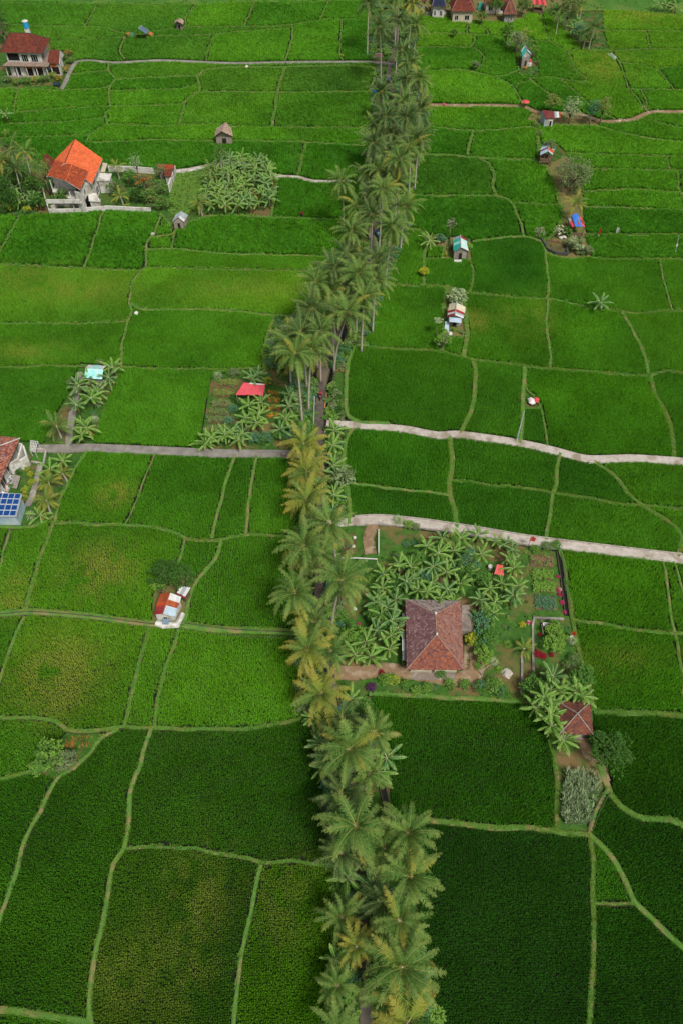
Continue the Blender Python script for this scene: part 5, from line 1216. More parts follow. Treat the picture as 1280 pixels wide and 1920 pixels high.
M_conc = mat('raw concrete slab', '#8f8277', '#6d635c', scale=.8, rough=.9, col3='#a99b8a', scale3=.4)
M_wood = mat('weathered wood', '#7a6650', '#5c4c3c', scale=3, rough=.9, stretch=(1, 6, 1))
M_gwood = mat('grey boards', '#a39a90', '#857c72', scale=3, rough=.9)
M_glass = mat('dark window glass', '#141c22', rough=.15, spec=.6)
M_frame = mat('white window frame', '#d4d4ce', rough=.6)
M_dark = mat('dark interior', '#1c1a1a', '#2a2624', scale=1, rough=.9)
M_ridge = mat('mortared ridge', '#a58a7a', '#8a6c60', scale=3, rough=.9)
def tin(name, a, b, rough=.5): return mat('tin '+name, a, b, scale=1.2, rough=rough, metal=.0, spec=.45, stretch=(1, .3, 1))
TIN = {'rust': tin('rust', '#b0582e', '#8a3e22'), 'red': tin('red', '#a83434', '#8a2a2c'), 'mag': tin('faded red', '#a84448', '#8e3034'), 'grey': tin('grey', '#a9b0b4', '#8e9598'), 'white': tin('white', '#dcdcd8', '#c0c2c0'), 'lblue': tin('light blue', '#b9cdd8', '#9db4c4'),
       'teal': tin('teal', '#3fb8a4', '#2c9c90'), 'lteal': tin('light turquoise', '#bfe6e0', '#7fd0c8'), 'cream': tin('cream', '#d8cfb4', '#c4b89a'), 'pink': tin('pink red', '#d8565c', '#c84850'), 'blue': tin('blue', '#2f6fd0', '#4a86dc', .35), 'purple': tin('purple', '#6a2450', '#7c3060'),
       'orange': tin('orange red', '#d0542a', '#b84426'), 'brownred': tin('brown red', '#6e3030', '#7c3c38'), 'navy': tin('navy', '#1c2740', '#26324c'), 'slate': tin('blue slate', '#6d8494', '#586e80')}
def V3(p): return Vector(p)
def tiles_into(mb, A, B, C_, D_, tw=.26, th=.30, lift=.03, up=.02):
    """A,B eave left/right, C,D ridge right/left: courses of single tiles"""
    A, B, C_, D_ = map(V3, (A, B, C_, D_)); n = (B-A).cross(D_-A if (D_-A).length > .1 else C_-A).normalized()
    if n.z < 0: n = -n
    H = max((D_-A).length, (C_-B).length); rows = max(2, int(H/th))
    for r in range(rows):
        t0, t1 = r/rows, (r+1.15)/rows; t1 = min(t1, 1)
        L0, L1 = A.lerp(D_, t0), A.lerp(D_, t1); R0, R1 = B.lerp(C_, t0), B.lerp(C_, t1); w = (R0-L0).length; k = max(1, int(w/tw))
        for i in range(k):
            a, b = i/k, (i+.94)/k; z0 = n*(up+lift+random.uniform(0, .02)); z1 = n*(up+.004)
            p = [L0.lerp(R0, a)+z0, L0.lerp(R0, b)+z0, L1.lerp(R1, b)+z1, L1.lerp(R1, a)+z1, L0.lerp(R0, a)+n*up*.2, L0.lerp(R0, b)+n*up*.2]
            mb.add(p, [(0, 1, 2, 3), (4, 5, 1, 0)])
def slab_into(mb, P, t=.10, mi=0):
    P = [V3(p) for p in P]; n = (P[1]-P[0]).cross(P[2]-P[0]).normalized()
    if n.z < 0: P = P[::-1]; n = -n
    k = len(P); vs = P+[p-Vector((0, 0, t)) for p in P]
    mb.add(vs, [tuple(range(k)), tuple(range(2*k-1, k-1, -1))]+[(i, k+i, k+(i+1) % k, (i+1) % k) for i in range(k)], mi)
def tiled(parent, planes, tm, under=None, ridge=(), cap=None, tw=.26, th=.30):
    mb = MB()
    for P in planes:
        if (V3(P[2])-V3(P[3])).length < .05: slab_into(mb, P[:3]); continue
        a, b, c, e = map(V3, P); q = 6; dz = Vector((0, 0, .02))
        for i in range(q): slab_into(mb, [a.lerp(e, i/q)-dz, b.lerp(c, i/q)-dz, b.lerp(c, (i+1)/q)-dz, a.lerp(e, (i+1)/q)-dz])
    rf = mb.obj('roof', under or M_wood, parent)
    for i, P in enumerate(planes):
        tb = MB(); tiles_into(tb, *P, tw=tw, th=th); tb.obj('roof_tiles', tm[i] if isinstance(tm, list) else tm, rf, kind='stuff')
    for a, b in ridge:
        rb = MB(); a, b = V3(a), V3(b); k = max(1, int((b-a).length/.45))
        for i in range(k): rb.bar(a.lerp(b, i/k)+Vector((0, 0, .07)), a.lerp(b, (i+.96)/k)+Vector((0, 0, .07)), .075, 0, 6)
        rb.obj('ridge_cap', cap or M_ridge, rf)
    return rf
def sheets(parent, A, B, C_, D_, cols, over=.04, name='roof_sheet', jag=.12, sub=1):
    """corrugated sheets side by side from A-D (left) to B-C (right); each its own object"""
    A, B, C_, D_ = map(V3, (A, B, C_, D_)); k = len(cols); n = (B-A).cross(D_-A).normalized()
    if n.z < 0: n = -n
    for i, c in enumerate(cols):
        a, b = i/k, min(1, (i+1)/k+over); j0, j1 = random.uniform(-jag, jag*.3), random.uniform(-jag*.3, jag*.3)
        L0, R0 = A.lerp(B, a), A.lerp(B, b); L1, R1 = D_.lerp(C_, a), D_.lerp(C_, b); dn = (L0-L1).normalized()*(-j0); L0, R0 = L0-dn, R0-dn
        q = max(4, int((R0-L0).length/.12)); mb = MB(); vs = []; z = n*(.02+.012*(i % 2))
        for u in range(q+1):
            h = n*(.028 if u % 2 else 0); vs += [L0.lerp(R0, u/q)+h+z, L1.lerp(R1, u/q)+h+z]
        m_ = len(vs); vs += [v-n*.012 for v in vs]
        fs = [(2*u, 2*u+2, 2*u+3, 2*u+1) for u in range(q)]+[(m_+2*u+1, m_+2*u+3, m_+2*u+2, m_+2*u) for u in range(q)]+[(0, 1, m_+1, m_), (2*q, m_+2*q, m_+2*q+1, 2*q+1)]
        mb.add(vs, fs); mb.obj(name, TIN[c] if isinstance(c, str) else c, parent)
def walls_from(parent, pts, z0, z1, m, name='wall', t=.15):
    """closed ring of wall panels with thickness, each side its own part"""
    P = [Vector((p[0], p[1], 0)) for p in pts]; c = sum(P, Vector())/len(P)
    for i in range(len(P)):
        a, b = P[i], P[(i+1) % len(P)]; ia = a+(c-a).normalized()*t*1.4; ib = b+(c-b).normalized()*t*1.4; mb = MB()
        zs = Vector((0, 0, z0)), Vector((0, 0, z1-.002*i))
        mb.add([a+zs[0], b+zs[0], ib+zs[0], ia+zs[0], a+zs[1], b+zs[1], ib+zs[1], ia+zs[1]], [(3,2,1,0),(4,5,6,7),(0,1,5,4),(1,2,6,5),(2,3,7,6),(3,0,4,7)])
        mb.obj(name, m, parent)
def inset(pts, d):
    c = Vector((sum(p[0] for p in pts)/len(pts), sum(p[1] for p in pts)/len(pts)))
    return [tuple(Vector(p[:2])+(c-Vector(p[:2])).normalized()*d) for p in pts]
def opening(parent, a, b, u0, u1, z0, z1, name='window', out=.05, fm=None, gm=None, split=2):
    """window or door on the wall face a-b: frame with a pane set back inside it"""
    a = Vector((a[0], a[1], 0)); b = Vector((b[0], b[1], 0)); d = (b-a).normalized(); n = Vector((d.y, -d.x, 0)); fm = fm or M_frame
    L = (b-a).length; p = a+d*L*u0; q = a+d*L*u1; mb = MB(); f = .09
    def blk(s, e, zz0, zz1, o0, o1, M):
        s_, e_ = p+d*s, p+d*e; vs = []
        for z in (zz0, zz1): vs += [s_+n*o0+Vector((0, 0, z)), e_+n*o0+Vector((0, 0, z)), e_+n*o1+Vector((0, 0, z)), s_+n*o1+Vector((0, 0, z))]
        M.add(vs, [(3,2,1,0),(4,5,6,7),(0,1,5,4),(1,2,6,5),(2,3,7,6),(3,0,4,7)])
    W = (q-p).length
    blk(0, f, z0, z1, -.02, out, mb); blk(W-f, W, z0, z1, -.02, out, mb); blk(f, W-f, z1-f, z1, -.02, out, mb); blk(f, W-f, z0, z0+f, -.02, out, mb)
    for k in range(1, split): blk(W*k/split-.03, W*k/split+.03, z0+f, z1-f, -.02, out*.9, mb)
    o = mb.obj(name, fm, parent); g = MB(); blk(f, W-f, z0+f, z1-f, -.01, .015, g); g.obj('pane', gm or M_glass, o)
    return o
def prim(parent, name, m, fn, **k):
    mb = MB(); fn(mb); return mb.obj(name, m, parent, **k)
def root(name, label, cat, px=None, group=None):
    return thing(name, label, cat, (0, 0, 0) if px is None else (*px, 0), 0, group)
def loc(parent, P): return [(p[0]-parent.location.x, p[1]-parent.location.y)+tuple(p[2:]) for p in P]
def A3(t, px, py, z): x, y = at(px, py, z); return (x-t.location.x, y-t.location.y, z)
def sub2(t, p): return (p[0]-t.location.x, p[1]-t.location.y)

# ---------------------------------------------------------------- hip-roofed house in the banana compound
t = root('tiled_house', 'old house with large brown and purple hipped tile roof, in the banana compound', 'house', at(815, 1215))
ze, zr = 2.9, 4.9
BL_, BR_, TR_, TL_ = [A3(t, *p, ze) for p in ((762, 1255), (868.7, 1256), (862, 1127), (759.7, 1124.6))]
w_ = (Vector(BR_)-Vector(BL_)); R1_, R2_ = A3(t, 815.5, 1151, zr), A3(t, 818, 1190, zr)
tiled(t, [(BL_, BR_, R2_, R2_), (BR_, TR_, R1_, R2_), (TR_, TL_, R1_, R1_), (TL_, BL_, R2_, R1_)], [T_oldf, T_oldr, T_oldb, T_oldl], ridge=[(BL_, R2_), (BR_, R2_), (TL_, R1_), (TR_, R1_), (R1_, R2_)], tw=.24, th=.27)
body = inset([BL_, BR_, TR_, TL_], 1.1); walls_from(t, body, 0, ze-.05, M_cream)
opening(t, body[0], body[1], .12, .26, .9, 2.2); opening(t, body[0], body[1], .44, .54, 0.05, 2.2, 'door', gm=M_wood, split=1); opening(t, body[0], body[1], .72, .86, .9, 2.2)
opening(t, body[1], body[2], .2, .35, .9, 2.2); opening(t, body[3], body[0], .3, .45, .9, 2.2)
prim(t, 'step', M_conc, lambda m: m.box(body[0][0]+.2, body[1][0]-.2, body[0][1]-1.1, body[0][1], 0, .28))
prim(t, 'finial', M_white, lambda m: (m.ball(V3(R1_)+Vector((0, 0, .2)), .2, 0, 6, 4), m.ball(V3(R2_)+Vector((0, 0, .2)), .2, 0, 6, 4)))
t = root('flat_annex', 'flat concrete roofed annex against the right wall of the tiled house', 'annex', at(874, 1172))
P = [A3(t, *p, 2.3) for p in ((864.5, 1183), (885.5, 1183), (880.6, 1134), (864, 1134))]
mb = MB(); slab_into(mb, P, .18); mb.obj('roof', M_conc, t); walls_from(t, inset(P, .35), 0, 2.11, M_grey)
mb = MB(); mb.bar(V3(P[1])+Vector((0, 0, .05)), V3(P[2])+Vector((0, 0, .05)), .09, 0, 4); mb.obj('edge_beam', M_wood, t)
t = root('lean_to', 'narrow grey lean-to strip along the left wall of the tiled house', 'lean-to', at(755, 1200))
P = [A3(t, *p, 1.9) for p in ((752.5, 1238), (759.5, 1238), (758, 1150), (752, 1150))]
sheets(t, P[0], P[3], P[2], P[1], ['grey', 'white', 'grey', 'rust', 'grey']); 
for p in P[:1]+P[3:]: prim(t, 'post', M_wood, lambda m: m.bar((p[0]+.1, p[1], 0), (p[0]+.1, p[1], 1.88), .06))

# ---------------------------------------------------------------- pavilion with pyramid roof
t = root('pavilion', 'open pavilion with square brown pyramid tile roof, half covered by bananas', 'pavilion', at(1082, 1365))
ze = 2.8; BL_, BR_, TR_, TL_ = [A3(t, *p, ze) for p in ((1047, 1377), (1111, 1377.5), (1105, 1317), (1043, 1315))]; R_ = A3(t, 1081.6, 1338, 4.5)
tiled(t, [(BL_, BR_, R_, R_), (BR_, TR_, R_, R_), (TR_, TL_, R_, R_), (TL_, BL_, R_, R_)], T_brn, ridge=[(p, R_) for p in (BL_, BR_, TR_, TL_)], cap=M_gwood, tw=.22, th=.24)
body = inset([BL_, BR_, TR_, TL_], .7)
for x, y in body: prim(t, 'post', M_wood, lambda m: m.bar((x, y, .3), (x, y, ze-.02), .09))
prim(t, 'platform', M_conc, lambda m: slab_into(m, [(x, y, .34) for x, y in inset(body, -.2)], .34))
walls_from(t, inset(body, .3)[:2]+inset(body, .3)[2:], .34, 1.3, M_white, 'parapet')
# little red shrine roof
t = root('shrine', 'small red roofed shrine behind the bananas above the pavilion', 'shrine', at(1050, 1290))
P = [A3(t, *p, z) for p, z in (((1039, 1285), 1.8), ((1050, 1287), 1.8), ((1063, 1274), 2.3), ((1052, 1272), 2.3))]
tiled(t, [tuple(P)], T_brn); walls_from(t, inset(P, .25), 0, 1.7, M_grey)

# ---------------------------------------------------------------- white house with orange roof
t = root('white_house', 'white two storey house with big bright orange tile roof and white garden wall', 'house', at(140, 365))
zr, ze = 8.2, 5.4
R1_, FR, ER, RM = A3(t, 141, 261, zr), A3(t, 193, 298, ze), A3(t, 172.5, 345, ze), A3(t, 122, 306, zr)
FL, EL = A3(t, 106, 297, ze+.3), A3(t, 88, 331, ze+.3)
tiled(t, [(ER, FR, R1_, RM), (FL, EL, RM, R1_)], T_org, under=M_white, ridge=[(R1_, RM)], cap=mat('dark ridge tiles', '#3c2a2e', '#54383a', scale=3))
W1, W2 = A3(t, 136, 309, 8.3), A3(t, 124, 339, 7.9); WR1, WR2, WL1, WL2 = A3(t, 166, 321, 6.6), A3(t, 151, 356, 6.0), A3(t, 103, 300, 7.4), A3(t, 91, 330, 6.3)
rf = tiled(t, [(WR2, WR1, W1, W2), (WL1, WL2, W2, W1)], T_mix, under=M_white, ridge=[(W1, W2)], cap=T_org)
g = [(p[0], p[1]) for p in (ER, FR)]+[(FL[0], FL[1]), (EL[0]+1, EL[1]+3)]
body = inset([ER, FR, FL, EL], 1.1); walls_from(t, body, 0, ze-.1, M_white)
mb = MB(); mb.add([V3((*body[1], ze-.1)), V3((*body[2], ze-.1)), V3(R1_)-Vector((0, .9, .25))], [(0, 1, 2)]); mb.obj('gable', M_white, t)
wb = [ (WR2[0]-.3, WR2[1]+.3), (WR1[0]-.5, WR1[1]), (WR1[0]-3.5, WR1[1]), (WR2[0]-1.6, WR2[1]+.8)]
walls_from(t, wb, 0, 5.2, M_white)
opening(t, wb[0], wb[1], .25, .55, .4, 2.6, split=2, fm=M_dark); opening(t, wb[0], wb[1], .3, .5, 3.3, 4.6, split=2); opening(t, body[0], body[1], .2, .4, 3.2, 4.6); opening(t, body[0], body[1], .55, .75, 3.2, 4.6); opening(t, body[0], body[1], .3, .5, .5, 2.4)
for p in (WL2, W2): prim(t, 'column', M_white, lambda m: m.bar((p[0], p[1]+.2, 0), (p[0], p[1]+.2, 5.3), .14))
prim(t, 'balcony', M_white, lambda m: slab_into(m, [(WL2[0], WL2[1]-.4, 3.0), (WR2[0]-.6, WR2[1]-.2, 3.0), (WR2[0]-.6, WR2[1]+3, 3.0), (WL2[0], WL2[1]+3, 3.0)], .3))
prim(t, 'balustrade', M_white, lambda m: (m.box(WL2[0], WR2[0]-.7, WR2[1]-.2, WR2[1]-.05, 3.0, 3.9)))
prim(t, 'terrace', M_grey, lambda m: slab_into(m, [A3(t, 160, 398, .3), A3(t, 186, 392, .3), A3(t, 190, 372, .3), A3(t, 166, 372, .3)], .3))
mb = MB(); slab_into(mb, [A3(t, *p, 3.2) for p in ((182, 338), (206, 338), (210, 325), (186, 324))], .25); mb.obj('flat_roof', M_white, t)
walls_from(t, inset([A3(t, *p, 3.2) for p in ((182, 338), (206, 338), (210, 325), (186, 324))], .3), 0, 2.94, M_white)
mb = MB(); slab_into(mb, [A3(t, *p, 2.6) for p in ((167, 376), (189, 378), (181, 362), (166, 361))], .2); mb.obj('porch_roof', M_white, t)
walls_from(t, inset([A3(t, *p, 2.6) for p in ((167, 376), (189, 378), (181, 362), (166, 361))], .25), 0, 2.39, M_white)
mb = MB(); slab_into(mb, [A3(t, *p, 3.4) for p in ((189, 322), (197, 322), (202, 306), (193, 305))], .12); mb.obj('side_canopy', M_cream, t)
P = [A3(t, *p, 4.6) for p in ((80, 300), (98, 316), (106, 301), (86, 287))]; tiled(t, [tuple(P)], T_red); walls_from(t, inset(P, .6), 0, 4.4, M_white)
mb = MB(); slab_into(mb, [A3(t, *p, 3.0) for p in ((92, 320), (103, 314), (100, 310), (90, 314))], .1); mb.obj('awning', M_white, t)
def wallrun(name, label, cat, pts, h, th, m, cap=None, group=None, base=0.0):
    L = [at(*p) for p in pts]; t = root(name, label, cat, L[0], group); L = [sub2(t, p) for p in L]
    for i in range(len(L)-1):
        a, b = Vector((*L[i], 0)), Vector((*L[i+1], 0)); d = (b-a).normalized(); n = Vector((d.y, -d.x, 0))*th/2; mb = MB(); e = d*th*.45 if i < len(L)-2 else Vector()
        z0, z1 = Vector((0, 0, base)), Vector((0, 0, h+.002*(i % 3)))
        mb.add([a-n+z0, a+n+z0, b+e+n+z0, b+e-n+z0, a-n+z1, a+n+z1, b+e+n+z1, b+e-n+z1], [(3,2,1,0),(4,5,6,7),(0,1,5,4),(1,2,6,5),(2,3,7,6),(3,0,4,7)]); mb.obj('wall_panel', m, t)
    return t
wallrun('garden_wall', 'white garden wall along the front of the orange roofed house', 'wall', [(84, 362), (88, 380), (95, 402), (120, 402), (160, 400), (205, 396), (240, 398), (285, 400)], 1.3, .25, M_white)
wallrun('garden_wall', 'white wall behind the garden of the orange roofed house', 'wall', [(205, 322), (226, 322), (250, 323), (290, 326)], 1.4, .22, M_white)
wallrun('court_wall', 'inner court wall of the white house car port', 'wall', [(98, 394), (113, 386), (155, 388)], 1.0, .2, M_white)
t = root('outhouse', 'small outhouse with two red brown roofs and a white side wall', 'outhouse', at(315, 340))
P = [A3(t, *p, 2.8) for p in ((295, 317), (327, 317), (328, 309), (296, 308))]; tiled(t, [tuple(P)], T_mix); P2 = [A3(t, *p, z) for p, z in (((309, 331), 2.2), ((322, 331), 2.2), ((324, 316), 2.7), ((306, 316), 2.7))]
tiled(t, [tuple(P2)], T_red); walls_from(t, inset(P2, .3), 0, 2.15, M_white); walls_from(t, inset(P, .3), 0, 2.65, M_grey)
wallrun('white_wall', 'slanting white wall beside the small red roofed outhouse', 'wall', [(331, 326), (328, 336), (323, 350), (319, 362)], 2.0, .25, M_white)
wallrun('white_wall', 'thin white wall running along the pale path behind the creeper patch', 'wall', [(331, 325), (356, 323), (385, 316)], .5, .25, M_white)

# ---------------------------------------------------------------- villa, far left
t = root('villa', 'two storey villa with dark red hipped roof and verandas at the far left', 'house', at(55, 130))
ze, zr = 6.3, 9.2
BL_, BR_, TR_, TL_ = [A3(t, *p, ze) for p in ((0, 98), (81, 99.5), (94, 73), (12, 72))]; R1_, R2_ = A3(t, 19.5, 62, zr), A3(t, 54.5, 62.5, zr)
tiled(t, [(BL_, BR_, R2_, R1_), (BR_, TR_, R2_, R2_), (TR_, TL_, R1_, R2_), (TL_, BL_, R1_, R1_)], T_red, ridge=[(BL_, R1_), (BR_, R2_), (TL_, R1_), (TR_, R2_), (R1_, R2_)], cap=mat('dark ridge tiles', '#3c2a2e'))
b = inset([BL_, BR_, TR_, TL_], 1.3); walls_from(t, b, 3.3, ze-.1, M_white); gb_ = inset([BL_, BR_, TR_, TL_], .9); walls_from(t, b, 0, 3.28, M_white, 'lower_wall')
opening(t, b[0], b[1], .43, .62, 3.7, 5.6, split=3); opening(t, b[0], b[1], .70, .90, 3.7, 5.6, split=3); opening(t, b[0], b[1], .03, .38, 3.9, 5.9, 'veranda_opening', gm=M_dark, split=1); opening(t, b[1], b[2], .1, .4, 3.8, 5.6); opening(t, b[0], b[1], .12, .30, .2, 2.5, 'glass_door', split=2, gm=M_glass); opening(t, b[0], b[1], .42, .66, .2, 2.6, 'veranda_opening', gm=M_dark, split=1); opening(t, b[0], b[1], .70, .95, .2, 2.6, 'veranda_opening', gm=M_dark, split=1)
o_ = inset([BL_, BR_, TR_, TL_], -.6); mb = MB()
i_ = inset([BL_, BR_, TR_, TL_], 1.1)
tiled(t, [tuple([(o_[0][0], o_[0][1], 3.1), (o_[1][0], o_[1][1], 3.1), (i_[1][0], i_[1][1], 3.7), (i_[0][0], i_[0][1], 3.7)]), tuple([(o_[1][0], o_[1][1], 3.1), (o_[2][0], o_[2][1], 3.1), (i_[2][0], i_[2][1], 3.7), (i_[1][0], i_[1][1], 3.7)])], rndmat('grey brown tiles', ['#8a7468', '#9c887a', '#7a665c', '#a8988a'])).name
for k in range(5):
    p = Vector((*o_[0], 0)).lerp(Vector((*o_[1], 0)), .06+.22*k); prim(t, 'column', M_white, lambda m: m.bar((p.x, p.y+.5, 0), (p.x, p.y+.5, 3.1), .16))
for k in (0, 1): 
    u = (.44, .72)[k]; a = Vector((*b[0], 0)).lerp(Vector((*b[1], 0)), u); c = Vector((*b[0], 0)).lerp(Vector((*b[1], 0)), u+.22)
    prim(t, 'bamboo_blind', TIN['rust'], lambda m: m.box(a.x, c.x, a.y-.35, a.y-.28, 2.2, 3.0))
prim(t, 'porch_floor', M_conc, lambda m: slab_into(m, [(x, y, .3) for x, y in (o_[0], o_[1], b[1], b[0])], .3))
t = root('villa_annex', 'side annex of the far villa with brown roof and white gable wall', 'annex', at(103, 135))
P = [A3(t, *p, z) for p, z in (((90, 118), 3.2), ((111, 119.5), 3.2), ((113, 93), 5.2), ((93, 94), 5.2))]; tiled(t, [tuple(P)], T_red)
Q = [A3(t, *p, z) for p, z in (((113, 93), 5.2), ((93, 94), 5.2))]; bb = [(P[0][0]+.3, P[0][1]+.4), (P[1][0]-.1, P[1][1]+.4), (P[2][0]-.1, P[2][1]), (P[3][0], P[3][1])]
walls_from(t, bb, 0, 3.1, M_white); mb = MB(); x1_ = P[1][0]; mb.add([(x1_+.05, P[1][1]+.3, 3.0), (x1_+.05, P[2][1]+2.2, 3.0), (x1_+.05, P[2][1], 5.15), (x1_-.1, P[1][1]+.3, 3.0), (x1_-.1, P[2][1]+2.2, 3.0), (x1_-.1, P[2][1], 5.15)], [(0, 1, 2), (5, 4, 3), (0, 2, 5, 3), (1, 4, 5, 2)]); mb.obj('gable', M_white, t)
opening(t, bb[1], bb[2], .2, .5, .9, 2.4); opening(t, bb[0], bb[1], .1, .9, .2, 2.4, 'porch_opening', gm=M_dark, split=1); prim(t, 'bamboo_blind', TIN['rust'], lambda m: m.box(bb[0][0]+.3, bb[1][0]-.3, bb[0][1]-.32, bb[0][1]-.25, 2.1, 3.0))
t = thing('water_tank', 'bright blue water tank with white lid on a tower behind the far villa', 'water tank', (*at(64, 99), 0))
prim(t, 'tower', M_white, lambda m: m.box(-.55, .55, -.55, .55, 0, 6.4)); prim(t, 'tank', mat('blue plastic', '#2f9fd0', rough=.4), lambda m: m.bar((0, 0, 6.4), (0, 0, 8.0), .75, 0, 12)); prim(t, 'lid', M_white, lambda m: m.bar((0, 0, 8.0), (0, 0, 8.2), .85, 0, 12, .5))
t = thing('water_butt', 'dark water butt at the end of the far villa drive', 'water butt', (*at(108, 163), .1)); prim(t, 'barrel', mat('dark plastic', '#1c2a3a', rough=.5), lambda m: m.bar((-.8, 0, .5), (.7, 0.1, .5), .55, 0, 10)); prim(t, 'stand', M_dark, lambda m: m.box(-.7, .6, -.4, .4, 0, .25))

# ---------------------------------------------------------------- left house, terrace, solar roof
t = root('tile_roofed_house', 'house with speckled red tile roof cut by the left edge', 'house', at(0, 880))
ze = 3.3; P = [A3(t, *p, ze) for p in ((-62, 985), (0, 906), (38, 822), (-90, 808))]; R1_, R2_ = A3(t, -26, 846, 4.9), A3(t, -70, 880, 4.9)
tiled(t, [((P[1]), (P[2]), R1_, R2_), (P[2], P[3], R1_, R1_), (P[3], P[0], R2_, R1_), (P[0], P[1], R2_, R2_)], T_spk, ridge=[(P[2], R1_)], cap=M_white, tw=.22, th=.25)
b = [ (P[1][0]-.8, P[1][1]+.4), (P[2][0]-.9, P[2][1]-.9), (P[3][0], P[3][1]-1), (P[0][0], P[0][1])]; walls_from(t, b, 0, 3.15, M_white); opening(t, b[0], b[1], .1, .3, .2, 2.3, 'door', split=2); opening(t, b[0], b[1], .45, .6, .9, 2.2)
t = root('court_walls', 'tall white court walls between the speckled tile roof and the garden', 'wall', at(42, 860))
def seg(t, a, b, h, m=M_white, th=.22, nm='wall_panel'):
    a = Vector((*sub2(t, at(*a)), 0)); b = Vector((*sub2(t, at(*b)), 0)); d = (b-a).normalized(); n = Vector((d.y, -d.x, 0))*th/2; mb = MB()
    mb.add([a-n, a+n, b+n, b-n]+[p+Vector((0, 0, h)) for p in (a-n, a+n, b+n, b-n)], [(3,2,1,0),(4,5,6,7),(0,1,5,4),(1,2,6,5),(2,3,7,6),(3,0,4,7)]); return mb.obj(nm, m, t)
for a, c, h in [((36, 850), (51, 852), 2.6), ((51, 852), (43, 880), 2.58), ((43, 880), (26, 890), 2.62), ((26, 890), (30, 868), 2.56), ((43, 881), (58, 872), 2.2), ((58, 872), (52, 852), 2.18)]: seg(t, a, c, h)
t = root('terrace', 'mosaic tiled terrace beside the speckled roof house', 'terrace', at(15, 915)); prim(t, 'paving', M_white, lambda m: slab_into(m, [A3(t, *p, .35) for p in ((3, 925), (14, 925), (27, 892), (14, 889))], .3))
def mosaic(m):
    for i in range(90):
        u, v = random.random(), random.random(); p = Vector(A3(t, 4, 922, .36)).lerp(Vector(A3(t, 13, 922, .36)), u).lerp(Vector(A3(t, 14, 891, .36)).lerp(Vector(A3(t, 26, 893, .36)), u), v); s = .10; m.add([p+Vector((-s, -s, 0)), p+Vector((s, -s, 0)), p+Vector((s, s, 0)), p+Vector((-s, s, 0))], [(0, 1, 2, 3)])
prim(t, 'mosaic_tiles', rndmat('mosaic', ['#2a8a90', '#c07a30', '#e0ded8', '#3a6ab0', '#8a9a5a']), mosaic, kind='stuff')
t = root('wooden_deck', 'grey wooden deck between the terrace and the variegated bushes', 'deck', at(28, 902))
a, b_, c_, d_ = [V3(A3(t, *p, .4)) for p in ((20, 914), (32, 916), (39, 893), (27, 889))]
for k in range(9):
    u0, u1 = k/9, (k+.88)/9; prim(t, 'board', M_gwood, lambda m: slab_into(m, [a.lerp(b_, u0), a.lerp(b_, u1), d_.lerp(c_, u1), d_.lerp(c_, u0)], .12))
prim(t, 'joist', M_dark, lambda m: slab_into(m, [a+Vector((0, .1, -.13)), b_+Vector((0, .1, -.13)), c_+Vector((0, -.1, -.13)), d_+Vector((0, -.1, -.13))], .25))
t = root('lawn_panel', 'small square lawn framed by a concrete kerb beside the lane end', 'lawn', at(75, 858)); prim(t, 'turf', MK['mown'], lambda m: slab_into(m, [A3(t, *p, .22) for p in ((60, 866), (82, 870), (86, 847), (63, 845))], .2))
K_ = [(60, 867), (83, 871), (88, 845), (62, 843)]
for i in range(3): seg(t, K_[i], K_[i+1], .35, M_kerb, .25, 'kerb')
wallrun('gutter', 'long concrete garden gutter between the variegated bushes and the yellow palms', 'gutter', [(77, 872), (70, 900), (62, 930), (53, 950)], .25, .9, M_grey)
t = root('drying_rack', 'white lattice drying rack beside the court wall', 'rack', at(64, 848))
fr = [V3(A3(t, *p, z)) for p, z in (((57, 844), 1.6), ((66, 847), 1.6), ((71, 828), 2.0), ((58, 826), 2.0))]
for k in range(5):
    prim(t, 'bar', M_frame, lambda m: m.bar(fr[0].lerp(fr[1], k/4), fr[3].lerp(fr[2], k/4), .05)); prim(t, 'bar', M_frame, lambda m: m.bar(fr[0].lerp(fr[3], k/4), fr[1].lerp(fr[2], k/4), .045))
for f in fr: prim(t, 'leg', M_frame, lambda m: m.bar(f, (f.x, f.y, 0), .05))
t = root('solar_roof_cabin', 'light blue walled cabin with six blue solar panels on its roof', 'cabin', at(15, 975))
z_ = 2.6; P = [V3(A3(t, *p, z)) for p, z in (((-22, 968), z_), ((31, 968.5), z_), ((42, 926), z_+.3), ((-8, 924), z_+.3))]
mb = MB(); slab_into(mb, [p-Vector((0, 0, .08)) for p in P], .12); mb.obj('roof', TIN['grey'], t)
M_sol = mat('solar cell blue', '#123a72', '#1a4a88', scale=4, rough=.45, spec=.15); M_solf = mat('aluminium frame', '#c8ccd0', rough=.4, metal=.0)
cols = [.26+.235*k for k in range(4)]
for r in range(2):
    for k in range(-1, 3):
        u0, u1 = .30+.225*k+.006, .30+.225*(k+1)-.006; v0, v1 = r*.5+.01, r*.5+.49; q = [P[0].lerp(P[1], u0).lerp(P[3].lerp(P[2], u0), v0), P[0].lerp(P[1], u1).lerp(P[3].lerp(P[2], u1), v0), P[0].lerp(P[1], u1).lerp(P[3].lerp(P[2], u1), v1), P[0].lerp(P[1], u0).lerp(P[3].lerp(P[2], u0), v1)]
        pn = prim(t, 'solar_panel', M_solf, lambda m: slab_into(m, [p+Vector((0, 0, .10)) for p in q], .06)); cc = sum(q, Vector())/4
        for s_ in range(2):
            w0, w1 = s_*.5+.03, s_*.5+.47; f = lambda a, b: q[0].lerp(q[1], a).lerp(q[3].lerp(q[2], a), b)+Vector((0, 0, .108))
            prim(pn, 'cell_field', M_sol, lambda m: m.add([f(.04, w0), f(.96, w0), f(.96, w1), f(.04, w1)], [(0, 1, 2, 3)]))
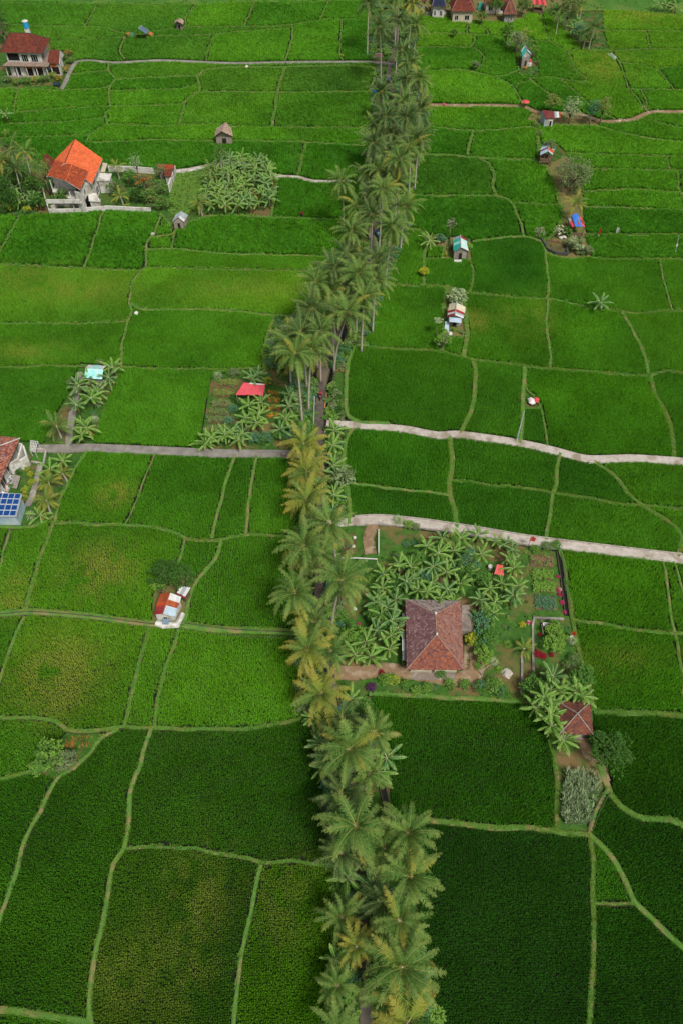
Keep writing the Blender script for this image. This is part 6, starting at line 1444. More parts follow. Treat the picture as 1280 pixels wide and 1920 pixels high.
b = inset(P, .35); walls_from(t, b, 0, z_-.12, mat('light blue paint', '#a8c0cc', '#90a8b6', scale=1.2, col3='#b8c4c4', scale3=.5))

# ---------------------------------------------------------------- huts with tin roofs
def gable_hut(label, ridge, left, right, zr, ze, cl, cr, front=None, wallm=None, base=None, walls=True, cat='hut', name='field_hut', z0=0.0, posts=True, group='huts among the fields', tilesm=None, w_in=.35):
    """ridge/left/right: ((px,py) back, (px,py) front) of the roof lines"""
    c = at(sum(p[0] for p in left+right)/4, sum(p[1] for p in left+right)/4, ze); t = root(name, label, cat, c, group)
    Rb, Rf = [V3(A3(t, *p, zr)) for p in ridge]; Lb, Lf = [V3(A3(t, *p, ze)) for p in left]; Qb, Qf = [V3(A3(t, *p, ze)) for p in right]
    if tilesm: tiled(t, [(Lb, Lf, Rf, Rb), (Qf, Qb, Rb, Rf)], tilesm, tw=.4, th=.35)
    else:
        sheets(t, Lb, Lf, Rf, Rb, cl); sheets(t, Qb, Qf, Rf, Rb, cr)
        prim(t, 'ridge_cap', TIN['grey'], lambda m: m.bar(Rb+Vector((0, 0, .05)), Rf+Vector((0, 0, .05)), .09, 0, 6))
    b = inset([Lf, Qf, Qb, Lb], w_in)
    if walls:
        walls_from(t, b, z0, ze-.12, wallm or M_gwood)
        mb = MB(); fa, fb = V3((*b[0], ze-.14)), V3((*b[1], ze-.14)); ap = Rf.lerp(Rb, .08)-Vector((0, 0, .12)); th_ = Vector((0, .08, 0)); mb.add([fa, fb, ap, fa+th_, fb+th_, ap+th_], [(0, 1, 2), (5, 4, 3), (0, 3, 4, 1), (1, 4, 5, 2), (2, 5, 3, 0)]); mb.obj('gable', wallm or M_gwood, t)
        opening(t, b[0], b[1], .36, .64, z0+.1, min(ze-.3, z0+1.8), 'door', gm=M_dark, split=1, fm=M_wood)
    if posts:
        for x, y in b: prim(t, 'post', M_wood, lambda m: m.bar((x, y, 0), (x, y, ze-.05), .07))
    if z0: prim(t, 'platform', M_wood, lambda m: slab_into(m, [(x, y, z0) for x, y in inset(b, -.15)], .12))
    return t, b, (Lf, Qf, Rf)
t, b, _ = gable_hut('hut with turquoise gable roof and red ridge end, beside the leafless tree', ((862, 441), (863, 464)), ((847.5, 446), (849.5, 472.5)), ((873, 447.5), (877.5, 471)), 3.4, 2.3, ['grey', 'teal', 'lteal', 'teal', 'teal'], ['red', 'lteal', 'white', 'lteal', 'white'], wallm=M_grey)
prim(t, 'cloth_bale', M_white, lambda m: m.box(b[0][0]+.1, b[0][0]+1.6, b[0][1]-1.0, b[0][1]-.4, 0, .6))
t, b, (a_, c_, r_) = gable_hut('hut with cream roof, red striped sheets and pale blue awning', ((855, 567.5), (852, 591)), ((841, 570), (837, 595)), ((872.5, 576), (868, 597.5)), 3.2, 2.2, ['cream', 'cream', 'cream', 'red', 'white', 'red'], ['cream', 'cream', 'cream', 'red', 'grey', 'white'], wallm=M_grey)
sheets(t, (a_.x+.4, a_.y-.9, 1.9), (c_.x-.4, c_.y-.9, 1.9), (c_.x-.4, c_.y+.1, 2.25), (a_.x+.4, a_.y+.1, 2.25), ['lblue', 'lblue', 'lblue'], name='awning_sheet')
tag(prim(None, 'tin_sheet', TIN['lblue'], lambda m: slab_into(m, [(*at(832, 624), .1), (*at(840, 626), .1), (*at(840, 612), 1.0), (*at(833, 610), 1.0)], .04)), 'blue grey tin sheet leaning on the yard below the striped roof hut', 'tin sheet')
tag(prim(None, 'sack', M_white, lambda m: m.ball((*at(843, 628), .35), .45, 0, 8, 5, .7, .2)), 'white sack on the ground below the striped roof hut', 'sack')
t, b, (a_, c_, r_) = gable_hut('stilted hut with grey, purple and orange patched roof beside the pale tree', ((1027, 269.5), (1026.5, 284)), ((1014, 274), (1011, 292)), ((1040, 277), (1035.5, 291)), 3.6, 2.7, ['lblue', 'lblue', 'purple', 'lblue', 'lblue'], ['lblue', 'grey', 'orange', 'orange', 'lblue'], walls=False, z0=1.0)
for k in range(4): prim(t, 'stilt', M_wood, lambda m: m.bar((b[0][0]+(b[1][0]-b[0][0])*k/3, b[0][1]-.1, 0), (b[0][0]+(b[1][0]-b[0][0])*k/3, b[0][1]-.1, 2.6), .06))
prim(t, 'bench', M_wood, lambda m: m.box(b[0][0]+.3, b[1][0]-.3, b[0][1]+.5, b[0][1]+1.2, 1.0, 1.4))
t, b, (a_, c_, r_) = gable_hut('hut with bright blue sheet over a red roof beside the fish pond', ((1079, 402), (1086, 420)), ((1064, 410), (1071, 427)), ((1089, 408), (1097, 427)), 3.1, 2.3, ['grey', 'pink', 'pink'], ['pink', 'red', 'pink'], walls=False)
q = [V3(A3(t, *p, z)) for p, z in (((1078, 425), 2.75), ((1091.5, 425), 2.95), ((1082, 400), 3.35), ((1071, 404), 3.1))]
sheets(t, q[0], q[1], q[2], q[3], ['blue', 'blue', 'blue'], name='blue_sheet', jag=.02)
prim(t, 'barrel', mat('blue drum', '#1c3f90', rough=.4), lambda m: m.bar((b[0][0]-.3, b[0][1]+.5, 0), (b[0][0]-.3, b[0][1]+.5, .95), .32, 0, 10)); prim(t, 'low_wall', M_wood, lambda m: m.box(b[0][0], b[1][0], b[0][1], b[0][1]+.1, 0, .9))
t, b, _ = gable_hut('far turquoise gabled hut below the grey tree', ((983, 84), (987, 95)), ((976, 95), (978, 109)), ((988, 90), (996, 103)), 4.0, 2.9, ['lteal', 'teal', 'teal', 'teal'], ['red', 'purple', 'lteal'], wallm=M_grey)
tag(prim(None, 'shrine_plinth', M_white, lambda m: (m.box(*[at(984, 125)[0], at(995, 125)[0]], at(989, 125)[1], at(989, 125)[1]+1.6, 0, .8))), 'white plinth in front of the far turquoise hut', 'plinth')
tag(prim(None, 'red_box', TIN['pink'], lambda m: m.box(at(991, 122)[0]-.5, at(991, 122)[0]+.4, at(991, 122)[1]-.3, at(991, 122)[1]+.5, .8, 1.3)), 'pink red box on the white plinth before the far turquoise hut', 'box')
T_th = rndmat('old thatch', ['#a8907c', '#8f7868', '#b8a490', '#9a8472', '#c0aa96'])
gable_hut('thatched field hut with grey plank walls below the banked upper fields', ((423.7, 229), (416, 246)), ((406.5, 241), (402.5, 256)), ((434, 241), (437, 256)), 3.9, 2.3, [], [], tilesm=T_th)
gable_hut('small grey board hut with red flowers beside the creeper patch', ((340, 396), (335, 408)), ((329, 404), (323, 417)), ((353, 403), (346, 417)), 3.0, 2.0, ['lblue', 'grey', 'grey'], ['grey', 'grey', 'white'], wallm=M_gwood)
shrub(337, 419, .6, 'pink', 'upright crimson flowers before the small grey board hut', 'garden shrubs', kind2='light'); shrub(349, 411, .6, 'pink', 'crimson flowers at the right side of the small grey board hut', 'garden shrubs', kind2='light')
gable_hut('tiny pinkish thatched shelter in the uppermost left fields', ((337, 34), (333, 40)), ((329, 39), (327, 45)), ((345, 38), (344, 46)), 3.0, 1.9, [], [], tilesm=T_th, w_in=.5)
t, b, _ = gable_hut('shelter of slate blue tarpaulin in the upper left fields', ((266, 48), (260, 54)), ((257, 58), (253, 66)), ((280, 56), (276, 65)), 3.6, 1.6, ['slate', 'slate'], ['slate', 'slate'], walls=False, name='tarp_shelter', cat='shelter')
for k, (x, y) in enumerate([(244, 66), (248, 67), (283, 66)]): tag(prim(None, 'heap', M_tree['rust' if k != 1 else 'blue'], lambda m: m.ball((*at(x, y+2), .5), .8, 0, 8, 5, .8, .3)), ['reddish heap left of the blue tarpaulin shelter', 'bluish heap touching the tarpaulin shelter', 'brown straw heap right of the tarpaulin shelter'][k], 'heap', 'heaps beside the tarpaulin')
# pink roof hut
t = root('open_shed', 'open shed with flat pink-red tin roof in the vegetable garden', 'shed', at(470, 745))
P = [V3(A3(t, *p, z)) for p, z in (((442, 740.5), 2.0), ((493, 742), 2.0), ((498, 720), 2.6), ((457, 717.5), 2.6))]; sheets(t, P[0], P[1], P[2], P[3], ['pink']*6, jag=.15)
sheets(t, P[3]+Vector((1, .05, .05)), P[2]+Vector((-.2, .05, .05)), P[2]+Vector((-.2, -.35, .02)), P[3]+Vector((1, -.35, .02)), ['white'], name='white_strip')
for x, y, z in [tuple(p) for p in P]: prim(t, 'post', M_gwood, lambda m: m.bar((x*.93, y*.9, 0), (x*.93, y*.9, z-.03), .07))
prim(t, 'side_wall', M_white, lambda m: m.box(P[1].x-.35, P[1].x-.2, P[1].y+.3, P[2].y-.3, 0, 1.9)); prim(t, 'bench', M_wood, lambda m: m.box(P[0].x+1, P[1].x-1, P[0].y+1.2, P[0].y+1.9, .35, .5)); prim(t, 'back_wall', M_wood, lambda m: m.box(P[0].x+1, P[1].x-.4, P[2].y-.4, P[2].y-.3, 0, 2.2))
# turquoise roofed shed
t, b, _ = gable_hut('shed with pale turquoise roof at the head of the left banana strip', ((161, 690), (194, 692)), ((167, 684), (200, 686)), ((158, 709.5), (192, 711)), 3.3, 2.5, ['white', 'lteal', 'white'], ['lteal', 'lteal', 'lteal', 'lteal'], walls=False, posts=False, name='turquoise_shed', cat='shed')
b = inset([A3(t, *p, 2.4) for p in ((159, 710), (192, 711), (198, 688), (166, 686))], .4); walls_from(t, b, 0, 2.3, M_grey)
# rusty tin shed
t = root('tin_shed', 'shed with rust, red and pale blue tin roof and white front', 'shed', at(313, 1148))
ze, zr = 2.2, 2.9; Lb, Lf, Rb, Rf, Qb, Qf = [V3(A3(t, *p, z)) for p, z in (((301, 1113), ze), ((288, 1153), ze), ((319, 1111), zr), ((305, 1151), zr), ((340, 1119), ze), ((329, 1156), ze))]
sheets(t, Lb, Lf, Rf, Rb, ['rust', 'rust', 'orange', 'mag', 'red']); sheets(t, Qb, Qf, Rf, Rb, ['white', 'white', 'rust', 'rust', 'lblue', 'lblue', 'lblue']); prim(t, 'ridge_cap', TIN['rust'], lambda m: m.bar(Rb, Rf, .12, 0, 6))
b = inset([Lf, Qf, Qb, Lb], .3); walls_from(t, b, 0, ze-.1, M_white); opening(t, b[0], b[1], .35, .6, .8, 1.7)
prim(t, 'white_tarp', M_white, lambda m: m.tube([V3((b[0][0]-.1, b[0][1]-.5, .45)), V3((0, b[0][1]-.9, .5)), V3((b[1][0]+.2, b[1][1]-.6, .5)), V3((b[1][0]+.8, b[1][1]+1.2, .5))], [.4, .5, .5, .35], 0, 8)); prim(t, 'blue_panel', TIN['slate'], lambda m: slab_into(m, [V3((b[0][0]+.9, b[0][1]-1.0, 1.0)), V3((b[0][0]+1.8, b[0][1]-1.0, 1.0)), V3((b[0][0]+1.8, b[0][1]-.3, 1.3)), V3((b[0][0]+.9, b[0][1]-.3, 1.3))], .06))
t = root('grey_tin_annex', 'grey flat tin roof under the dark trees, behind the rusty shed', 'annex', at(345, 1118))
P = [V3(A3(t, *p, z)) for p, z in (((332, 1112), 2.0), ((347, 1120), 2.0), ((358, 1102), 2.3), ((337, 1098), 2.3))]; sheets(t, P[0], P[1], P[2], P[3], ['white', 'grey', 'white']); walls_from(t, inset(P, .3), 0, 1.9, M_wood)
prim(t, 'red_edge', TIN['red'], lambda m: m.bar(P[0]+Vector((0, -.1, .02)), P[1]+Vector((0, -.1, .02)), .09))
for k, (x, y, ln) in enumerate([(302, 1172, 2.2), (318, 1168, 3.5)]): tag(prim(None, 'timber', M_wood, lambda m: m.bar((*at(x, y), .15), (*at(x+ln*12, y-1), .18), .08)), ['short brown timber before the rusty shed', 'long pale timber lying before the rusty shed'][k], 'timber')
# red sheet shelter in the grove
t = root('red_shelter', 'small shelter with tilted red sheet roof in the banana grove', 'shelter', at(932, 1078))
P = [V3(A3(t, *p, z)) for p, z in (((925, 1077), 1.7), ((944, 1079), 1.7), ((942, 1060), 2.3), ((931, 1058), 2.3))]; sheets(t, P[0], P[1], P[2], P[3], ['pink', 'orange', 'pink'])
for p in P: prim(t, 'post', M_wood, lambda m: m.bar((p.x*.9, p.y*.9, 0), (p.x*.9, p.y*.9, p.z), .06))
prim(t, 'rail', M_wood, lambda m: (m.bar((P[0].x-1.6, P[0].y-.5, .3), (P[1].x+.2, P[1].y-.7, .3), .08), m.bar((P[0].x-1.5, P[0].y-.5, .3), (P[3].x-1.5, P[3].y, .3), .08)))
tag(prim(None, 'white_drum', M_white, lambda m: m.bar((*at(917, 1068), 0), (*at(917, 1068), .9), .35, 0, 10)), 'white drum left of the red sheet roof in the grove', 'drum')
# brown and blue roofed hut by the stony path
t = root('roadside_hut', 'hut with brown and grey tin roofs and light blue side wall under the olive tree', 'hut', at(1034, 232), 'huts among the fields')
P = [V3(A3(t, *p, z)) for p, z in (((1022, 223), 2.4), ((1039, 222), 2.6), ((1036, 209), 3.2), ((1016, 206), 2.8))]; sheets(t, P[0], P[1], P[2], P[3], ['brownred', 'brownred', 'brownred']); b = inset(P, .35); walls_from(t, b, 0, 2.3, M_white); opening(t, b[0], b[1], .5, .9, .3, 1.9, 'door', gm=M_dark, split=1)
Q = [V3(A3(t, *p, z)) for p, z in (((1039, 221), 2.2), ((1051, 221), 2.2), ((1050, 210), 2.7), ((1038, 209), 2.7))]; sheets(t, Q[0], Q[1], Q[2], Q[3], ['grey', 'white', 'rust']); prim(t, 'blue_wall', TIN['lblue'], lambda m: m.add([(P[0].x-.1, P[0].y+.2, 0), (P[3].x-.1, P[3].y, 0), (P[3].x-.1, P[3].y, 2.5), (P[0].x-.1, P[0].y+.2, 2.2), (P[0].x+.1, P[0].y+.2, 0), (P[3].x+.1, P[3].y, 0), (P[3].x+.1, P[3].y, 2.5), (P[0].x+.1, P[0].y+.2, 2.2)], [(0, 3, 2, 1), (4, 5, 6, 7), (0, 4, 7, 3), (3, 7, 6, 2), (1, 2, 6, 5)]))
for p in Q[:2]: prim(t, 'post', M_wood, lambda m: m.bar((p.x-.1, p.y+.2, 0), (p.x-.1, p.y+.2, 2.15), .07))
prim(t, 'store', M_wood, lambda m: m.box(Q[0].x+.4, Q[1].x-.5, Q[0].y+1, Q[2].y-1, 0, 1.2))
# bamboo rubbish heap in the right field
t = root('covered_heap', 'heap under red and white sacking in the small field right of the upper lane pole', 'heap', at(997, 757))
prim(t, 'heap', M_dark, lambda m: m.ball((0, 0, .25), .75, 0, 9, 5, .6, .2)); prim(t, 'white_sacking', M_white, lambda m: m.ball((-.25, .0, .55), .75, 0, 8, 5, .7, .25)); prim(t, 'red_sacking', TIN['pink'], lambda m: m.ball((.5, .25, .6), .6, 0, 7, 5, .7, .25))

# ---------------------------------------------------------------- far village, upper right
def hiphouse(label, fl, fr, w_d, ze, zr, tm, wm, ridge_in=.3, name='village_house'):
    """fl, fr: front eave corners in the photo; w_d depth in metres"""
    a, b_ = at(*fl, ze), at(*fr, ze); t = root(name, label, 'house', ((a[0]+b_[0])/2, a[1]+w_d/2), 'far village houses'); A = V3((*sub2(t, a), ze)); B = V3((*sub2(t, b_), ze)); U = Vector((0, w_d, 0)); Cc, D_ = B+U, A+U; k = ridge_in
    r1 = A.lerp(B, k)+U*.5; r2 = A.lerp(B, 1-k)+U*.5; r1.z = r2.z = zr
    tiled(t, [(A, B, r2, r1), (B, Cc, r2, r2), (Cc, D_, r1, r2), (D_, A, r1, r1)], tm, ridge=[(A, r1), (B, r2), (r1, r2)], tw=.4, th=.4)
    b = inset([A, B, Cc, D_], .8); walls_from(t, b, 0, ze-.1, wm); opening(t, b[0], b[1], .1, .3, .8, 2.2); opening(t, b[0], b[1], .6, .85, .8, 2.2); return t
hiphouse('brown hip roofed village house with pale wall at the top edge', (846, 21), (890, 21), 8, 3.4, 6.0, T_red, M_cream)
hiphouse('small brown roofed village shrine house right of the longer brown roof', (943, 27), (968, 27), 5, 2.8, 5.8, T_brn, M_grey, .42)
hiphouse('dark blue roofed village house with white and orange wall', (809, 11), (836, 12), 7, 3.6, 6.0, rndmat('navy tiles', ['#1a2438', '#222e48', '#2a3650']), M_white)
hiphouse('long low brown veranda house cut by the top edge', (908, 6), (960, 6), 6, 3.0, 4.6, T_red, M_white, .15)
hiphouse('dark roofed house at the far end of the road behind the palms', (765, 2), (800, 2), 7, 3.2, 5.0, T_red, M_grey)
t = root('red_stall', 'open stall with bright red tin roof at the top edge', 'stall', at(1010, 16)); P = [V3(A3(t, *p, z)) for p, z in (((998, 8), 2.8), ((1024, 10), 2.8), ((1020, -4), 3.6), ((998, -5), 3.6))]; sheets(t, P[0], P[1], P[2], P[3], ['pink', 'red', 'pink', 'red', 'pink']); walls_from(t, inset(P, .7), 0, 1.2, M_wood)
for p in P: prim(t, 'post', M_wood, lambda m: m.bar((p.x*.85, p.y*.85, 0), (p.x*.85, p.y*.85, p.z-.05), .1))
wallrun('yard_wall', 'low grey yard wall in front of the dark blue roofed village house', 'wall', [(797, 31), (835, 31)], 1.2, .3, M_grey)
wallrun('yard_wall', 'white panel leaning on the brown village house', 'wall', [(850, 33), (872, 37)], 1.0, .4, M_white)
wallrun('blue_wall', 'turquoise wall panel right of the brown village house', 'wall', [(895, 20), (901, 20)], 2.2, .4, TIN['teal'])
tag(prim(None, 'tarp', TIN['grey'], lambda m: slab_into(m, [(*at(1136, 103), .4), (*at(1149, 114), .4), (*at(1156, 111), .4), (*at(1145, 102), .4)], .3)), 'grey and blue tarpaulin sheet on the bank of the far right fields', 'tarpaulin')
# ---------------------------------------------------------------- vegetable beds
M_soilbed = mat('dug bed soil', '#7c6248', '#5d4936', scale=1.5, rough=.95, bump=.6)
def bed(px0, py0, px1, py1, py_h, kind, label, group, k2=None, hh=.5, lsz=.26, dens=20, rows=1):
    a, b = Vector((*at(px0, py0), 0)), Vector((*at(px1, py1), 0)); w = abs(at(px0, py_h)[1]-a.y); t = thing('vegetable_bed', label, 'vegetable bed', (a.x, a.y, 0), math.atan2(b.y-a.y, b.x-a.x), group); L = (b-a).length
    prim(t, 'soil_mound', M_soilbed, lambda m: (m.box(0, L, 0, w, 0, .22)))
    mb = MB()
    for i in range(int(L*w*dens)): leafclump(mb, (random.uniform(.1, L-.1), random.uniform(.1, w-.1), .25+hh*.3), hh*.75, 8, lsz, .7, 1 if k2 and random.random() < .4 else 0)
    mb.obj('crop', [M_tree[kind], M_tree[k2 or kind]], t, kind='stuff')
gv = 'bean rows of the vegetable garden'
for i, (x0, x1, y) in enumerate([(412, 445, 725), (400, 440, 744), (397, 434, 763), (393, 430, 779), (389, 426, 794), (387, 425, 810)]):
    bed(x0, y, x1, y+1, y-10, 'olive' if i < 2 else 'grey', ['bean row beside the pink roof, uppermost of the garden', 'second bean row, left of the round dark bush', 'third bean row of the vegetable garden', 'fourth bean row of the vegetable garden', 'fifth bean row of the vegetable garden', 'lowest bean row, above the orange leaved banana'][i], gv, 'olive', .6, .26, 16)
for i, y in enumerate([742, 755, 770, 785]): bed(502, y, 525, y+1, y-8, 'mid', ['uppermost orange flower bed beside the tall palm', 'second orange flower bed right of the pink roof', 'third orange flower bed, brightest', 'lowest orange flower bed above the bare earth'][i], 'orange flower beds', 'orange', .4)
for i, (x0, x1, y, yh, kd, lb) in enumerate([(993, 1038, 1062, 1042, 'grey', 'mostly bare bed nearest the pale lane'), (995, 1036, 1086, 1071, 'light', 'bright green bed beside the magenta flowers, upper of two'), (998, 1040, 1110, 1092, 'light', 'bright green bed beside the magenta flowers, lower of two'), (1003, 1044, 1144, 1118, 'blue', 'mixed cabbage bed with bare earth, lowest of the garden beds')]):
    bed(x0, y, x1, y+2, yh, kd, lb, 'vegetable beds of the compound', None if i else 'olive', .45, .3, 3 if i == 0 else (9 if i == 3 else 20))
sheet('bare_earth', pl([(985, 1036), (1042, 1036), (1056, 1152), (992, 1150)]), .10, M_soilbed)
sheet('bare_earth', pl([(497, 792), (518, 792), (513, 822), (490, 820)]), .10, MK['dirtyard'])
sheet('bare_earth', pl([(870, 1200), (895, 1205), (898, 1262), (868, 1262)]), .105, M_path['dirt'])
sheet('bare_earth', pl([(630, 1005), (664, 1000), (668, 1020), (655, 1050), (640, 1045)]), .11, mat('pond mud', '#6e4f38', '#53402c', scale=1, coord='World', rough=.4))
sheet('bare_earth', pl([(955, 1185), (985, 1185), (984, 1285), (958, 1285)]), .10, mat('dry lawn', '#8a8a4e', '#6e7a3c', scale=.8, coord='World', rough=.95))
wallrun('garden_kerb', 'dark concrete edging round the lawn with the white table', 'edging', [(1000, 1290), (998, 1240), (997, 1175), (1000, 1160), (1055, 1162)], .35, .3, M_grey)
wallrun('garden_kerb', 'long dark edging between the dry lawn and the round green tree', 'edging', [(976, 1300), (977, 1260), (977, 1230)], .35, .3, M_grey)
# boundary pipes and fences
def pole(px, py, h, label, name='pole', cat='pole', m=None, r=.09, top=None, group=None):
    x, y = at(px, py); t = thing(name, label, cat, (x, y, 0), 0, group); e = Vector((0, 0, h)) if top is None else Vector((at(*top, h)[0]-x, at(*top, h)[1]-y, h))
    prim(t, 'shaft', m or M_frame, lambda q: q.bar((0, 0, 0), e, r, 0, 8, r*.75)); return t, e
M_pole = mat('galvanised pole', '#c2c8ca', '#a8aeb0', scale=3, rough=.5)
t, e1 = pole(967, 829, 7.2, 'tall pale utility pole standing on the upper pale lane', 'utility_pole', 'pole', M_pole, .12, (981.5, 771)); prim(t, 'band', TIN['teal'], lambda q: q.bar(e1*.14, e1*.2, .135, 0, 8)); p1 = t.location+e1
t, e2 = pole(588, 799, 7.0, 'pale utility pole beside the channel left of the road', 'utility_pole', 'pole', M_pole, .12, (589.5, 743)); p2 = t.location+e2
t, e3 = pole(1264, 478, 4.5, 'thin leaning pole in the far right field', 'utility_pole', 'pole', M_pole, .06, (1272, 441)); prim(t, 'box', M_white, lambda q: q.box(e3.x*.5-.15, e3.x*.5+.15, e3.y*.5-.1, e3.y*.5+.1, 2.0, 2.5))
def cable(a, b, label):
    a, b = Vector(a), Vector(b); pts = [a.lerp(b, i/16)-Vector((0, 0, 1.1*4*(i/16)*(1-i/16))) for i in range(17)]; mb = MB(); mb.tube(pts, [.018]*17, 0, 4); tag(mb.obj('power_cable', M_dark, None), label, 'cable')
cable(p2, p1, 'thin power cable from the roadside pole to the pole on the pale lane'); cable(p1, (*at(1330, 838, 7), 7), 'thin power cable running right from the pole on the pale lane')
def flag(px, py, h, col, label, wv=.8, hv=1.3, col2=None, lean=0):
    t, e = pole(px, py, h, label, 'flag', 'flag', M_wood, .04, None)
    mb = MB(); n = 6
    for i in range(n): 
        a, b_ = i/n, (i+1)/n; f = lambda u: .12*math.sin(u*5)
        mb.add([(a*wv, f(a), h-.05), (b_*wv, f(b_), h-.05-.1*b_), (b_*wv*.9, f(b_)+.03, h-hv*(1-.2*b_)), (a*wv*.9, f(a)+.03, h-hv*(1-.2*a))], [(0, 1, 2, 3)])
    mb.obj('cloth', TIN[col], t)
    if col2: prim(t, 'lower_cloth', TIN[col2], lambda q: q.add([(0, .02, h-hv), (wv*.85, .1, h-hv*.9), (wv*.6, .1, h-hv*1.5), (0, .02, h-hv*1.5)], [(0, 1, 2, 3), (3, 2, 1, 0)]))
flag(987, 1030, 3.2, 'pink', 'bright red flag on a pole beside the pale compound lane'); flag(1119, 446, 2.2, 'orange', 'narrow orange flag on the far right field bank', .35, 1.6, 'white'); flag(1152, 441, 1.9, 'white', 'narrow white flag on the far right field bank', .5, 1.5); flag(1063, 1202, 2.6, 'orange', 'red and white flag leaning over the bank by the light green tree', .7, 1.1, 'white')
for lb, pts in [('white pipe fence along the bare dirt patch', [(709, 998), (709, 1042)]), ('white pipe fence across the compound lawn', [(640, 1052), (668, 1052), (706, 1054)]), ('white pipe rail left of the road below the junction', [(585, 1142), (588, 1176)])]:
    L = [Vector((*at(*p), 0)) for p in pts]; t = thing('pipe_fence', lb, 'fence', tuple(L[0]))
    for i in range(len(L)-1):
        a, b_ = L[i]-L[0], L[i+1]-L[0]; prim(t, 'rail', M_frame, lambda q: q.bar(a+Vector((0, 0, .8)), b_+Vector((0, 0, .8)), .09)); k = max(2, int((b_-a).length/1.8))
        for j in range(k+1): prim(t, 'post', M_frame, lambda q: q.bar(a.lerp(b_, j/k), a.lerp(b_, j/k)+Vector((0, 0, .8)), .06))
t = thing('timber_rail', 'orange timber lying along the right side of the road, by the motorbike', 'timber', (*at(609, 768), .36)); prim(t, 'plank', mat('new timber', '#c08850', '#a87440', scale=3), lambda q: q.bar((0, 0, 0), Vector((*at(612.5, 740), 0))-Vector((*at(609, 768), 0)), .13))
# white table, rock, log, pond, pillar
t = thing('garden_table', 'white garden table with side benches on the compound lawn', 'table', (*at(1023, 1180), .05)); prim(t, 'tabletop', M_white, lambda q: q.box(-.55, .55, .1, .65, .68, .74))
for x in (-.5, .5):
    for y in (.15, .6): prim(t, 'leg', M_frame, lambda q: q.bar((x, y, 0), (x, y, .68), .05))
for x in (-.7, .62): prim(t, 'bench', M_cream, lambda q: (q.box(x, x+.12, -.9, .5, .35, .42), q.box(x, x+.12, -.85, -.78, 0, .35), q.box(x, x+.12, .4, .47, 0, .35)))
tag(prim(None, 'rock', mat('pale rock', '#c8bfb4', '#9c948a', scale=2, bump=.6), lambda q: q.ball((*at(949, 1264), .2), .75, 0, 9, 6, .6, .22)), 'pale rock on the lawn left of the dry strip', 'rock')
tag(prim(None, 'log', M_bark, lambda q: q.bar((*at(133, 1408), .25), (*at(146, 1434), .3), .14, 0, 7, .09)), 'felled pale log on the rough patch beside the bushy tree', 'log')
tag(prim(None, 'brush_heap', M_tree['rust'], lambda q: [leafclump(q, (*at(145+random.uniform(-22, 26), 1392+random.uniform(-9, 9)), .1), .4, 10, .2, .4) for _ in range(22)]), 'brown brushwood heap at the head of the rough patch', 'brushwood')
t = root('fish_pond', 'muddy fish pond with dark stone wall below the blue sheet hut', 'pond', at(1040, 462))
P = [(1014, 452), (1024, 470), (1040, 478), (1062, 480), (1060, 462), (1046, 455), (1028, 452)]
prim(t, 'water', mat('pond water', '#6a6038', '#585030', scale=.4, rough=.15), lambda q: slab_into(q, [A3(t, *p, .18) for p in P[:4]+P[4:]], .15))
for i in range(len(P)):
    if i < 4: seg(t, P[i], P[(i+1) % len(P)], .75, mat('dark pond stone', '#3a4448', '#545048', scale=2), .35, 'wall_panel')
    else: seg(t, P[i], P[(i+1) % len(P)], .35, M_soilbed, .5, 'bank')
for k, (x, y) in enumerate([(1050, 448), (1057, 447)]): tag(prim(None, 'sack', M_white, lambda q: q.ball((*at(x, y), .3), .42, 0, 8, 5, .8, .2)), ['white sack at the fish pond, left', 'white sack at the fish pond, nearest the hut'][k], 'sack')
t = root('gate_pillar', 'pink stone sign slab beside the tall pale trunk at the far junction', 'sign', at(710, 118)); prim(t, 'slab', mat('pink stone', '#b48a84', '#a07a74', scale=2), lambda q: q.box(-1.1, .9, 0, .35, 1.4, 2.3))
for x in (-.9, .7): prim(t, 'post', M_wood, lambda q: q.bar((x, .2, 0), (x, .2, 1.4), .08))
t = root('lane_post', 'small grey pillar with orange mark where the left lane meets the road', 'pillar', at(533, 857)); prim(t, 'pillar', M_grey, lambda q: q.box(-.3, .3, -.3, .3, 0, 1.0)); prim(t, 'mark', TIN['orange'], lambda q: q.box(-.12, .12, -.32, -.3, .5, .85))
tag(prim(None, 'concrete_slab', M_kerb, lambda q: slab_into(q, [(*at(608, 818), .5), (*at(617, 818), .5), (*at(616, 806), .5), (*at(609, 806), .5)], .15)), 'grey concrete slab bridging the ditch beside the road', 'slab')
for i, (x, y, lb) in enumerate([(257, 590, 'white egret sized bag on the bank corner of the left fields'), (664, 1011, 'upper white stone at the mud pool'), (662, 1027, 'lower white stone at the mud pool'), (665, 1144, 'white bag on the lawn right of the short white trunk'), (463, 128, 'small white marker on the far path'), (288, 442, 'white bag in the bank gap of the left dark field')]):
    tag(prim(None, 'white_bag', M_white, lambda q: q.ball((*at(x, y), .4), .28 if y > 600 else .45, 0, 7, 5, .8, .25)), lb, 'bag')
tag(prim(None, 'paper_lantern', mat('pale turquoise sheet', '#9fd8c8'), lambda q: q.ball((*at(700, 1708, 2.2), 2.2), .28, 0, 7, 5, .6, .2)), 'pale turquoise rag caught on the banana beside the lower road', 'rag')
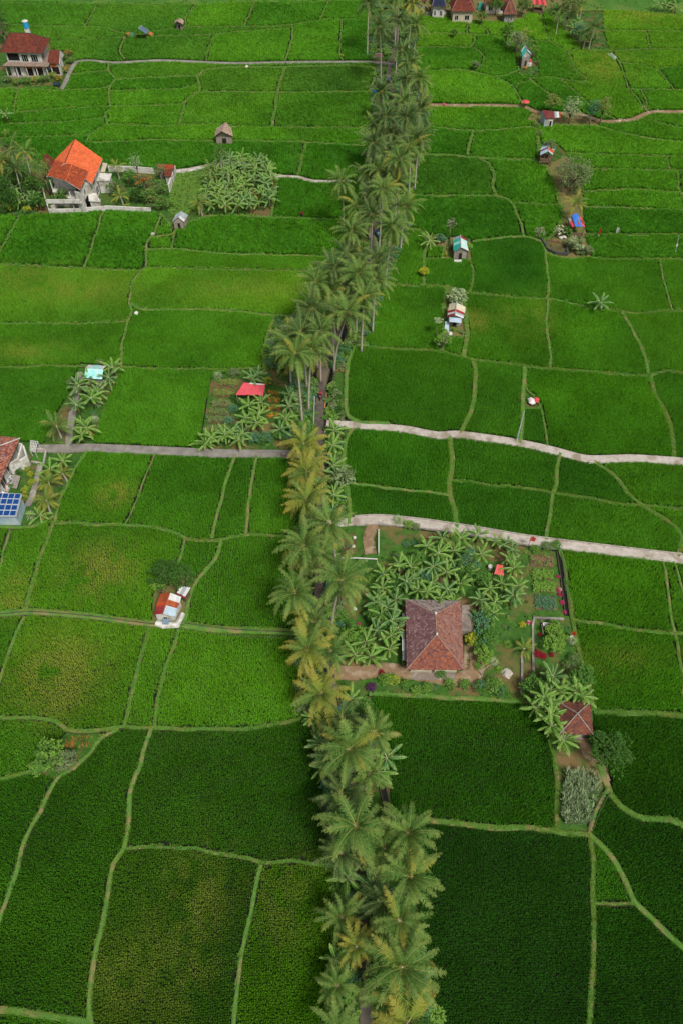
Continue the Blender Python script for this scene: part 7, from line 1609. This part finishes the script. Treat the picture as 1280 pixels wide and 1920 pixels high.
# rubble along the stony path, rubbish by the palms
for k, (x, y, n, lb) in enumerate([(1211, 203, 26, 'grey rubble heap at the fork of the stony path'), (1160, 230, 30, 'pinkish rubble lying along the stony path'), (700, 500, 22, 'brick rubble heap between the palms by the road'), (637, 690, 16, 'orange earth and brick heap on the verge right of the road')]):
    mb = MB()
    for i in range(n): mb.ball((*at(x+random.gauss(0, 9), y+random.gauss(0, 3)), .15), random.uniform(.15, .35), 0, 5, 4, .7, .3)
    tag(mb.obj('rubble_heap', rndmat('rubble', ['#b89a8a', '#8a7a70', '#c8b8a8', '#a0603c']) if k != 3 else rndmat('brick rubble', ['#c0764a', '#a86440', '#d09060']), None), lb, 'rubble')
fr = tag(link('fallen_frond', frond_mesh('fallen_frond', 2.4, R(5), R(10), [M_fb, M_rach], nst=16, lw=.14, ll=.7, seedk=3), None, (*at(712, 1380, 3.6), 3.6), (0, 0, R(8))), 'bright orange dead frond stretched over the dark right field', 'frond')

# ---------------------------------------------------------------- riders and walkers
M_skin = mat('skin', '#8a5a40', rough=.6); M_hair = mat('black hair', '#141010', rough=.6); M_tyre = mat('tyre rubber', '#18181a', rough=.8)
def figure(parent, name, joints, edges, rad, m):
    me = bpy.data.meshes.new(name); me.from_pydata(joints, edges, []); o = link(name, me, parent); o.modifiers.new('skin', 'SKIN'); 
    if not me.skin_vertices: bpy.context.view_layer.update()
    sv = me.skin_vertices[0].data if me.skin_vertices else None
    if sv is None: return o
    for i, r in enumerate(rad): sv[i].radius = (r, r)
    sv[0].use_root = True; me.materials.append(m); s = o.modifiers.new('sub', 'SUBSURF'); s.levels = s.render_levels = 1; return o
def person(px, py, rz, label, shirt, pants, sit=False, hat=None, z=0.0, group=None):
    x, y = at(px, py); t = thing('person', label, 'person', (x, y, z), rz, group)
    if sit: J = [(0,0,.78),(0,.03,1.0),(0,.02,1.28),(0,0,1.42),(.11,0,.76),(.16,-.42,.72),(.15,-.38,.32),(.15,-.5,.28),(-.11,0,.76),(-.16,-.42,.72),(-.15,-.38,.32),(-.15,-.5,.28),(.2,0,1.3),(.26,-.22,1.12),(.22,-.5,1.05),(-.2,0,1.3),(-.26,-.22,1.12),(-.22,-.5,1.05)]
    else: J = [(0,0,.92),(0,0,1.12),(0,0,1.38),(0,0,1.5),(.1,0,.88),(.12,-.08,.48),(.12,.04,.08),(.12,-.1,.04),(-.1,0,.88),(-.12,.12,.48),(-.12,.2,.1),(-.12,.08,.05),(.2,0,1.4),(.27,-.04,1.12),(.26,-.14,.88),(-.2,0,1.4),(-.27,.04,1.12),(-.26,-.02,.88)]
    E = [(0,1),(1,2),(2,3),(0,4),(4,5),(5,6),(6,7),(0,8),(8,9),(9,10),(10,11),(2,12),(12,13),(13,14),(2,15),(15,16),(16,17)]
    Rr = [.14,.14,.15,.06,.10,.075,.05,.04,.10,.075,.05,.04,.07,.05,.035,.07,.05,.035]
    figure(t, 'body', J, E, Rr, pants)
    hz = J[3][2]+.13; prim(t, 'head', M_skin, lambda q: q.ball((0, 0, hz), .115, 0, 10, 7, 1.15)); prim(t, 'hair' if not hat else 'helmet', hat or M_hair, lambda q: q.ball((0, .02, hz+.03), .13, 0, 10, 6, 1.0))
    s = J[1]; prim(t, 'shirt', shirt, lambda q: (q.tube([J[0], J[1], J[2], (J[3][0], J[3][1], J[3][2]-.04)], [.19, .19, .20, .08], 0, 10), q.bar(J[12], J[13], .085, 0, 7, .07), q.bar(J[15], J[16], .085, 0, 7, .07), q.bar((-.2, 0, J[12][2]), (.2, 0, J[12][2]), .09, 0, 7)))
    return t
def motorbike(px, py, rz, label, body, group='motorbikes on the village road'):
    x, y = at(px, py); t = thing('motorbike', label, 'motorbike', (x, y, .31), rz, group)
    for yy in (-.62, .62):
        w = MB(); N = 14
        for k in range(N):
            a, b_ = 2*math.pi*k/N, 2*math.pi*(k+1)/N; w.bar((0, yy+.25*math.cos(a), .29+.25*math.sin(a)), (0, yy+.25*math.cos(b_), .29+.25*math.sin(b_)), .05, 0, 5)
        w = w.obj('wheel', M_tyre, t); prim(w, 'rim', M_frame, lambda q: [q.bar((0, yy, .29), (0, yy+.22*math.cos(a), .29+.22*math.sin(a)), .02) for a in (0, 1.26, 2.5, 3.77, 5.03)])
    prim(t, 'body_shell', body, lambda q: (q.tube([(0, -.55, .55), (0, -.3, .45), (0, .1, .45), (0, .65, .65)], [.08, .16, .17, .08], 0, 8), q.bar((0, -.6, .3), (0, -.42, .95), .06, 0, 6)))
    prim(t, 'saddle', M_tyre, lambda q: q.tube([(0, -.12, .72), (0, .2, .76), (0, .6, .78)], [.1, .14, .1], 0, 8)); prim(t, 'handlebar', M_dark, lambda q: q.bar((-.32, -.36, .98), (.32, -.36, .98), .025, 0, 6)); prim(t, 'headlight', M_frame, lambda q: q.ball((0, -.5, .85), .08, 0, 8, 5))
    return t
C_red, C_blue, C_vio, C_cyan = TIN['red'], mat('blue cloth', '#1f4fb0'), mat('violet lit cloth', '#2a1ad0', rough=.7), mat('cyan cloth', '#2a9fc8'); C_jean = mat('dark trousers', '#23262e'); C_wht = M_white
motorbike(601.5, 748, R(-8), 'motorbike riding down the narrow road below the long white trunk', C_red); person(601.5, 748, R(-8), 'rider in dark red jacket on the motorbike by the orange timber', C_red, C_jean, True, mat('red helmet', '#8a2a30', rough=.3), .31)
motorbike(635, 1336, R(12), 'motorbike on the road just below the bright yellow palm', C_blue); person(635, 1336, R(12), 'rider in cyan jacket just below the bright yellow palm', C_cyan, C_jean, True, C_cyan, .31)
motorbike(728, 157, R(15), 'motorbike on the far road between the last palms', C_jean); person(728, 157, R(15), 'rider lit violet blue on the far road', C_vio, C_jean, True, C_vio, .31)  # violet blue light on the rider is painted into clothes and helmet
person(731, 168, 0, 'walker in pink top behind the violet blue rider', mat('pink cloth', '#c03a80'), C_jean)
person(702, 180, 0, 'person in bright blue standing on the verge near the far junction', mat('bright blue cloth', '#1a8ae0'), mat('bright blue trousers', '#1a70c0'))
person(704, 445, R(10), 'walker in blue and white on the road between tall trunks', C_blue, C_jean, z=.31); person(708, 449, R(-5), 'walker in pale turquoise beside the one in blue', mat('pale cyan cloth', '#8ac8d0'), C_blue, z=.31)
person(567, 409, R(20), 'farmer in dark crimson standing on the bank between dark green fields', mat('crimson cloth', '#7a1030'), mat('dark purple trousers', '#2a1830'))
person(609, 1262, R(0), 'person in dark clothes with white hat near the dirt drive', C_jean, C_jean, hat=M_white, z=.31)
tag(prim(None, 'parasol', TIN['pink'], lambda q: (q.bar((*at(982, 204), 0), (*at(982, 204), 2.0), .03), q.bar((*at(982, 204), 1.8), (*at(982, 204), 2.2), 1.0, 0, 10, .1))), 'red parasol beside the bend of the stony path', 'parasol')
tag(prim(None, 'red_bundle', TIN['pink'], lambda q: q.ball((*at(832, 199), .45), .4, 0, 7, 5, .8, .2)), 'red bundle lying on the stony path near the palms', 'bundle')
print('objects', len(bpy.data.objects))
